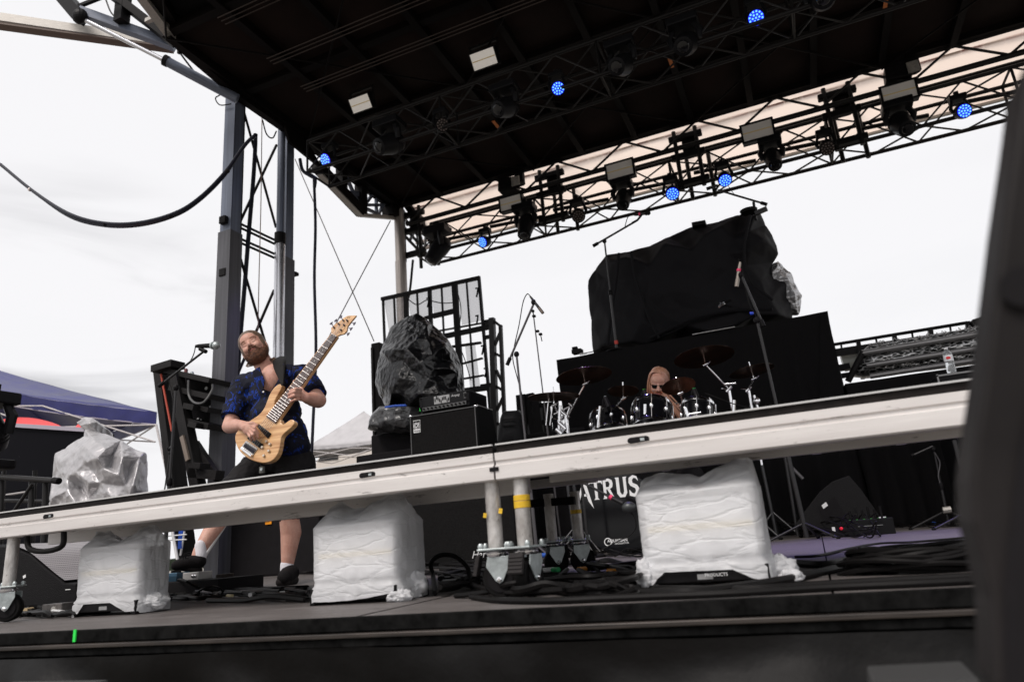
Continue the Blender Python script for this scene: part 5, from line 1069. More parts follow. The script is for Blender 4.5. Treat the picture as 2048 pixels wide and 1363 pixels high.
slab('rail', P(1672, 737, 8.2), P(1700, 732, 8.2), .08, .08, black, ff); slab('rail', P(1680, 752, 8.2), P(1704, 748, 8.2), .06, .06, black, ff)
q = MB(); q.lathe([(.12, 0), (.12, .25)], P(1685, 726, 8.4), (1, 0, .1), 16); q.build('pale_drum', mat('pale drum', (.5, .5, .45), .5), ff)
# road case and bottle at the right
YC = 4.5; cx0, cx1 = P(1874, 750, YC).x, P(2120, 700, YC).x; cz = P(1900, 744, YC).z
rc = thing('road_case', 'black road case with metal edging at the right, a bottle on top', 'road case', ((cx0 + cx1) / 2, YC + .25, 0))
q = MB(); q.box(((cx0 + cx1) / 2, YC + .3, cz / 2), (cx1 - cx0, .55, cz)); q.build('body', mat('black laminate', (.012, .012, .013), .35), rc, bevel=.004)
for z in (cz - .012, cz - .10): q = MB(); q.box(((cx0 + cx1) / 2, YC + .02, z), (cx1 - cx0 + .004, .012, .012)); q.build('metal_edge', mat('dull case edge', (.22, .22, .22), .4, .6), rc)
q = MB(); q.box((cx0 + .004, YC + .02, cz / 2), (.012, .012, cz)); q.build('metal_edge', mat('dull case edge', (.22, .22, .22), .4, .6), rc)
bx = P(1903, 741, YC + .12)
bt = thing('water_bottle', 'clear plastic water bottle with a red and white label on the road case', 'bottle', (bx.x, bx.y, cz))
clear = mat('clear bottle plastic', (.9, .93, .95), .08, trans=.85, spec=.6)
bh = .215; prof = [(.030, 0), (.033, .006), (.031, .02), (.033, .035), (.030, .05), (.032, .065), (.029, .08), (.031, .095), (.0325, .105), (.033, .15), (.030, .165), (.018, .190), (.0125, .198), (.0125, .205)]
q = MB(); q.lathe(prof, (bx.x, bx.y, cz + .001), n=24); q.build('bottle_body', clear, bt, smooth=True)
q = MB(); q.lathe([(.0335, 0), (.0338, .001), (.0338, .047), (.0335, .048)], (bx.x, bx.y, cz + .104), n=24); lab = q.build('label_band', mat('white bottle label', (.8, .8, .82), .4), bt, smooth=True)
q = MB(); q.ell((bx.x - .004, bx.y - .030, cz + .128), (.017, .006, .014)); q.build('red_spot', mat('red print', (.7, .02, .03), .4), lab)
q = MB(); q.lathe([(.0145, 0), (.0145, .014), (.012, .015)], (bx.x, bx.y, cz + .202), n=18); q.build('cap', wp, bt, smooth=True)
# ================================================================== DRUM KIT
drumblk = mat('gloss black drum shell', (0.004, 0.004, 0.005), .14, spec=.35)
headblk = mat('gloss black drum head', (0.006, 0.005, 0.006), .12, spec=.35)
headclr = mat('clear drum head', (.02, .02, .022), .3, spec=.3)
cymb = mat('dark bronze cymbal', (0.16, 0.085, 0.055), .32, .9, bump=.2, bscale=3, var=.35, vscale=6)
dimch = mat('shaded stand chrome', (.045, .045, .048), .35, .3)  # darker copy of the chrome, shade under the deck put into its colour
greenf = mat('lime green felt', (.10, .55, .02), .8)
white = mat('white lettering', (.82, .82, .82), .5)
YB_ = 3.62
bc = P(1238, 1028, YB_); br = .295; bc.z = br + .01
bd = thing('bass_drum', 'black bass drum with large white lettering on its front head', 'drum', (bc.x, YB_ + .2, 0))
q = MB(); q.lathe([(br - .012, 0), (br - .012, .42)], (bc.x, YB_ + .02, bc.z), (0, 1, 0), 64); q.build('shell', drumblk, bd, smooth=True)
q = MB(); q.lathe([(br - .02, 0), (br + .006, 0), (br + .008, .03), (br - .006, .035)], (bc.x, YB_, bc.z), (0, 1, 0), 64); q.build('hoop', drumblk, bd, smooth=True)
q = MB(); q.lathe([(br - .018, 0), (br - .018, .008)], (bc.x, YB_ + .004, bc.z), (0, 1, 0), 64); q.build('front_head', headblk, bd)
for k in range(8):
    a = R(22 + 45 * k); d = V((math.cos(a), 0, math.sin(a)))
    q = MB(); q.tube([V((bc.x, YB_ - .012, bc.z)) + d * (br + .012), V((bc.x, YB_ + .09, bc.z)) + d * (br + .012)], .005, 8); q.ell(V((bc.x, YB_ + .1, bc.z)) + d * (br + .006), (.012, .03, .012)); q.build('lug', housing, bd, smooth=True)
for s_ in (-1, 1): rod('spur', (bc.x + s_ * br * .8, YB_ + .12, bc.z - .1), (bc.x + s_ * (br + .13), YB_ - .02, .005), .008, dimch, bd)
# logo: wide gothic capitals with a spiked first letter
lx0 = P(1158, 1000, YB_).x; lz0 = P(1200, 998, YB_).z; LH = P(1200, 958, YB_).z - lz0
def glyph(strokes, x, w_): 
    for poly in strokes:
        q = MB(); q.prism([(lx0 + (x + u * w_) * 1.0, YB_ - .0015, lz0 + v * LH) for u, v in poly], (0, -.0012, 0)); q.build('logo_stroke', white, bd)
W_ = LH
glyph([[(-.12, -.02), (.02, -.08), (.50, .96), (.44, 1.04), (.30, .86)], [(.44, 1.04), (.62, .80), (.86, -.02), (.98, -.42), (.66, -.04), (.55, .30), (.40, .80)], [(.20, .22), (.62, .22), (.60, .34), (.26, .34)]], 0, W_ * .78)
glyph([[(-.1, .80), (-.04, 1.0), (1.06, 1.0), (1.1, .74), (.95, .84), (.05, .84)], [(.38, .84), (.64, .84), (.62, .08), (.74, 0), (.28, 0), (.40, .08)]], W_ * .66, W_ * .62)
glyph([[(0, 0), (.12, .08), (.12, .92), (0, 1), (.36, 1), (.36, 0)], [(.36, 1), (.66, 1), (.92, .90), (.98, .74), (.92, .56), (.66, .46), (.36, .46), (.36, .58), (.62, .58), (.72, .72), (.62, .86), (.36, .86)], [(.44, .48), (.70, .46), (1.14, -.16), (.86, .0)]], W_ * 1.30, W_ * .60)
glyph([[(0, 1), (.34, 1), (.34, .28), (.44, .14), (.58, .14), (.68, .28), (.68, 1), (1.0, 1), (.92, .9), (.92, .2), (.72, 0), (.30, 0), (.08, .2), (.08, .9)]], W_ * 2.02, W_ * .62)
glyph([[(.96, .72), (.86, .96), (.5, 1.04), (.12, .92), (.06, .68), (.2, .52), (.62, .38), (.66, .24), (.5, .12), (.3, .16), (.06, .34), (.04, .04), (.5, -.04), (.9, .08), (1.0, .36), (.82, .54), (.42, .66), (.40, .80), (.56, .90), (.76, .86)]], W_ * 2.68, W_ * .56)
ax_, az_ = P(1216, 1082, YB_).x, P(1216, 1083, YB_).z
q = MB(); o_, i_ = [], []
for k in range(41): a = R(9 * k); o_.append(V((ax_ + .030 * math.cos(a), YB_ - .001, az_ + .030 * math.sin(a)))); i_.append(V((ax_ + .023 * math.cos(a), YB_ - .001, az_ + .023 * math.sin(a))))
q.prism(o_ + i_[::-1], (0, -.001, 0)); q.build('maker_ring', white, bd)
text_part('AQUARIAN', .030, white, bd, (ax_ - .004, YB_ - .0015, az_ - .004), (1, 0, 0), (0, 0, 1), depth=.0006, bold=.0006)
text_part('REGULATOR', .019, white, bd, (ax_ + .05, YB_ - .0015, az_ - .022), (1, 0, 0), (0, 0, 1), depth=.0006)
def tom(px, py, Y, r, h, tilt, label, lean=0.0):
    c = P(px, py, Y); t = thing('tom_drum', label, 'drum', c, 'toms of the drum kit')
    ax = V((lean, math.sin(R(tilt)), math.cos(R(tilt)))).normalized()
    q = MB(); q.lathe([(r * .97, -h), (r * .97, 0)], c, ax, 44); q.build('shell', drumblk, t, smooth=True)
    for z0, nm in ((-.004, 'top_hoop'), (-h - .02, 'bottom_hoop')): q = MB(); q.lathe([(r * .95, z0), (r * 1.05, z0), (r * 1.055, z0 + .02), (r * 1.03, z0 + .032), (r * .98, z0 + .024)], c, ax, 44); q.build(nm, chrome, t, smooth=True)
    q = MB(); q.lathe([(r * .96, .0), (r * .96, .006)], c, ax, 40); q.build('top_head', headclr, t); q = MB(); q.lathe([(r * .96, -h - .008), (r * .96, -h - .003)], c, ax, 40); q.build('bottom_head', headclr, t)
    x = ax.cross(V((0, 0, 1))) if abs(ax.z) < .98 else V((1, 0, 0)); x.normalize(); y = ax.cross(x)
    for k in range(8):
        a = R(45 * k + 12); d = x * math.cos(a) + y * math.sin(a)
        q = MB(); q.tube([c + d * r * 1.04 + ax * .03, c + d * r * 1.04 - ax * (h + .01)], .0035, 6); q.build('tension_rod', chrome, t)
        q = MB(); q.ell(c + d * r * 1.0 - ax * h * .45, (.014, .014, .026)); q.build('lug', chrome, t, smooth=True)
    q = MB(); q.lathe([(.02, 0), (.016, .004)], c - V((0, r * .98, 0)) - ax * h * .5, (0, -1, 0), 14); q.build('badge', chrome, t)
    return c
tom(1216, 838, 4.0, .150, .15, 28, 'left black tom with bright chrome rim beside the drummer', -.12)
tom(1304, 818, 3.9, .158, .20, 30, 'middle black tom with chrome rim in front of the drummer', 0)
tom(1396, 816, 3.9, .128, .14, 26, 'right and smallest black tom with chrome rim', .05)
def cym(px, py, Y, rpx, sq, roll, label, dark=False, felt=True, base=None, arm=None):
    c = P(px, py, Y); r = rpx * dep(c) / 1378.6; t = thing('cymbal_stand', label, 'cymbal', V((c.x, Y, 0)), 'cymbals of the drum kit')
    ax = V((math.sin(R(roll)), sq, 1)).normalized()
    m_ = cymb
    q = MB(); q.lathe([(r, 0), (r * .99, .003), (r * .7, .012), (r * .2, .022), (r * .16, .036), (r * .05, .045), (.001, .046), (.001, .04), (r * .14, .030), (r * .18, .018), (r * .7, .008)], c - ax * .02, ax, 56); q.build('cymbal', m_, t, smooth=True)
    q = MB(); q.lathe([(.017, -.018), (.017, .0)], c, ax, 14); q.build('felt', greenf if felt else rubber, t)
    q = MB(); q.tube([c - ax * .09, c + ax * .07], .005, 8); q.build('top_rod', chrome, t)
    j = c - ax * .09
    if arm is None: arm = (px, py + 60)
    e = P(*arm, Y + .12)
    rod('boom', j, e, .0075, chrome, t, 12)
    q = MB(); q.tube([j + V((-.02, 0, -.005)), j + V((.025, 0, .008))], .013, 10); q.tube([j + V((.02, -.01, 0)), j + V((.045, -.01, .02))], .004, 6); q.build('tilter', chrome, t, smooth=True)
    mid = e; q = MB(); q.tube([mid + V((-.025, 0, -.02)), mid + V((.025, 0, .02))], .017, 12); q.build('boom_clamp', chrome, t, smooth=True)
    q = MB(); q.tube([mid + V((-.02, -.02, .0)), mid + V((-.06, -.02, .012))], .005, 6); q.build('wing_nut', chrome, t)
    foot = V((mid.x + .02, mid.y, .02)); rod('stand_tube', mid, V((mid.x, mid.y, .62)), .0125, chrome, t, 14); rod('lower_tube', V((mid.x, mid.y, .62)), foot, .014, dimch, t, 14)
    q = MB(); q.lathe([(.018, 0), (.02, .01), (.02, .05), (.016, .06)], (mid.x + .02, mid.y, mid.z * .55), n=14); q.build('height_collar', chrome, t, smooth=True)
    for k in range(3):
        a = R(90 + 120 * k); f = V((foot.x + .22 * math.cos(a), foot.y + .22 * math.sin(a), .01)); rod('stand_leg', (foot.x, foot.y, .22), f, .009, dimch, t); q = MB(); q.ell(f, (.018, .018, .012)); q.build('foot', rubber, t)
    return t
cym(1167, 748, 4.1, 56, .08, -4, 'large cymbal catching blue light at the left of the drum kit', arm=(1134, 836))
cym(1107, 789, 3.9, 52, .0, 3, 'flat low cymbal at the far left of the drum kit above chrome stands', arm=(1122, 838))
cym(1246, 778, 4.4, 31, .20, 2, 'small dark cymbal left of the drummer', arm=(1217, 830))
cym(1356, 768, 4.2, 34, .31, -8, 'small dark cymbal partly hiding the face of the drummer', arm=(1366, 806))
cym(1407, 710, 4.5, 59, .13, -3, 'largest and highest cymbal right of the drummer', arm=(1458, 778))
cym(1502, 738, 4.7, 44, .05, -6, 'dark cymbal at the right end of the drum kit', arm=(1497, 778))
ex = thing('hardware_stand', 'cluster of chrome drum hardware under the low left cymbal', 'hardware', P(1125, 1090, 3.9))
for a, b, r in (((1120, 810), (1118, 868), .014), ((1131, 830), (1136, 866), .012), ((1139, 815), (1128, 850), .010), ((1108, 828), (1140, 812), .009), ((1105, 812), (1100, 850), .006), ((1098, 790), (1092, 850), .006), ((1118, 845), (1132, 858), .02), ((1113, 858), (1124, 868), .022), ((1123, 822), (1132, 830), .018), ((1138, 806), (1145, 812), .012)): rod('tube', P(*a, 3.95), P(*b, 3.95), r, chrome, ex, 12)
rod('leg', P(1508, 790, 4.8), P(1520, 830, 4.8), .011, chrome, ex)
q = MB(); q.ell(P(1514, 802, 4.8), (.03, .03, .035)); q.build('joint', chrome, ex, smooth=True)
rod('tube', P(1200, 850, 3.9), P(1212, 826, 3.9), .012, chrome, ex, 12); rod('tube', P(1290, 808, 3.7), P(1290, 850, 3.7), .013, chrome, ex, 14); rod('tube', P(1200, 812, 3.75), P(1196, 855, 3.75), .012, chrome, ex, 14); rod('tube', P(1370, 815, 3.7), P(1376, 832, 3.7), .014, chrome, ex, 14); rod('tube', P(1376, 828, 3.7), P(1402, 824, 3.7), .007, chrome, ex, 14)
rod('tube', P(1468, 800, 4.5), P(1467, 835, 4.5), .018, chrome, ex, 14); rod('tube', P(1450, 768, 4.5), P(1472, 766, 4.5), .012, chrome, ex, 12)
def mic(t, base, tip, r=.016, body=black, headm=None, ring=None, round_=True):
    base, tip = V(base), V(tip); d = (tip - base)
    q = MB(); q.tube([base, base + d * .15, base + d * .70], [r * .55, r * .8, r], 12); q.build('microphone_body', body, t, smooth=True)
    if round_: q = MB(); q.ell(base + d * .84, r * 1.45, nu=16, nv=12); q.build('grille_ball', headm or zinc, t, smooth=True); q = MB(); q.tube([base + d * .68, base + d * .73], r * 1.4, 14); q.build('collar', headm or zinc, t)
    else: q = MB(); q.tube([base + d * .7, tip], [r * 1.05, r * 1.05], 12); q.build('capsule', headm or zinc, t, smooth=True)
    if ring: q = MB(); q.tube([base + d * .28, base + d * .38], r * 1.12, 12); q.build('ring', ring, t)
pink = mat('pink ring', (.8, .05, .15), .5)
for k, (px, py, lb_) in enumerate(((1212, 800, 'small black clip microphone on the left tom'), (1290, 786, 'small black clip microphone left of the drummer'), (1390, 784, 'small black clip microphone on the right tom with a green plug'))):
    t = thing('drum_microphone', lb_, 'microphone', P(px, py, 3.85))
    q = MB(); q.tube(sweep([P(px - 2, py + 18, 3.85), P(px - 6, py + 4, 3.83), P(px - 2, py - 8, 3.83)]), .009, 7); q.build('clip_arm', black, t, smooth=True)
    q = MB(); q.tube([P(px - 2, py - 6, 3.83), P(px + 6, py + 14, 3.80)], [.016, .020], 12); q.build('microphone_body', black, t, smooth=True)
    q = MB(); q.tube([P(px - 2, py - 8, 3.83), P(px - 1, py - 3, 3.83)], .012, 8); q.build('plug', (greenf, greenf, mat('green plug', (.02, .6, .12), .4))[k] if k else zinc, t)
    q = MB(); q.box(P(px, py + 19, 3.84), (.03, .03, .04)); q.build('rim_clamp', black, t)
cable([P(1410, 786, 3.9), P(1440, 797, 3.9), P(1470, 808, 3.95), P(1500, 815, 4.0)], .004, 'thin cable running right from the right tom microphone', cable_m)

# ================================================================== MICROPHONE STANDS
standm = mat('black stand tube', (0.022, 0.021, 0.022), .35, .3)
greystand = mat('worn grey stand tube', (0.10, 0.095, 0.10), .4, .5)
def stand(label, base, top, r=.011, m=standm, tripod=True, disc=False, legs=.28):
    base, top = V(base), V(top); t = thing('microphone_stand', label, 'microphone stand', base, 'microphone stands on the stage')
    h = (top - base).length; mid = base.lerp(top, .52)
    rod('lower_tube', base + V((0, 0, .02)), mid, r * 1.25, m, t, 14); rod('upper_tube', mid, top, r * .8, m, t, 12)
    q = MB(); q.lathe([(r * 1.5, 0), (r * 1.9, .01), (r * 1.9, .05), (r * 1.3, .06)], mid - V((0, 0, .03)), top - base, n=14); q.build('height_clutch', black, t, smooth=True)
    q = MB(); q.ell(top, (r * 2, r * 1.8, r * 2.2)); q.build('swivel', black, t, smooth=True)
    if disc: q = MB(); q.lathe([(.125, 0), (.125, .012), (.02, .03), (.014, .03)], base, n=32); q.build('round_base', black, t, smooth=True)
    elif tripod:
        for k in range(3):
            a = R(75 + 120 * k); f = base + V((legs * math.cos(a), legs * math.sin(a), .008)); rod('leg', base + V((0, 0, .12)), f, .008, m, t); q = MB(); q.ell(f, (.014, .014, .012)); q.build('foot', rubber, t)
    return t
def boomarm(t, a, b, r=.008, m=standm): rod('boom_arm', a, b, r, m, t, 12); q = MB(); q.tube([V(a), V(a).lerp(V(b), .12)], r * 1.7, 12); q.build('counterweight', black, t, smooth=True)
# bass player's vocal stand
YM = 2.25
b = V((P(340, 985, YM).x - .02, YM, 0)); tp = P(352, 775, YM)
t = stand('black boom stand in front of the bass player reaching up to his vocal microphone', b, tp, .012)
boomarm(t, P(318, 772, YM), P(408, 702, YM), .009)
mic(t, P(392, 692, YM), P(440, 690, YM), .021)
q = MB(); q.tube([P(400, 697, YM), P(412, 703, YM)], .016, 10); q.build('microphone_clip', black, t, smooth=True)
q = MB(); q.tube(sweep([P(391, 692, YM), P(388, 706, YM), P(380, 722, YM), P(362, 738, YM), P(345, 748, YM), P(338, 762, YM), P(346, 800, YM), P(342, 900, YM)]), .004, 6); q.build('microphone_cable', cable_m, t, smooth=True)
t = stand('short black stand leaning beside the vocal stand at the left', V((P(312, 985, 2.6).x, 2.6, 0)), P(340, 905, 2.6), .007, tripod=False)
boomarm(t, P(338, 898, 2.6), P(345, 892, 2.6), .012)
# centre stand 1
YS = 3.3
b = V((P(1050, 905, YS).x + .03, YS, 0)); t = stand('grey boom stand with a slim microphone left of the drum kit', b, P(1033, 708, YS), .011, greystand)
boomarm(t, P(1014, 730, YS), P(1068, 606, YS), .009, greystand); mic(t, P(1060, 592, YS), P(1086, 626, YS), .012, standm, mat('bronze grille', (.15, .12, .10), .4, .5), round_=False)
q = MB(); q.tube(sweep([P(1060, 591, YS), P(1054, 588, YS), P(1046, 605, YS), P(1038, 650, YS), P(1028, 695, YS), P(1026, 720, YS), P(1036, 760, YS), P(1046, 800, YS), P(1052, 860, YS)]), .004, 6); q.build('microphone_cable', cable_m, t, smooth=True)
q = MB(); q.ell(P(1067, 604, YS), (.02, .02, .025)); q.build('microphone_clip', black, t)
b = V((P(1092, 800, 4.6).x + .02, 4.6, 0)); t = stand('thin bare stand pole behind the grey boom stand', b, P(1066, 622, 4.6), .008, greystand)
for px, py in ((1068, 632), (1075, 662), (1081, 668)): q = MB(); q.box(P(px, py, 4.59), (.03, .03, .02)); q.build('clamp', black, t)
rod('lever', P(1081, 668, 4.59), P(1084, 682, 4.59), .005, black, t)
# overhead on the riser
YO = 5.84
t = stand('tall stand on the riser with a boom microphone pointing up right against the sky', V((P(1233, 692, YO).x, YO, rz)), P(1209, 482, YO), .013, disc=True)
boomarm(t, P(1186, 492, YO), P(1272, 442, YO), .012); mic(t, P(1268, 430, YO), P(1302, 425, YO), .019, standm, blackmatt, pink)
q = MB(); q.tube([P(1264, 446, YO), P(1275, 440, YO), P(1283, 430, YO)], .014, 8); q.build('shock_mount', black, t)
q = MB(); q.tube(sweep([P(1266, 430, YO), P(1256, 434, YO), P(1250, 452, YO)]), .005, 6); q.build('microphone_cable', cable_m, t)
q = MB(); q.tube([P(1232, 681, YO), P(1233, 688, YO)], .021, 12); q.build('red_band', mat('red band', (.6, .05, .03), .6), t)
t = thing('overhead_microphone', 'boom arm with overhead microphone poking out above the black covered gear', 'microphone', P(1508, 430, 6.1))
rod('pole', P(1512, 440, 6.4), P(1507, 404, 6.4), .016, standm, t); boomarm(t, P(1534, 409, 6.3), P(1436, 380, 6.3), .012)
mic(t, P(1436, 370, 6.3), P(1413, 378, 6.3), .02, standm, blackmatt, round_=False)
q = MB(); q.tube([P(1431, 382, 6.3), P(1434, 376, 6.3), P(1440, 368, 6.3)], .012, 6); q.build('shock_mount', black, t)
q = MB(); q.tube([P(1455, 370, 6.3), P(1470, 391, 6.3)], .004, 5); q.build('microphone_cable', cable_m, t)
q = MB(); q.box(P(1522, 422, 6.25), (.14, .04, .05), Matrix.Rotation(-.2, 3, 'Y')); q.build('clamp', standm, t)
# right stand
YQ = 3.9
b = V((P(1598, 1050, YQ).x, YQ, 0)); tp = P(1514, 640, YQ)
t = stand('black boom stand right of the drum kit with a red banded microphone hanging down', V((P(1556, 860, YQ).x + .06, YQ, 0)), tp, .014)
boomarm(t, P(1527, 652, YQ), P(1482, 548, YQ), .010); mic(t, P(1480, 524, YQ), P(1473, 573, YQ), .015, mat('champagne microphone', (.35, .3, .26), .35, .6), mat('champagne microphone', (.35, .3, .26), .35, .6), pink, round_=False)
q = MB(); q.tube(sweep([P(1480, 524, YQ), P(1477, 519, YQ), P(1484, 540, YQ), P(1492, 580, YQ), P(1500, 610, YQ), P(1515, 640, YQ), P(1535, 720, YQ), P(1550, 800, YQ)]), .005, 6); q.build('microphone_cable', cable_m, t, smooth=True)
q = MB(); q.tube([P(1500, 627, YQ), P(1507, 626, YQ)], .012, 10); q.build('blue_knob', mat('blue knob', (.01, .06, .6), .4), t)
q = MB(); q.ell(P(1481, 550, YQ), (.022, .022, .025)); q.build('microphone_clip', black, t)
t = thing('boom_pole', 'grey boom end sticking out under the deck left of the right wedge', 'boom pole', P(1590, 940, 4.6)); rod('tube', P(1574, 925, 4.6), P(1606, 957, 4.6), .014, greystand, t)
rod('stand_tube', P(1568, 900, 4.6), V((P(1590, 1040, 4.6).x, 4.6, 0.02)), .014, standm, t)
b = V((P(1893, 1028, 4.7).x, 4.7, 0)); t = stand('black boom stand standing at the right under the deck', b, P(1868, 898, 4.7), .010); boomarm(t, P(1824, 911, 4.7), P(1866, 892, 4.7), .009)
q = MB(); q.tube(sweep([P(1870, 905, 4.68), P(1880, 925, 4.68), P(1877, 950, 4.68), P(1880, 965, 4.68)]), .005, 6); q.build('microphone_cable', greystand, t)
q = MB(); q.tube([P(1886, 1020, 4.65), P(1902, 1018, 4.65)], .025, 8); q.build('collar', galv, t)
b = V((P(1945, 1020, 4.2).x, 4.2, 0)); t = stand('thick dark stand tube beside the dark cabinet at the right edge', b, P(1905, 870, 4.2), .018)
# kick drum microphone
YK = 3.35
t = thing('kick_microphone', 'boom with ball shaped microphone in front of the bass drum lettering', 'microphone', V((P(1150, 950, YK).x, YK, 0)))
rod('boom_arm', P(1163, 963, YK), P(1222, 994, YK), .009, standm, t); q = MB(); q.tube([P(1222, 994, YK), P(1246, 1006, YK)], .015, 12); q.build('microphone_body', standm, t, smooth=True); q = MB(); q.tube([P(1219, 992, YK), P(1224, 995, YK)], .018, 12); q.build('ring', pink, t)
q = MB(); q.ell(P(1258, 1014, YK), (.052, .045, .042), nu=20, nv=14); q.build('grille_ball', mat('dark grille ball', (.06, .065, .065), .4, .5), t, smooth=True)
q = MB(); q.tube(sweep([P(1256, 1020, YK), P(1268, 1032, YK), P(1272, 1052, YK), P(1262, 1068, YK), P(1235, 1082, YK), P(1200, 1100, YK)]), .004, 6); q.build('microphone_cable', cable_m, t)
rod('stand_tube', P(1163, 963, YK), V((P(1163, 963, YK).x, YK, .02)), .010, standm, t); q = MB(); q.lathe([(.12, 0), (.12, .015), (.015, .03)], (P(1163, 963, YK).x, YK, 0), n=24); q.build('round_base', black, t)

# ================================================================== STAGE FLOOR ITEMS
# wedge monitors
def wedge(label, poly, Y, wdt, gr=None, m=None, rotz=0):
    pts = [P(x, y, Y) for x, y in poly]; c = sum(pts, V((0, 0, 0))) / len(pts); t = thing('wedge_monitor', label, 'stage monitor', V((c.x, Y, 0)), 'wedge monitors on the stage')
    q = MB(); q.prism(pts, (0, wdt, 0)); q.build('cabinet', m or mat('textured black cabinet', (.014, .013, .014), .6, bump=.5, bscale=150), t, bevel=.008)
    return t, pts
t, pts = wedge('black wedge monitor standing on end at the right with cables at its socket', [(1588, 1052), (1612, 1018), (1640, 982), (1665, 962), (1698, 950), (1720, 975), (1745, 1010), (1775, 1055), (1700, 1062)], 4.55, .35, m=mat('textured charcoal cabinet', (.022, .021, .022), .6, bump=.5, bscale=150))
q = MB(); q.prism([P(x, y, 4.545) for x, y in ((1638, 1014), (1668, 992), (1694, 1036), (1650, 1046))], (0, -.006, 0)); q.build('socket_plate', blackmatt, t)
q = MB(); q.prism([P(x, y, 4.535) for x, y in ((1643, 1010), (1652, 1003), (1656, 1010), (1647, 1017))], (0, -.006, 0)); q.build('rating_label', printm, t)
# left wedge with perforated grille
perf = bpy.data.materials.new('perforated steel grille'); perf.use_nodes = True; t_ = perf.node_tree; pb = t_.nodes['Principled BSDF']; pb.inputs['Roughness'].default_value = .35; pb.inputs['Metallic'].default_value = .4
vo = t_.nodes.new('ShaderNodeTexVoronoi'); vo.inputs['Scale'].default_value = 95; vo.inputs['Randomness'].default_value = .0; rp = t_.nodes.new('ShaderNodeValToRGB'); rp.color_ramp.elements[0].position = .34; rp.color_ramp.elements[0].color = (.01, .01, .01, 1); rp.color_ramp.elements[1].position = .42; rp.color_ramp.elements[1].color = (.36, .33, .34, 1)
tcn = t_.nodes.new('ShaderNodeTexCoord'); t_.links.new(tcn.outputs['Object'], vo.inputs[0]); t_.links.new(vo.outputs['Distance'], rp.inputs[0]); t_.links.new(rp.outputs[0], pb.inputs['Base Color'])
YW = 1.05
t, pts = wedge('black wedge monitor with a silver perforated grille behind the left deck leg', [(-60, 1215), (-60, 1090), (20, 1092), (60, 1108), (90, 1135), (112, 1152), (128, 1165), (152, 1166), (152, 1205), (100, 1212)], YW, .5)
q = MB(); rows = []; prof = [(18, 1091), (52, 1103), (82, 1126), (108, 1148), (128, 1163)]
sw_ = sweep([P(x, y, YW) + V((0, 0, .004)) for x, y in prof], 5)
top_ = sweep([P(x, y, YW + .45) for x, y in ((96, 1070), (122, 1076), (142, 1084), (158, 1096), (168, 1120))], 5)
q.grid([[p + V((.004, k * .1, .005)) for p in sw_] for k in range(6)]); q.build('grille', perf, t, smooth='full', fix=False)
q = MB(); q.box(P(49, 1152, YW - .002), (.022, .003, .016), Matrix.Rotation(-.35, 3, 'Y')); q.build('badge', printm, t)
q = MB(); q.box(P(136, 1178, YW - .003), (.04, .003, .004)); q.build('handle_slot', printm, t)
# small items
def boxthing(name, label, cat, px, py, Y, size, m, rot=0, z=None, grp=None, bev=.004):
    c = P(px, py, Y); c.z = size[2] / 2 + (z or 0) + .001
    t = thing(name, label, cat, (c.x, c.y, c.z - size[2] / 2), grp); q = MB(); q.box(c, size, Matrix.Rotation(rot, 3, 'Z')); q.build('body', m, t, bevel=bev); return t, c
t, c = boxthing('junction_box', 'small battered grey metal box with a round socket left of the first strobe', 'junction box', 118, 1215, .62, (.13, .07, .055), mat('battered grey box', (.22, .20, .19), .5, .3, c2=(.10, .09, .085), vscale=20))
q = MB(); q.lathe([(.017, 0), (.017, .006), (.010, .008)], c + V((.02, -.035, 0)), (0, -1, 0), 18); q.build('socket', galv, t, smooth=True); q = MB(); q.tube(sweep([c + V((.02, -.04, 0)), c + V((.05, -.06, 0)), c + V((.09, -.05, -.005)), c + V((.12, -.02, -.02))]), .006, 8); q.build('plug_lead', wp, t, smooth=True)
YP = 1.75
pz = .085
pb_, c = boxthing('pedalboard', 'black pedalboard on the stage floor in front of the left foot', 'pedalboard', 410, 1165, YP, (P(484, 1165, YP).x - P(330, 1165, YP).x, .34, pz), blackmatt, R(-4))
def pedal(px, py, Y, size, m, label): 
    t, c = boxthing('effect_pedal', label, 'effect pedal', px, py, Y, size, m, 0, pz + .002, 'effect pedals on the pedalboard'); return t, c
t, c = pedal(395, 1152, YP - .06, (.125, .11, .045), mat('light grey pedal', (.42, .41, .40), .4, .3), 'light grey effect pedal with two silver sockets under the raised shoe')
for s_ in (.022, .042): q = MB(); q.lathe([(.009, 0), (.009, .005), (.004, .006)], c + V((s_, -.056, 0)), (0, -1, 0), 14); q.build('socket', chrome, t, smooth=True)
t, c = pedal(357, 1153, YP - .06, (.08, .10, .05), mat('steel blue pedal', (.05, .11, .17), .4, .2), 'steel blue effect pedal with black knobs at the left of the pedalboard')
for k in range(5): q = MB(); q.lathe([(.008, 0), (.007, .014)], c + V((-.032 + .016 * k, -.02, .025)), n=10); q.build('knob', rubber, t)
q = MB(); q.box(c + V((.0, -.05, -.01)), (.08, .003, .03)); q.build('face_plate', mat('steel blue plate', (.04, .08, .12), .3, .4), t)
pedal(450, 1152, YP + .03, (.06, .09, .02), mat('dark brown pedal', (.05, .04, .035), .6), 'flat dark brown pedal at the right end of the pedalboard')
t, c = boxthing('stage_box', 'black input box with a row of plugs in front of the right wedge', 'stage box', 1740, 1052, 4.05, (.30, .12, .11), mat('matt black box', (.014, .014, .015), .5))
for k in range(6): q = MB(); q.tube([c + V((-.11 + .04 * k, .02, .055)), c + V((-.11 + .04 * k, .02, .12 + .02 * (k % 2)))], .008, 8); q.build('plug', black, t)
for k in range(6): q = MB(); q.lathe([(.007, 0), (.007, .003)], c + V((-.12 + .045 * k, -.045, .056)), n=8); q.build('led_dot', mat('green dot', (.05, .3, .05), .4), t)
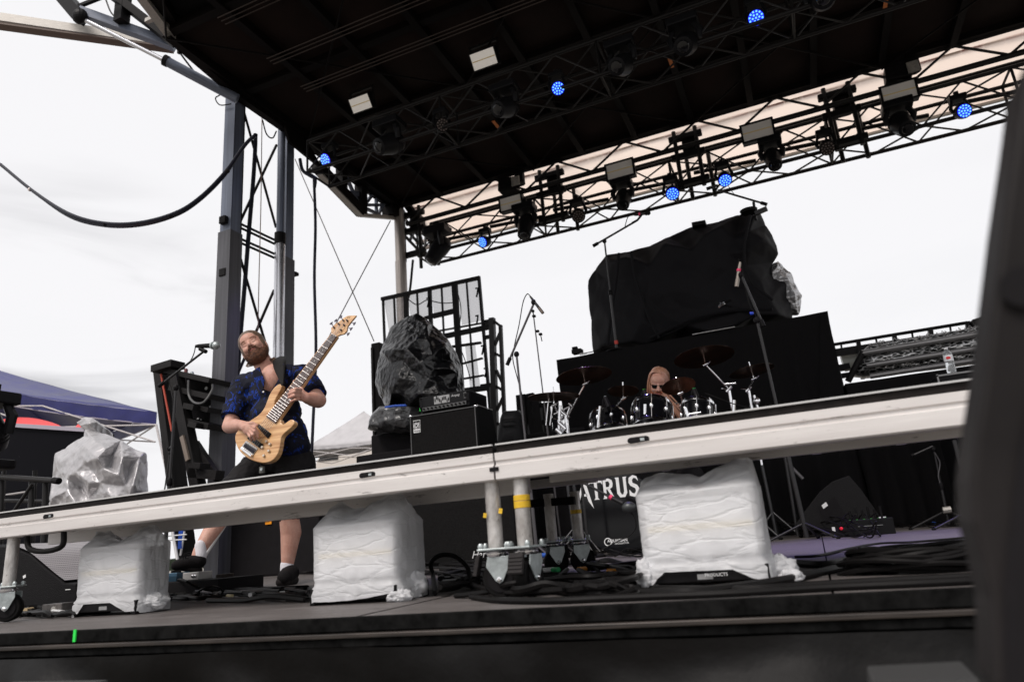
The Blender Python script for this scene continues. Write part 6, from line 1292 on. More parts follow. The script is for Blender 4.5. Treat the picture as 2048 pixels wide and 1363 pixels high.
q = MB(); q.box(c + V((0, -.061, .01)), (.16, .002, .003)); q.build('seam', mat('grey print', (.25, .25, .25), .6), t)
t, c = boxthing('power_strip', 'small dark power strip with a red switch beside the input box', 'power strip', 1682, 1055, 4.0, (.14, .07, .06), blackmatt); q = MB(); q.ell(c + V((0, -.03, .03)), (.013, .008, .012)); q.build('red_switch', mat('lit red switch', (.6, .0, .02), .4, emit=(1, .02, .05), estr=.35), t); q = MB(); q.box(c + V((-.05, -.03, .03)), (.02, .02, .03)); q.build('plug', wp, t)
t, c = boxthing('cable_tag', 'small white tag on a stage cable right of the wedge', 'tag', 1762, 1022, 4.4, (.05, .02, .015), wp, z=.10)
# cables on the floor
def fl_(pts, r, label, m=cable_m, group='cables lying on the stage floor', z=None, k=8):
    q = MB(); q.tube(sweep([(PZ(x, y, r if z is None else z)) if not isinstance(y, tuple) else P(x, y[0], y[1]) for x, y in pts], k), r, 7); return tag(q.build('floor_cable', m, smooth=True), label, 'cable', group)
def G(x, y): v = PZ(x, y, .01); return v
t = thing('cable_coil', 'large coil of black cable on the stage near the right front edge', 'cable coil', PZ(1840, 1150, 0), 'cables lying on the stage floor')
cc_ = PZ(1842, 1140, 0)
for k in range(22):
    r1, r2 = .12 + .07 * random.random(), .08 + .08 * random.random(); o_ = V((random.uniform(-.03, .03), random.uniform(-.03, .03), .009 + .0045 * (k // 2) + .004 * random.random())); q = MB()
    ph = random.random() * 6; q.tube([cc_ + o_ + V((r1 * math.cos(a * math.pi / 22), r2 * math.sin(a * math.pi / 22), .010 * math.sin(a * .3 + ph))) for a in range(45)], .0072, 6); q.build('loop', cable_m, t, smooth=True)
E1, E2 = PZ(860, 1200, .01), PZ(2000, 1165, .01)
def edge_cable(x0, y0, pts, r, label, m=cable_m): q = MB(); q.tube(sweep([PZ(x, y, r) for x, y in pts], 8), r, 8); return tag(q.build('floor_cable', m, smooth=True), label, 'cable', 'cables lying on the stage floor')
edge_cable(0, 0, [(942, 1192), (1000, 1199), (1100, 1200), (1200, 1196), (1300, 1192), (1450, 1186), (1650, 1174), (1850, 1165), (2040, 1155)], .009, 'thick black cable along the stage edge from the casters to the right edge')
edge_cable(0, 0, [(1100, 1166), (1120, 1180), (1180, 1186), (1280, 1183), (1400, 1180), (1560, 1160), (1700, 1130), (1800, 1112), (1900, 1104), (2000, 1102)], .011, 'thick black cable passing in front of the largest strobe up to the coil')
edge_cable(0, 0, [(1180, 1150), (1230, 1168), (1290, 1174), (1400, 1176), (1500, 1176), (1620, 1168), (1760, 1160), (1960, 1150)], .008, 'black cable lying just behind the cable at the stage edge')
edge_cable(0, 0, [(1590, 1125), (1650, 1128), (1700, 1118), (1760, 1098), (1800, 1095)], .012, 'black cable curving left of the coil on the purple lit floor')
edge_cable(0, 0, [(1590, 1113), (1640, 1110), (1700, 1096), (1760, 1086), (1830, 1083), (1960, 1072)], .006, 'thin dark cable crossing the purple lit floor')
rnd = random.Random(5)
def tangle(name, label, x0, x1, y0, y1, n, r0, r1, m=cable_m, seed=1, zmax=.04, cat='cables'):
    rn = random.Random(seed); c = PZ((x0 + x1) / 2, (y0 + y1) / 2, 0); t = thing(name, label, cat, c)
    for k in range(n):
        pts = []; x = rn.uniform(x0, x1); y = rn.uniform(y0, y1); dx_ = rn.choice((-1, 1)) * rn.uniform(.15, .3) * (x1 - x0)
        for j in range(6):
            p = PZ(x, y, .008); p.z = .008 + rn.random() ** 2 * zmax; pts.append(p); x += dx_ * rn.uniform(.4, 1.2); y += rn.uniform(-1, 1) * (y1 - y0) * .35; y = min(max(y, y0), y1)
            if x < x0 or x > x1: dx_ = -dx_; x = min(max(x, x0), x1)
        q = MB(); q.tube(sweep(pts, 6), rn.uniform(r0, r1), 6); q.build('cable', m, t, smooth=True)
    return t
T1 = tangle('cable_pile', 'pile of black cables around the casters of the decks', 880, 1275, 1128, 1190, 30, .006, .011, seed=2)
T2 = tangle('cable_pile', 'band of black taped cables between the first and middle strobe', 335, 615, 1176, 1200, 16, .006, .011, seed=3, zmax=.02)
T3 = tangle('cable_pile', 'tangle of thin black cables in front of the right wedge', 1560, 1760, 1052, 1075, 22, .004, .006, seed=4, zmax=.16)
T4 = tangle('cable_pile', 'pile of black cables at the far left near the stage edge', -20, 150, 1215, 1232, 14, .006, .010, seed=6, zmax=.02)
T5 = tangle('cable_pile', 'thin black cables on the floor around the boom stand at the right', 1760, 1960, 1040, 1054, 14, .004, .007, seed=8, zmax=.05)
T6 = tangle('cable_pile', 'thin dark cables behind the middle strobe and the casters', 480, 960, 1128, 1148, 14, .005, .008, seed=9, zmax=.03)
T7 = tangle('cable_pile', 'thin black cables lying around the bass drum', 1180, 1290, 1096, 1112, 12, .004, .006, seed=12, zmax=.05)
def plug(px, py, dx_, dy_, r, m, t, z=.02): p = PZ(px, py, .01); p.z = z; d = PZ(px + dx_, py + dy_, .01); d.z = z; q = MB(); q.tube([p, d], r, 10); q.build('connector', m, t, smooth=True)
plug(1086, 1122, 40, -2, .016, mat('blue connector', (.01, .07, .35), .4), T1, .05); plug(1119, 1122, 12, -1, .019, mat('blue connector', (.01, .07, .35), .4), T1, .05)
plug(1082, 1150, 26, -3, .010, wp, T1, .03); plug(1106, 1148, 12, 0, .0105, mat('green band', (.02, .4, .12), .5), T1, .03)
plug(1158, 1149, 14, -2, .011, mat('orange tape', (.75, .30, .03), .5), T1, .03); plug(1218, 1150, 14, 1, .011, mat('orange tape', (.75, .30, .03), .5), T1, .025); plug(1080, 1174, 12, 5, .010, mat('orange tape', (.75, .30, .03), .5), T1, .015); plug(905, 1178, 20, -3, .006, galv, T1)
plug(500, 1193, 10, -2, .010, wp, T2, .02); plug(516, 1191, 9, -2, .010, wp, T2, .02); plug(376, 1186, 6, 0, .009, wp, T2, .02); plug(560, 1190, 9, -1, .009, wp, T2, .02); plug(455, 1193, 9, 0, .009, cream, T2, .015)
plug(5, 1226, 10, -3, .012, mat('dull orange plug', (.5, .18, .06), .5), T4, .02); plug(50, 1224, 14, -2, .012, mat('tan plug', (.5, .38, .22), .5), T4, .02)
plug(1868, 1047, 12, -4, .016, mat('blue connector', (.01, .07, .35), .4), T5, .02); plug(1675, 1063, 12, 2, .014, wp, T3, .03)
q = MB(); q.tube(sweep([G(870, 1185) + V((0, 0, .0)), P(866, 1150, .9), P(862, 1125, .9), P(880, 1110, .9), P(910, 1112, .9), P(935, 1135, .85), P(938, 1165, .8)], 8), .009, 8); q.build('cable', cable_m, T1, smooth=True)
cable([PZ(345, 1168, .02), P(360, 1158, 1.5), P(400, 1175, 1.45), PZ(440, 1185, .01)], .007, 'black lead running off the front of the pedalboard')
slab('lead_strip', PZ(345, 1170, .03), PZ(420, 1185, .03), .02, .006, mat('grey lead', (.2, .2, .22), .5), T2)
q = MB(); q.tube(sweep([PZ(395, 1192, .01), P(400, 1180, 1.2), P(425, 1172, 1.2), P(445, 1180, 1.2), PZ(440, 1190, .01)], 8), .006, 7); q.build('cable', cable_m, T2, smooth=True)

# ================================================================== FOREGROUND
fgm = mat('dark grey cabinet paint', (.026, .023, .023), .55, var=.3, vscale=3)
YF2 = -1.08
t = thing('foreground_cabinet', 'very close dark grey cabinet edge filling the right border of the photo', 'speaker cabinet', P(2050, 900, YF2))
q = MB(); q.prism([P(x, y, YF2) for x, y in ((2052, 120), (2035, 250), (2010, 420), (1988, 600), (1968, 760), (1950, 880), (1942, 960), (1945, 1040), (1968, 1120), (1985, 1200), (1992, 1380), (2250, 1400), (2250, 120))], (0, .06, 0)); q.build('side_panel', fgm, t, bevel=.004)
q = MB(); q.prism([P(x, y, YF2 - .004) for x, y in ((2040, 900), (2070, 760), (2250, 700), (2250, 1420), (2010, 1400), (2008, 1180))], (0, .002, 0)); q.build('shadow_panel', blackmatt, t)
q = MB(); q.lathe([(.014, 0), (.014, .003)], P(2046, 575, YF2 - .004), (0, -1, 0), 20); q.build('bolt_hole', blackmatt, t)
t = thing('foreground_step', 'blurred grey metal step end at the bottom right corner', 'step', P(1850, 1360, -.55))
q = MB(); q.prism([P(x, y, -.55) for x, y in ((1745, 1366), (1960, 1357), (1975, 1440), (1748, 1450))], (0, .12, 0)); q.build('step_end', mat('grey step paint', (.045, .045, .045), .6, spec=.1), t, bevel=.004)
q = MB(); q.prism([P(x, y, -.553) for x, y in ((1812, 1376), (1925, 1373), (1925, 1382), (1812, 1385))], (0, -.002, 0)); q.build('slot', blackmatt, t)
t = thing('foreground_rail', 'blurred dark grey rail end at the bottom left corner', 'rail', P(60, 1375, -.5)); q = MB(); q.prism([P(x, y, -.5) for x, y in ((-60, 1380), (130, 1378), (140, 1440), (-60, 1440))], (0, .1, 0)); q.build('rail_end', mat('grey step paint', (.045, .045, .045), .6, spec=.1), t)
# ================================================================== PEOPLE
skin = mat('fair skin', (0.62, 0.36, 0.28), .5, c2=(.50, .25, .19), vscale=14, spec=.35, bump=.08, bscale=90)
skin.node_tree.nodes['Principled BSDF'].inputs['Subsurface Weight'].default_value = .12
skin.node_tree.nodes['Principled BSDF'].inputs['Subsurface Radius'].default_value = (.01, .004, .002)
class Blob:
    def __init__(s): s.q = MB()
    def ell(s, c, r, rot=None): s.q.ell(c, r, rot, 20, 14); return s
    def cap(s, a, b, ra, rb, n=18):
        a, b = V(a), V(b); d = b - a; L_ = d.length; z = d / L_; pts, rs = [], []
        for k in range(7): t_ = k / 6 * math.pi / 2; pts.append(a - z * ra * math.cos(t_)); rs.append(max(ra * math.sin(t_), 1e-4))
        for k in range(1, 6): f = k / 6; pts.append(a + d * f); rs.append(ra + (rb - ra) * f)
        for k in range(7): t_ = k / 6 * math.pi / 2; pts.append(b + z * rb * math.sin(t_)); rs.append(max(rb * math.cos(t_), 1e-4))
        s.q.tube(pts, rs, n); return s
    def chain(s, pts, rs):
        for i in range(len(pts) - 1): s.cap(pts[i], pts[i + 1], rs[i], rs[i + 1])
        return s
    def build(s, name, m, parent, vox=.006, sm=6, disp=None):
        o = s.q.build(name, m, parent, smooth='full', fix=False)
        r = o.modifiers.new('r', 'REMESH'); r.mode = 'VOXEL'; r.voxel_size = vox; r.use_smooth_shade = True
        k = o.modifiers.new('k', 'SMOOTH'); k.iterations = sm; k.factor = .5
        if disp:
            tx = bpy.data.textures.new(name, 'CLOUDS'); tx.noise_scale = disp[1]; tx.noise_depth = 3
            d = o.modifiers.new('d', 'DISPLACE'); d.texture = tx; d.texture_coords = 'LOCAL'; d.strength = disp[0]; d.mid_level = .5
        return o
def bake(o):       # freeze the modifiers into the mesh
    dg = bpy.context.evaluated_depsgraph_get(); me = bpy.data.meshes.new_from_object(o.evaluated_get(dg)); old = o.data; o.modifiers.clear(); o.data = me; return o
def headframe(c, up, fw, s=1.0):
    up = V(up).normalized(); fw = V(fw); fw = (fw - up * fw.dot(up)).normalized(); x = fw.cross(up) * -1; x = up.cross(fw) * -1
    m3 = Matrix((x, fw, up)).transposed()
    return (lambda a, b, c_: V(c) + m3 @ (V((a, b, c_)) * s)), m3
def face_blobs(b, F, m3, s, neck):
    E_ = lambda p, r: b.ell(F(*p), V(r) * s, m3)
    E_((0, -.015, .035), (.077, .098, .088)); E_((0, .022, -.02), (.068, .070, .09)); E_((0, .03, -.075), (.054, .052, .045)); E_((0, .058, .045), (.055, .035, .045))
    E_((0, .074, .018), (.048, .014, .012)); E_((.036, .066, -.028), (.026, .024, .026)); E_((-.036, .066, -.028), (.026, .024, .026)); E_((0, .078, -.060), (.030, .018, .022)); E_((0, .075, -.098), (.024, .02, .018))
    b.cap(F(0, .084, .012), F(0, .112, -.026), .0095 * s, .0125 * s)
    for k in (-1, 1): E_((k * .0125, .098, -.031), (.0085, .011, .008)); E_((k * .030, .074, .001), (.0165, .012, .0115)); E_((k * .079, -.008, -.012), (.010, .019, .031))
    b.cap(F(0, -.02, -.06), neck, .060 * s, .066 * s)
# ---------------------------------------------------------------- bass player
bp = thing('person', 'bearded man in a dark blue floral shirt and black shorts leaning back while playing bass', 'person', V((-3.4, 2.2, 0)))
cw = lambda v: ROT @ V(v)
hs = 1.13
HC = P(508, 696, 2.26)
F, m3h = headframe(HC, cw((-.56, .74, -.36)), cw((-.04, .42, .90)), hs)
neck = P(548, 765, 2.33); chest = P(552, 800, 2.33); belly = P(562, 868, 2.30); pelvis = P(558, 925, 2.32)
Rsh, Rel, Rwr = P(488, 772, 2.32), P(459, 852, 2.17), P(486, 850, 1.985)
Lsh, Lel, Lwr = P(604, 755, 2.30), P(637, 800, 2.20), P(612, 795, 2.06)
b = Blob(); face_blobs(b, F, m3h, hs, neck)
b.cap(neck, chest, .080, .10); b.cap(chest, belly, .11, .11); b.ell(P(540, 775, 2.27), (.10, .07, .07))
b.cap(neck, Rsh, .06, .055); b.cap(neck, Lsh, .06, .055)
b.chain([Rsh, Rel, Rel.lerp(Rwr, .45), Rwr], [.056, .052, .050, .032])
b.chain([Lsh, Lel, Lel.lerp(Lwr, .45), Lwr], [.056, .054, .051, .033])
b.cap(belly, pelvis, .11, .11)
Rhip, Rkn, Ran = P(528, 932, 2.30), P(447, 1000, 1.98), P(399, 1100, 1.80)
Lhip, Lkn, Lan = P(590, 932, 2.33), P(577, 1025, 2.22), P(574, 1135, 2.24)
b.chain([Rhip, Rkn], [.10, .066]); b.chain([Rkn, Rkn.lerp(Ran, .33) + V((.012, .03, 0)), Ran], [.062, .066, .038]); b.cap(Ran, Ran + V((0, -.02, -.05)), .038, .036)
b.chain([Lhip, Lkn], [.10, .068]); b.chain([Lkn, Lkn.lerp(Lan, .36) + V((0, .03, 0)), Lan], [.064, .069, .038])
# right hand (plucking)
def finger(pts, r0, r1): b.chain(pts, [r0 + (r1 - r0) * k / (len(pts) - 1) for k in range(len(pts))])
b.chain([Rwr, P(494, 854, 1.955)], [.033, .036]); b.ell(P(497, 857, 1.945), (.045, .024, .042))
for a, m_, e, r in (((503, 850), (510, 855, 1.915), (517, 866, 1.945), .0095), ((503, 856), (509, 862, 1.912), (516, 874, 1.945), .010), ((500, 861), (505, 869, 1.915), (509, 879, 1.945), .0095), ((496, 866), (500, 873, 1.925), (503, 880, 1.945), .0085)):
    finger([P(*a, 1.935), P(*m_), P(*e)], r * 1.12, r * .9)
finger([P(495, 846, 1.955), P(505, 845, 1.925), P(514, 850, 1.935)], .0125, .0095)
# left hand (fretting)
b.chain([Lwr, P(604, 790, 2.05)], [.034, .036]); b.ell(P(602, 789, 2.04), (.034, .024, .045))
for a, m_, e, r in (((602, 779), (592, 777, 1.95), (580, 781, 1.955), .0098), ((600, 784), (589, 783, 1.945), (577, 788, 1.955), .0100), ((598, 791), (588, 791, 1.945), (577, 795, 1.955), .0098), ((598, 798), (590, 799, 1.95), (581, 803, 1.96), .0085)):
    finger([P(*a, 2.005), P(*m_), P(*e)], r * 1.15, r * .92)
finger([P(604, 778, 2.07), P(596, 768, 2.09), P(588, 762, 2.09)], .0125, .010)
body = bake(b.build('body', skin, bp, vox=.0048, sm=3))
# face details
dark_l = mat('dark lash line', (.12, .05, .035), .7); lipm = mat('lips', (.40, .13, .11), .5); browm = mat('brown brow hair', (.28, .15, .10), .8)
for k in (-1, 1):
    q = MB(); q.tube([F(k * .031 + .015 * t_, .0865 + .002 * (1 - t_ * t_), -.004 - .004 * (1 - t_ * t_)) for t_ in (-1, -.6, -.2, .2, .6, 1)], .0015 * hs, 6); q.build('eyelash_line', dark_l, bp)
    q = MB(); q.tube([F(k * (.018 + .032 * f), .096 - .020 * f * f, .021 + .007 * math.sin(f * 2.6)) for f in (0, .25, .5, .75, 1)], [.0036, .0052, .0052, .0042, .002], 6); q.build('eyebrow', browm, bp, smooth=True)
    q = MB(); q.ell(F(k * .0075, .108, -.0385), V((.0048, .005, .0032)) * hs, m3h); q.build('nostril', dark_l, bp)
    q = MB(); q.tube([F(k * (.014 + .010 * f), .100 - .010 * f, -.036 - .022 * f) for f in (0, .5, 1)], .0014, 5); q.build('cheek_crease', mat('skin crease', (.36, .15, .11), .6), bp)
q = MB(); q.tube([F(.026 * t_, .099 - .012 * t_ * t_, -.0545 - .011 * t_ * t_) for t_ in (-1, -.6, -.2, .2, .6, 1)], [.001, .0018, .002, .002, .0018, .001], 6); q.build('mouth_line', dark_l, bp)
q = MB(); q.tube([F(.020 * t_, .0985 - .010 * t_ * t_, -.0600 - .007 * t_ * t_) for t_ in (-1, -.5, 0, .5, 1)], [.001, .004, .0045, .004, .001], 8); q.build('lower_lip', lipm, bp, smooth=True)
beardm = mat('reddish brown beard', (.19, .075, .036), .8, bump=1.0, bscale=120, c2=(.05, .022, .014), vscale=55)
bb = Blob()
for p, r in (((0, .050, -.105), (.058, .052, .040)), ((.04, .035, -.085), (.030, .042, .040)), ((-.04, .035, -.085), (.030, .042, .040)), ((.062, .012, -.055), (.018, .028, .036)), ((-.062, .012, -.055), (.018, .028, .036)), ((.068, .004, -.025), (.013, .018, .025)), ((-.068, .004, -.025), (.013, .018, .025)), ((0, .082, -.095), (.034, .022, .026)), ((0, .09, -.078), (.018, .012, .012)), ((.027, .082, -.068), (.012, .013, .020)), ((-.027, .082, -.068), (.012, .013, .020)), ((.016, .096, -.048), (.016, .006, .0055)), ((-.016, .096, -.048), (.016, .006, .0055))): bb.ell(F(*p), V(r) * hs, m3h)
brd = bake(bb.build('beard', beardm, bp, vox=.0045, sm=3, disp=(.010, .012)))
rn = random.Random(3)
def strands(name, m, parent, obj_, n, ln, wd, flow, test):
    q = MB(); vs_ = obj_.data.vertices; base = BASE[parent.name]
    for _ in range(n):
        v = vs_[rn.randrange(len(vs_))]; p = V(v.co) + base; nrm = V(v.normal)
        if not test(p, nrm): continue
        d = (nrm * .6 + flow + V((rn.uniform(-.4, .4), rn.uniform(-.4, .4), rn.uniform(-.4, .4)))).normalized(); s_ = d.cross(nrm).normalized() if d.cross(nrm).length > .01 else V((1, 0, 0))
        l_ = ln * rn.uniform(.5, 1.2); a = p - nrm * .002
        q.add([a - s_ * wd, a + s_ * wd, a + d * l_], [(0, 1, 2)])
    o = q.build(name, m, parent, fix=False); o['kind'] = 'stuff'; return o
dnh = (m3h @ V((0, .2, -1)))
strands('beard_hair', beardm, bp, brd, 2600, .016, .0012, dnh * .8, lambda p, n: n.dot(m3h @ V((0, 1, 0))) > -.5)
hairm = mat('slicked light brown hair', (.16, .10, .065), .45, bump=.6, bscale=60, c2=(.09, .055, .035), vscale=30, stretch=(1, 1, 6))
hb = Blob()
for p, r in (((0, -.030, .054), (.088, .104, .096)), ((.052, -.02, .0), (.036, .062, .06)), ((-.052, -.02, .0), (.036, .062, .06)), ((0, -.09, -.02), (.055, .03, .06))): hb.ell(F(*p), V(r) * hs, m3h)
hair = bake(hb.build('hair', hairm, bp, vox=.005, sm=2))
q = MB()
for k in range(18):
    a = F(.05 + .02 * rn.random(), -.05, -.03); q.tube(sweep([a, F(.085, -.03, -.08) + V((rn.uniform(-.01, .01),) * 3), P(549 + rn.uniform(-2, 3), 716 + rn.uniform(-2, 4), 2.30)], 4), .0028, 5)
q.build('loose_hair', hairm, bp, smooth=True)
# shirt
shirt = bpy.data.materials.new('dark blue floral shirt'); shirt.use_nodes = True; t_ = shirt.node_tree; pb = t_.nodes['Principled BSDF']; pb.inputs['Roughness'].default_value = .75; pb.inputs['Specular IOR Level'].default_value = .2
tcn = t_.nodes.new('ShaderNodeTexCoord')
n1 = t_.nodes.new('ShaderNodeTexNoise'); n1.inputs['Scale'].default_value = 8.5; n1.inputs['Detail'].default_value = 1; n1.inputs['Distortion'].default_value = 2.4
n2 = t_.nodes.new('ShaderNodeTexWave'); n2.inputs['Scale'].default_value = 17; n2.inputs['Distortion'].default_value = 16; n2.inputs['Detail'].default_value = 3; n2.inputs['Detail Scale'].default_value = 1.2
r1 = t_.nodes.new('ShaderNodeValToRGB'); r1.color_ramp.elements[0].position = .53; r1.color_ramp.elements[1].position = .62
r2 = t_.nodes.new('ShaderNodeValToRGB'); r2.color_ramp.elements[0].position = .45; r2.color_ramp.elements[1].position = .75
mu = t_.nodes.new('ShaderNodeMath'); mu.operation = 'MULTIPLY'
rc_ = t_.nodes.new('ShaderNodeValToRGB'); rc_.color_ramp.elements[0].color = (.004, .005, .014, 1); rc_.color_ramp.elements[1].color = (.005, .045, .34, 1); e_ = rc_.color_ramp.elements.new(.35); e_.color = (.004, .018, .13, 1)
for a, b_ in ((tcn.outputs['Object'], n1.inputs[0]), (tcn.outputs['Object'], n2.inputs[0]), (n1.outputs['Fac'], r1.inputs[0]), (n2.outputs['Fac'], r2.inputs[0]), (r1.outputs[0], mu.inputs[0]), (r2.outputs[0], mu.inputs[1]), (mu.outputs[0], rc_.inputs[0]), (rc_.outputs[0], pb.inputs['Base Color'])): t_.links.new(a, b_)
s = Blob()
s.cap(Rsh, Lsh, .100, .100); s.ell(P(545, 790, 2.31), (.20, .135, .15)); s.ell(P(552, 830, 2.28), (.205, .15, .16)); s.ell(P(562, 868, 2.27), (.20, .155, .16)); s.ell(P(572, 893, 2.29), (.185, .145, .12))
s.cap(Rsh, Rsh.lerp(Rel, .80), .098, .086); s.cap(Lsh, Lsh.lerp(Lel, .80), .098, .086); s.cap(P(492, 775, 2.33), P(500, 870, 2.28), .07, .06); s.cap(P(520, 757, 2.36), P(580, 748, 2.36), .06, .06)
so = s.build('shirt', shirt, bp, vox=.008, sm=5, disp=(.030, .085))
cut = MB()   # open V of the collar
vp_ = ((515, 745), (548, 706), (572, 731), (566, 750), (541, 783), (524, 777)); fr_ = [P(x, y, 2.02) for x, y in vp_]; bk_ = [P(x, y, 2.36) for x, y in vp_]
cut.add(fr_ + bk_, [tuple(range(6)), tuple(range(11, 5, -1))] + [(i, i + 6, (i + 1) % 6 + 6, (i + 1) % 6) for i in range(6)])
co_ = cut.build('cutter', black); bo = so.modifiers.new('v', 'BOOLEAN'); bo.operation = 'DIFFERENCE'; bo.object = co_; bo.solver = 'EXACT'
# sleeve ends
for pt, ax_d, sz in ((Rsh.lerp(Rel, .80), (Rel - Rsh), .13), (Lsh.lerp(Lel, .80), (Lel - Lsh), .13)):
    z = ax_d.normalized(); c2 = MB(); c2.lathe([(.112, 0), (.112, .35)], pt, z, 16); c2o = c2.build('cutter', black); bo = so.modifiers.new('v', 'BOOLEAN'); bo.operation = 'DIFFERENCE'; bo.object = c2o; bo.solver = 'EXACT'
bake(so)
for o in [o for o in bpy.data.objects if o.name.startswith('cutter')]: bpy.data.objects.remove(o)
chb = Blob(); chb.ell(P(546, 762, 2.262), (.105, .092, .13)); chb.cap(P(546, 745, 2.31), P(541, 775, 2.27), .07, .06); chb.build('chest', skin, bp, vox=.007, sm=3)
chairm = mat('chest hair', (.16, .08, .06), .8); q = MB()
for k in range(150):
    x, y = 541 + rn.gauss(0, 7), 765 + rn.gauss(0, 8); 
    if abs(x - 541) > (790 - y) * .5 or y < 745: continue
    a = P(x, y, 2.165 + .0 + abs(x - 541) * .0012); q.add([a, a + V((.0015, 0, 0)), a + V((rn.uniform(-.008, .008), -.004, -.010))], [(0, 1, 2)])
q.build('chest_hair', chairm, bp, fix=False)['kind'] = 'stuff'
for pts in (((506, 742), (520, 733), (530, 760), (527, 788), (512, 770)), ((566, 728), (586, 728), (582, 752), (556, 772), (545, 779), (562, 752))):
    q = MB(); q.prism([P(x, y, 2.15 - .0 * i) for i, (x, y) in enumerate(pts)], (0, -.008, 0)); q.build('collar', shirt, bp, bevel=.003)
q = MB(); q.lathe([(.007, 0), (.006, .004)], P(527, 783, 2.12), (0, -1, 0), 12); q.build('button', white, bp)
shortm = mat('black shorts cloth', (.010, .009, .010), .8, bump=.4, bscale=10, spec=.2)
h = Blob(); h.cap(pelvis + V((-.03, .0, .06)), pelvis + V((.08, 0, .02)), .155, .15); h.chain([Rhip, Rhip.lerp(Rkn, .9)], [.145, .105]); h.chain([Lhip, Lhip.lerp(Lkn, .92)], [.145, .098])
so2 = h.build('shorts', shortm, bp, vox=.009, sm=5, disp=(.03, .07))
# socks and shoes
sock = mat('white ribbed sock', (.72, .70, .74), .8, bump=.4, bscale=120)
def shoe(ankle, toe, heel_z, parent, sole_n):
    ankle, toe = V(ankle), V(toe); d = toe - ankle; dh = V((d.x, d.y, 0)).normalized(); sd_ = dh.cross(V((0, 0, 1)))
    return dh, sd_
b2_ = Blob(); b2_.cap(P(401, 1090, 1.80), P(401, 1112, 1.79), .035, .037); b2_.build('sock', sock, bp, vox=.005, sm=2)
b2_ = Blob(); b2_.cap(P(574, 1129, 2.24), P(574, 1146, 2.235), .044, .045); b2_.build('sock', sock, bp, vox=.005, sm=2)
shoem = mat('black mesh trainer', (.018, .016, .017), .75, bump=.6, bscale=160); solem = mat('charcoal shoe sole', (.035, .03, .03), .7, bump=.3, bscale=60)
def shoe(pts, sole, lace, nm='shoe'):
    s_ = Blob()
    for i in range(len(pts) - 1): s_.cap(pts[i][0], pts[i + 1][0], pts[i][1], pts[i + 1][1])
    up_ = bake(s_.build(nm, shoem, bp, vox=.006, sm=4))
    s2 = Blob()
    for i in range(len(sole) - 1): s2.cap(sole[i][0], sole[i + 1][0], sole[i][1], sole[i + 1][1])
    bake(s2.build('sole', solem, up_, vox=.006, sm=2))
    q = MB()
    for a, b_ in lace: q.tube([a, a.lerp(b_, .5) + V((0, -.006, .006)), b_], .003, 5)
    q.build('lace', blackmatt, up_)
YS_ = 1.74
shoe([(P(398, 1122, YS_ + .04), .044), (P(380, 1124, YS_ + .01), .043), (P(362, 1128, YS_ - .03), .036), (P(352, 1130, YS_ - .05), .030)], [(P(398, 1140, YS_ + .04), .022), (P(375, 1135, YS_), .024), (P(350, 1132, YS_ - .05), .020)], [(P(370, 1108 + 3 * k, YS_ - .05), P(384 - 2 * k, 1104 + 4 * k, YS_ - .05)) for k in range(4)] + [(P(372, 1106, YS_ - .06), P(362, 1112, YS_ - .07)), (P(372, 1106, YS_ - .06), P(366, 1118, YS_ - .07))])
fz = PZ(575, 1165, 0); 
Lf = V((P(574, 1150, 2.2).x, 2.2, 0))
shoe([(Lf + V((0, .04, .072)), .054), (Lf + V((.01, .01, .066)), .056), (Lf + V((.04, -.05, .055)), .056), (Lf + V((.07, -.10, .048)), .050)], [(Lf + V((-.02, .05, .026)), .029), (Lf + V((.015, -.05, .026)), .034), (Lf + V((.055, -.12, .025)), .033), (Lf + V((.02, .05, .026)), .029), (Lf + V((.06, -.04, .026)), .034), (Lf + V((.085, -.10, .025)), .031)], [(Lf + V((.0 + .012 * k, -.05 - .014 * k, .102 - .008 * k)), Lf + V((.055 + .012 * k, -.02 - .014 * k, .102 - .008 * k))) for k in range(4)] + [(Lf + V((.02, -.06, .11)), Lf + V((.055, -.09, .075)))])
# ---------------------------------------------------------------- bass guitar
gt_ = thing('bass_guitar', 'natural wood six string electric bass with dark fretboard held by the bearded man', 'bass guitar', P(510, 880, 2.0))
GO = P(505, 885, 1.985); GN = V((0.06, -.97, .20)).normalized()
def g3(cx_, cy_, off=0.0):
    r = ray(400 + cx_ / 4.26, 620 + cy_ / 4.26); o = GO + GN * off; return CAMPOS + r * ((o - CAMPOS).dot(GN) / r.dot(GN))
wood = bpy.data.materials.new('natural ash wood'); wood.use_nodes = True; t_ = wood.node_tree; pb = t_.nodes['Principled BSDF']; pb.inputs['Roughness'].default_value = .32; pb.inputs['Coat Weight'].default_value = .3
tcn = t_.nodes.new('ShaderNodeTexCoord'); mpn = t_.nodes.new('ShaderNodeMapping'); mpn.inputs['Rotation'].default_value = (0, R(53 - 90), 0); mpn.inputs['Scale'].default_value = (2.0, 2.0, 22)
mpn.inputs['Scale'].default_value = (1.3, 2, 20); mpn.inputs['Rotation'].default_value = (0, R(52), 0)
nz_ = t_.nodes.new('ShaderNodeTexNoise'); nz_.inputs['Scale'].default_value = 2.2; nz_.inputs['Detail'].default_value = 6; nz_.inputs['Distortion'].default_value = .5
rp = t_.nodes.new('ShaderNodeValToRGB'); rp.color_ramp.elements[0].position = .33; rp.color_ramp.elements[0].color = (.43, .20, .075, 1); rp.color_ramp.elements[1].position = .62; rp.color_ramp.elements[1].color = (.72, .44, .21, 1)
for a, b_ in ((tcn.outputs['Object'], mpn.inputs[0]), (mpn.outputs[0], nz_.inputs[0]), (nz_.outputs['Fac'], rp.inputs[0]), (rp.outputs[0], pb.inputs['Base Color'])): t_.links.new(a, b_)
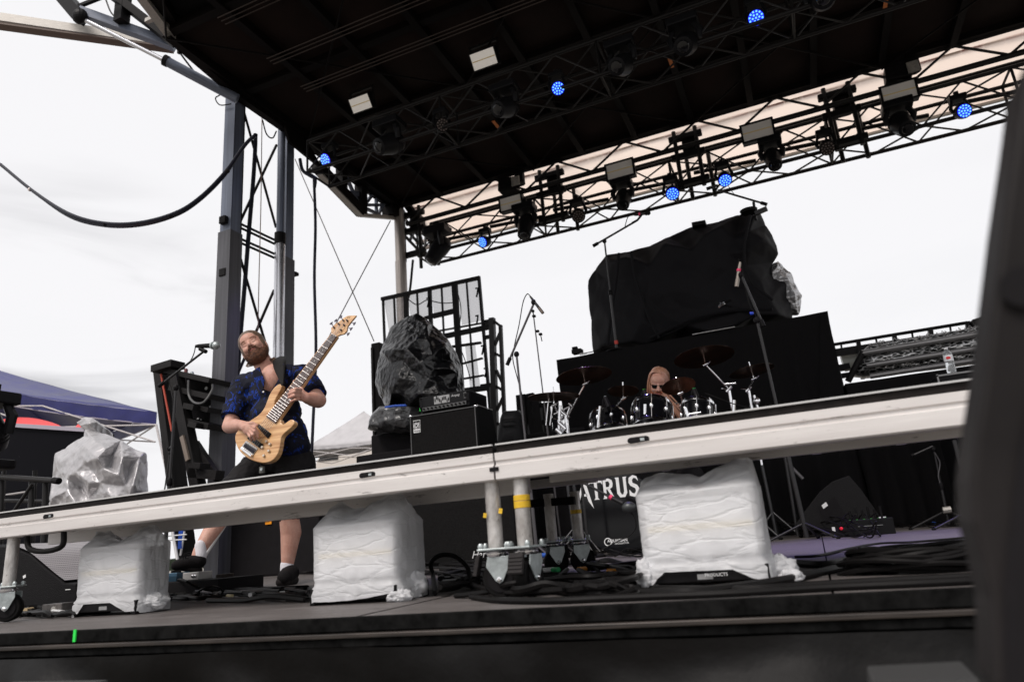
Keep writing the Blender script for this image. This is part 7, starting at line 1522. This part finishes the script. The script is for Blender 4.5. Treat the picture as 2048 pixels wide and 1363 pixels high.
outl = [(697, 640), (684, 628), (662, 633), (625, 665), (592, 720), (570, 775), (545, 835), (502, 888), (440, 930), (400, 958), (348, 1000), (310, 1042), (298, 1082), (305, 1132), (330, 1188), (375, 1236), (430, 1270), (490, 1290), (550, 1297), (610, 1280), (650, 1240), (672, 1190), (683, 1135), (692, 1080), (722, 1042), (770, 1002), (798, 970), (803, 945), (785, 930), (762, 935), (735, 955), (708, 970), (690, 960), (686, 930), (640, 880), (632, 800), (640, 760), (665, 712), (690, 668)]
def smooth_closed(pts, k=4):
    q = []; n = len(pts)
    for i in range(n):
        a, b_, c, d = (V(pts[(i + j) % n] + (0,)) for j in (-1, 0, 1, 2))
        for j in range(k): t = j / k; q.append(0.5 * ((2 * b_) + (c - a) * t + (2 * a - 5 * b_ + 4 * c - d) * t * t + (3 * b_ - a - 3 * c + d) * t ** 3))
    return [(p.x, p.y) for p in q]
ol = smooth_closed(outl[:33] , 4) if False else outl
fine = smooth_closed(outl, 3)
q = MB(); q.prism([g3(x, y) for x, y in fine], GN * -.042); gb_o = q.build('body', wood, gt_, bevel=.005); 
neckw = mat('maple neck edge', (.55, .32, .16), .4)
q = MB(); q.prism([g3(555, 905, .004), g3(1116, 194, .004), g3(1172, 222, .004), g3(652, 965, .004)], GN * -.026); q.build('neck', neckw, gt_, bevel=.006)
fbm = mat('rosewood fretboard', (.085, .04, .032), .5, c2=(.05, .024, .02), vscale=30)
HL, HR, NL, NR = (562, 905), (640, 962), (1120, 200), (1163, 222)
q = MB(); q.prism([g3(*HL, .0105), g3(*NL, .0105), g3(*NR, .0105), g3(*HR, .0105)], GN * -.006); fo = q.build('fretboard', fbm, gt_)
fret = mat('nickel fret', (.75, .72, .70), .3, .7); brg = (400, 1190); 
Lnut = math.hypot(1141 - 415, 211 - 1190)
for n_ in range(0, 25):
    d = 1 - 2 ** (-n_ / 12); full = Lnut; hl = math.hypot(HL[0] - NL[0], HL[1] - NL[1]); f = d * full * 1.0 / hl * .985
    if f > 1: break
    a = g3(NL[0] + (HL[0] - NL[0]) * f, NL[1] + (HL[1] - NL[1]) * f, .0118); b_ = g3(NR[0] + (HR[0] - NR[0]) * f, NR[1] + (HR[1] - NR[1]) * f, .0118); rod('fret', a, b_, .0016, fret, gt_, 6)
inl = mat('pale inlay dot', (.5, .48, .45), .4)
for n_ in (3, 5, 7, 9, 12, 15, 17, 19, 21):
    f = ((1 - 2 ** (-(n_ - .5) / 12)) * Lnut / math.hypot(HL[0] - NL[0], HL[1] - NL[1])) * .985
    if f < 1: q = MB(); q.lathe([(.005, 0), (.005, .001)], g3((NL[0] + NR[0]) / 2 + ((HL[0] + HR[0]) - (NL[0] + NR[0])) / 2 * f, (NL[1] + NR[1]) / 2 + ((HL[1] + HR[1]) - (NL[1] + NR[1])) / 2 * f, .0108), GN, 10); q.build('inlay', inl, gt_)
hst = [(1163, 224), (1118, 196), (1117, 150), (1148, 120), (1186, 95), (1228, 62), (1258, 46), (1332, 44), (1292, 92), (1256, 138), (1250, 176), (1228, 200), (1192, 210)]
q = MB(); q.prism([g3(x, y, -.004) for x, y in hst], GN * -.014); hs_ = q.build('headstock', wood, gt_, bevel=.002)
posts = [(1145, 150), (1186, 121), (1224, 90), (1205, 172), (1231, 130), (1258, 92)]; keys = [(1125, 121), (1164, 96), (1206, 66), (1256, 200), (1281, 156), (1308, 112)]
gun = mat('dark tuner metal', (.06, .055, .07), .3, .8)
for (a, k_) in zip(posts, keys):
    q = MB(); q.lathe([(.0075, 0), (.006, .006), (.0045, .018)], g3(*a, -.004), GN, 12); q.build('tuner_post', gun, hs_, smooth=True)
    pa, pk = g3(*a, -.012), g3(*k_, -.012); q = MB(); q.tube([pa, pk], .003, 8); dd = (pk - pa).normalized(); sdv = dd.cross(GN)
    q.prism([pk - sdv * .004, pk + dd * .014 - sdv * .015, pk + dd * .018, pk + dd * .014 + sdv * .015, pk + sdv * .004], GN * .004); q.build('tuner_key', gun, hs_)
ux = (g3(1330, 50) - g3(1240, 90)).normalized()
text_part('LTD', .022, black, hs_, g3(1240, 82, -.0035), ux, (GN.cross(ux)) , depth=.0004)
pk_m = mat('black pickup cover', (.012, .012, .013), .35)
for pc in (((480, 986), (497, 966), (601, 1046), (574, 1090)), ((398, 1090), (420, 1064), (534, 1140), (510, 1176))):
    q = MB(); q.prism([g3(x, y, .012) for x, y in pc], GN * -.011); q.build('pickup', pk_m, gt_, bevel=.003)
q = MB(); q.prism([g3(x, y, .006) for x, y in ((362, 1150), (392, 1110), (490, 1178), (446, 1240), (350, 1170))], GN * -.005); br_ = q.build('bridge', mat('bridge nickel', (.5, .48, .46), .3, .8), gt_)
q = MB(); q.bar(g3(350, 1172, .013), g3(440, 1238, .013), .013, .013); q.build('tail_bar', chrome, br_)
for k in range(6): f = (k + .5) / 6; q = MB(); q.bar(g3(366 + 84 * f, 1160 + 62 * f, .012), g3(384 + 90 * f, 1126 + 56 * f, .012), .009, .009); q.build('saddle', gun, br_)
for x, y in ((572, 1119), (601, 1143), (537, 1169), (592, 1200), (550, 1240)): q = MB(); q.lathe([(.0105, 0), (.0105, .010), (.008, .014)], g3(x, y, .0), GN, 16); q.build('knob', mat('satin gold knob', (.62, .54, .45), .3, .8), gt_, smooth=True)
stm = mat('steel string', (.75, .74, .74), .25, .9)
for k in range(6):
    f = (k + .5) / 6; a = g3(378 + 92 * f, 1140 + 58 * f, .020); c = g3(1120 + (1163 - 1120) * (.1 + .8 * f), 200 + 22 * (.1 + .8 * f), .0155); e = g3(*((posts[0], posts[1], posts[2], posts[5], posts[4], posts[3])[k]), .006)
    q = MB(); q.tube([a, c, e], .0011 + .0003 * (5 - k) / 5, 5); q.build('string', stm, gt_)
for x, y in ((700, 632), (382, 1250)): q = MB(); q.lathe([(.007, 0), (.009, .012)], g3(x, y, -.02), (g3(x, y) - g3(560, 950)).normalized(), 12); q.build('strap_button', gun, gt_, smooth=True)
# strap
strapm = mat('black leather strap', (.010, .009, .008), .6, bump=.2, bscale=60, spec=.12)
spn = thing('guitar_strap', 'wide black leather guitar strap over the left shoulder of the bass player', 'strap', P(560, 740, 2.2))
rows = []
for (x1, y1, x2, y2, Y) in ((560, 712, 572, 712, 2.44), (548, 717, 570, 717, 2.34), (545, 724, 572, 720, 2.22), (547, 735, 571, 728, 2.14), (551, 745, 569, 742, 2.10), (556, 755, 568, 752, 2.08), (560, 764, 567, 762, 2.05), (562, 770, 566, 769, 2.02)):
    rows.append([P(x1, y1, Y).lerp(P(x2, y2, Y), k / 4) for k in range(5)])
q = MB(); q.grid(rows); so_ = q.build('strap', strapm, spn, smooth='full', solid=.005)
t = thing('wireless_pack', 'small transmitter hanging below the body of the bass', 'transmitter', P(523, 938, 2.0)); q = MB(); q.tube([P(521, 924, 2.0), P(523, 932, 2.0)], .006, 8); q.build('lead', black, t); q = MB(); q.box(P(524, 939, 2.0), (.035, .02, .045)); q.build('body', mat('grey transmitter', (.08, .08, .07), .5), t, bevel=.004); q = MB(); q.lathe([(.010, 0), (.010, .004)], P(523, 938, 1.988), (0, -1, 0), 12); q.build('dial', zinc, t)

# ---------------------------------------------------------------- drummer
dm = thing('person', 'long haired bearded drummer in sunglasses sitting behind the toms', 'person', V((-1.1, 4.7, 0)))
hs2 = 1.14; DC = P(1319, 768, 4.62)
F2, m3d = headframe(DC, cw((-.06, .98, .12)), cw((-.30, .10, .95)), hs2)
nk = P(1328, 812, 4.70)
b = Blob(); face_blobs(b, F2, m3d, hs2, nk)
z0 = nk.z; cx2 = nk.x
b.cap((cx2, 4.72, z0 - .06), (cx2 + .02, 4.78, .62), .13, .15); b.cap((cx2 - .17, 4.72, z0 - .07), (cx2 + .19, 4.72, z0 - .07), .07, .07)
b.chain([(cx2 - .20, 4.72, z0 - .08), (cx2 - .30, 4.55, z0 - .32), (cx2 - .22, 4.30, z0 - .36)], [.06, .048, .034]); b.chain([(cx2 + .22, 4.72, z0 - .08), (cx2 + .33, 4.58, z0 - .30), (cx2 + .26, 4.32, z0 - .36)], [.06, .048, .034])
for s_ in (-1, 1):
    hx = cx2 + (-.22 if s_ < 0 else .26); b.ell((hx, 4.24, z0 - .36), (.035, .05, .02))
    for k in range(4): b.chain([(hx - .027 + .018 * k, 4.20, z0 - .36), (hx - .027 + .018 * k, 4.165, z0 - .375), (hx - .025 + .017 * k, 4.175, z0 - .395)], [.010, .009, .008])
    b.chain([(hx - .03 * s_, 4.25, z0 - .355), (hx - .045 * s_, 4.20, z0 - .37)], [.012, .009])
    b.chain([(cx2 + s_ * .10, 4.78, .58), (cx2 + s_ * .22, 4.36, .56), (cx2 + s_ * .22, 4.42, .10)], [.10, .07, .045]); b.chain([(cx2 + s_ * .22, 4.42, .06), (cx2 + s_ * .22, 4.24, .05)], [.045, .035])
bake(b.build('body', skin, dm, vox=.007, sm=3))
s = Blob(); s.cap((cx2, 4.72, z0 - .11), (cx2 + .02, 4.78, .66), .16, .17); s.cap((cx2 - .19, 4.72, z0 - .09), (cx2 + .21, 4.72, z0 - .09), .085, .085); s.cap((cx2 - .2, 4.72, z0 - .09), (cx2 - .26, 4.62, z0 - .22), .08, .07); s.cap((cx2 + .22, 4.72, z0 - .09), (cx2 + .28, 4.62, z0 - .22), .08, .07); bake(s.build('shirt', shortm, dm, vox=.01, sm=4, disp=(.02, .08)))
for s_ in (-1, 1): s = Blob(); s.chain([(cx2 + s_ * .10, 4.78, .58), (cx2 + s_ * .22, 4.36, .56)], [.125, .09]); s.build('trouser_leg', shortm, dm, vox=.012, sm=3); q = MB(); q.tube([(cx2 + (-.22 if s_ < 0 else .26), 4.32, z0 - .36), (cx2 + (-.17 if s_ < 0 else .20), 3.98, z0 - .34)], [.008, .006], 8); tag(q.build('drumstick', wood, None), 'wooden drumstick in the %s hand of the drummer' % ('right' if s_ < 0 else 'left'), 'drumstick')
gl = mat('black sunglasses', (.006, .006, .007), .15, coat=.5)
for k in (-1, 1): q = MB(); q.prism([F2(k * x, .098 - abs(x) * .22, z) for x, z in ((.006, .012), (.050, .014), (.053, -.004), (.044, -.016), (.020, -.017), (.008, -.006))], m3d @ V((0, -.006, 0))); q.build('sunglass_lens', gl, dm, bevel=.001)
q = MB(); q.bar(F2(-.01, .098, .009), F2(.01, .098, .009), .005); 
for k in (-1, 1): q.bar(F2(k * .052, .085, .010), F2(k * .082, .0, .008), .005)
q.build('sunglass_frame', gl, dm)
gingr = mat('ginger beard hair', (.38, .10, .035), .7, bump=.8, bscale=70, c2=(.24, .06, .02), vscale=30)
bb = Blob()
for p, r in (((0, .050, -.105), (.055, .048, .045)), ((.045, .03, -.08), (.028, .04, .045)), ((-.045, .03, -.08), (.028, .04, .045)), ((0, .05, -.15), (.045, .03, .05)), ((.016, .095, -.048), (.018, .008, .007)), ((-.016, .095, -.048), (.018, .008, .007)), ((.06, .01, -.04), (.016, .025, .04)), ((-.06, .01, -.04), (.016, .025, .04))): bb.ell(F2(*p), V(r) * hs2, m3d)
bake(bb.build('beard', gingr, dm, vox=.006, sm=2, disp=(.010, .014)))
q = MB(); q.tube([F2(.018 * t_, .103 - .01 * t_ * t_, -.060) for t_ in (-1, 0, 1)], .004, 6); q.build('lower_lip', lipm, dm)
blond = mat('long strawberry blond hair', (.48, .25, .16), .4, c2=(.32, .14, .08), vscale=26, stretch=(3, 3, .5), bump=.6, bscale=50)
hb = Blob()
for p, r in (((0, -.036, .052), (.081, .092, .083)), ((.070, -.012, -.02), (.020, .050, .085)), ((-.060, -.045, .0), (.020, .045, .06)), ((0, -.075, -.04), (.07, .04, .10))): hb.ell(F2(*p), V(r) * hs2, m3d)
bake(hb.build('hair', blond, dm, vox=.006, sm=2))
for k in range(70):
    side = 1 if k % 3 else -1; a = F2(side * (.05 + .03 * rn.random()), -.04 + .07 * rn.random(), .03 - .06 * rn.random())
    side = 1; a = F2(.05 + .03 * rn.random(), -.04 + .07 * rn.random(), .03 - .06 * rn.random()); e = P(1352 + rn.uniform(-26, 22), 836 + rn.uniform(-12, 16), 4.52 + rn.random() * .12) if side > 0 else P(1290 + rn.uniform(-4, 10), 812 + rn.uniform(-10, 10), 4.6)
    m_ = a.lerp(e, .45) + V((.025 * side * rn.random(), -.02, .02)); q = MB(); q.tube(sweep([a, m_, e + V((rn.uniform(-.01, .01), 0, 0))], 6), [.0085] * 8 + [.007, .006, .005, .004, .002], 6); q.build('hair_lock', blond, dm, smooth=True)
hl_ = mat('pale blond hair strand', (.62, .38, .30), .4)
for k in range(60):
    side = 1; f = rn.random() if side > 0 else .55 + .45 * rn.random(); y0 = .058 - .14 * f
    a = F2(side * .008 - .035 * (1 - f), y0, .130 - .03 * (1 - f) ** 2 * 1.2); m1_ = F2(side * (.050 + .008 * rn.random()), y0 - .012, .106); m2_ = F2(side * (.080 + .008 * rn.random()), y0 * .75 - .015, .03); e = F2(side * (.092 + .012 * rn.random()), y0 * .6 - .01, -.06 - .06 * rn.random())
    q = MB(); q.tube(sweep([a, m1_, m2_, e], 5), .006 + .003 * rn.random(), 5); q.build('hair_lock', hl_ if k % 3 else blond, dm, smooth=True)
t = thing('drum_throne', 'round black drum seat under the drummer', 'stool', (cx2, 4.8, 0)); q = MB(); q.lathe([(.17, 0), (.19, .02), (.19, .07), (.17, .09)], (cx2 + .02, 4.82, .40), n=28); q.build('seat', black, t, smooth=True); rod('post', (cx2 + .02, 4.82, .1), (cx2 + .02, 4.82, .4), .015, chrome, t)
for k in range(3): a = R(30 + 120 * k); rod('leg', (cx2 + .02, 4.82, .25), (cx2 + .02 + .25 * math.cos(a), 4.82 + .25 * math.sin(a), .01), .01, chrome, t)
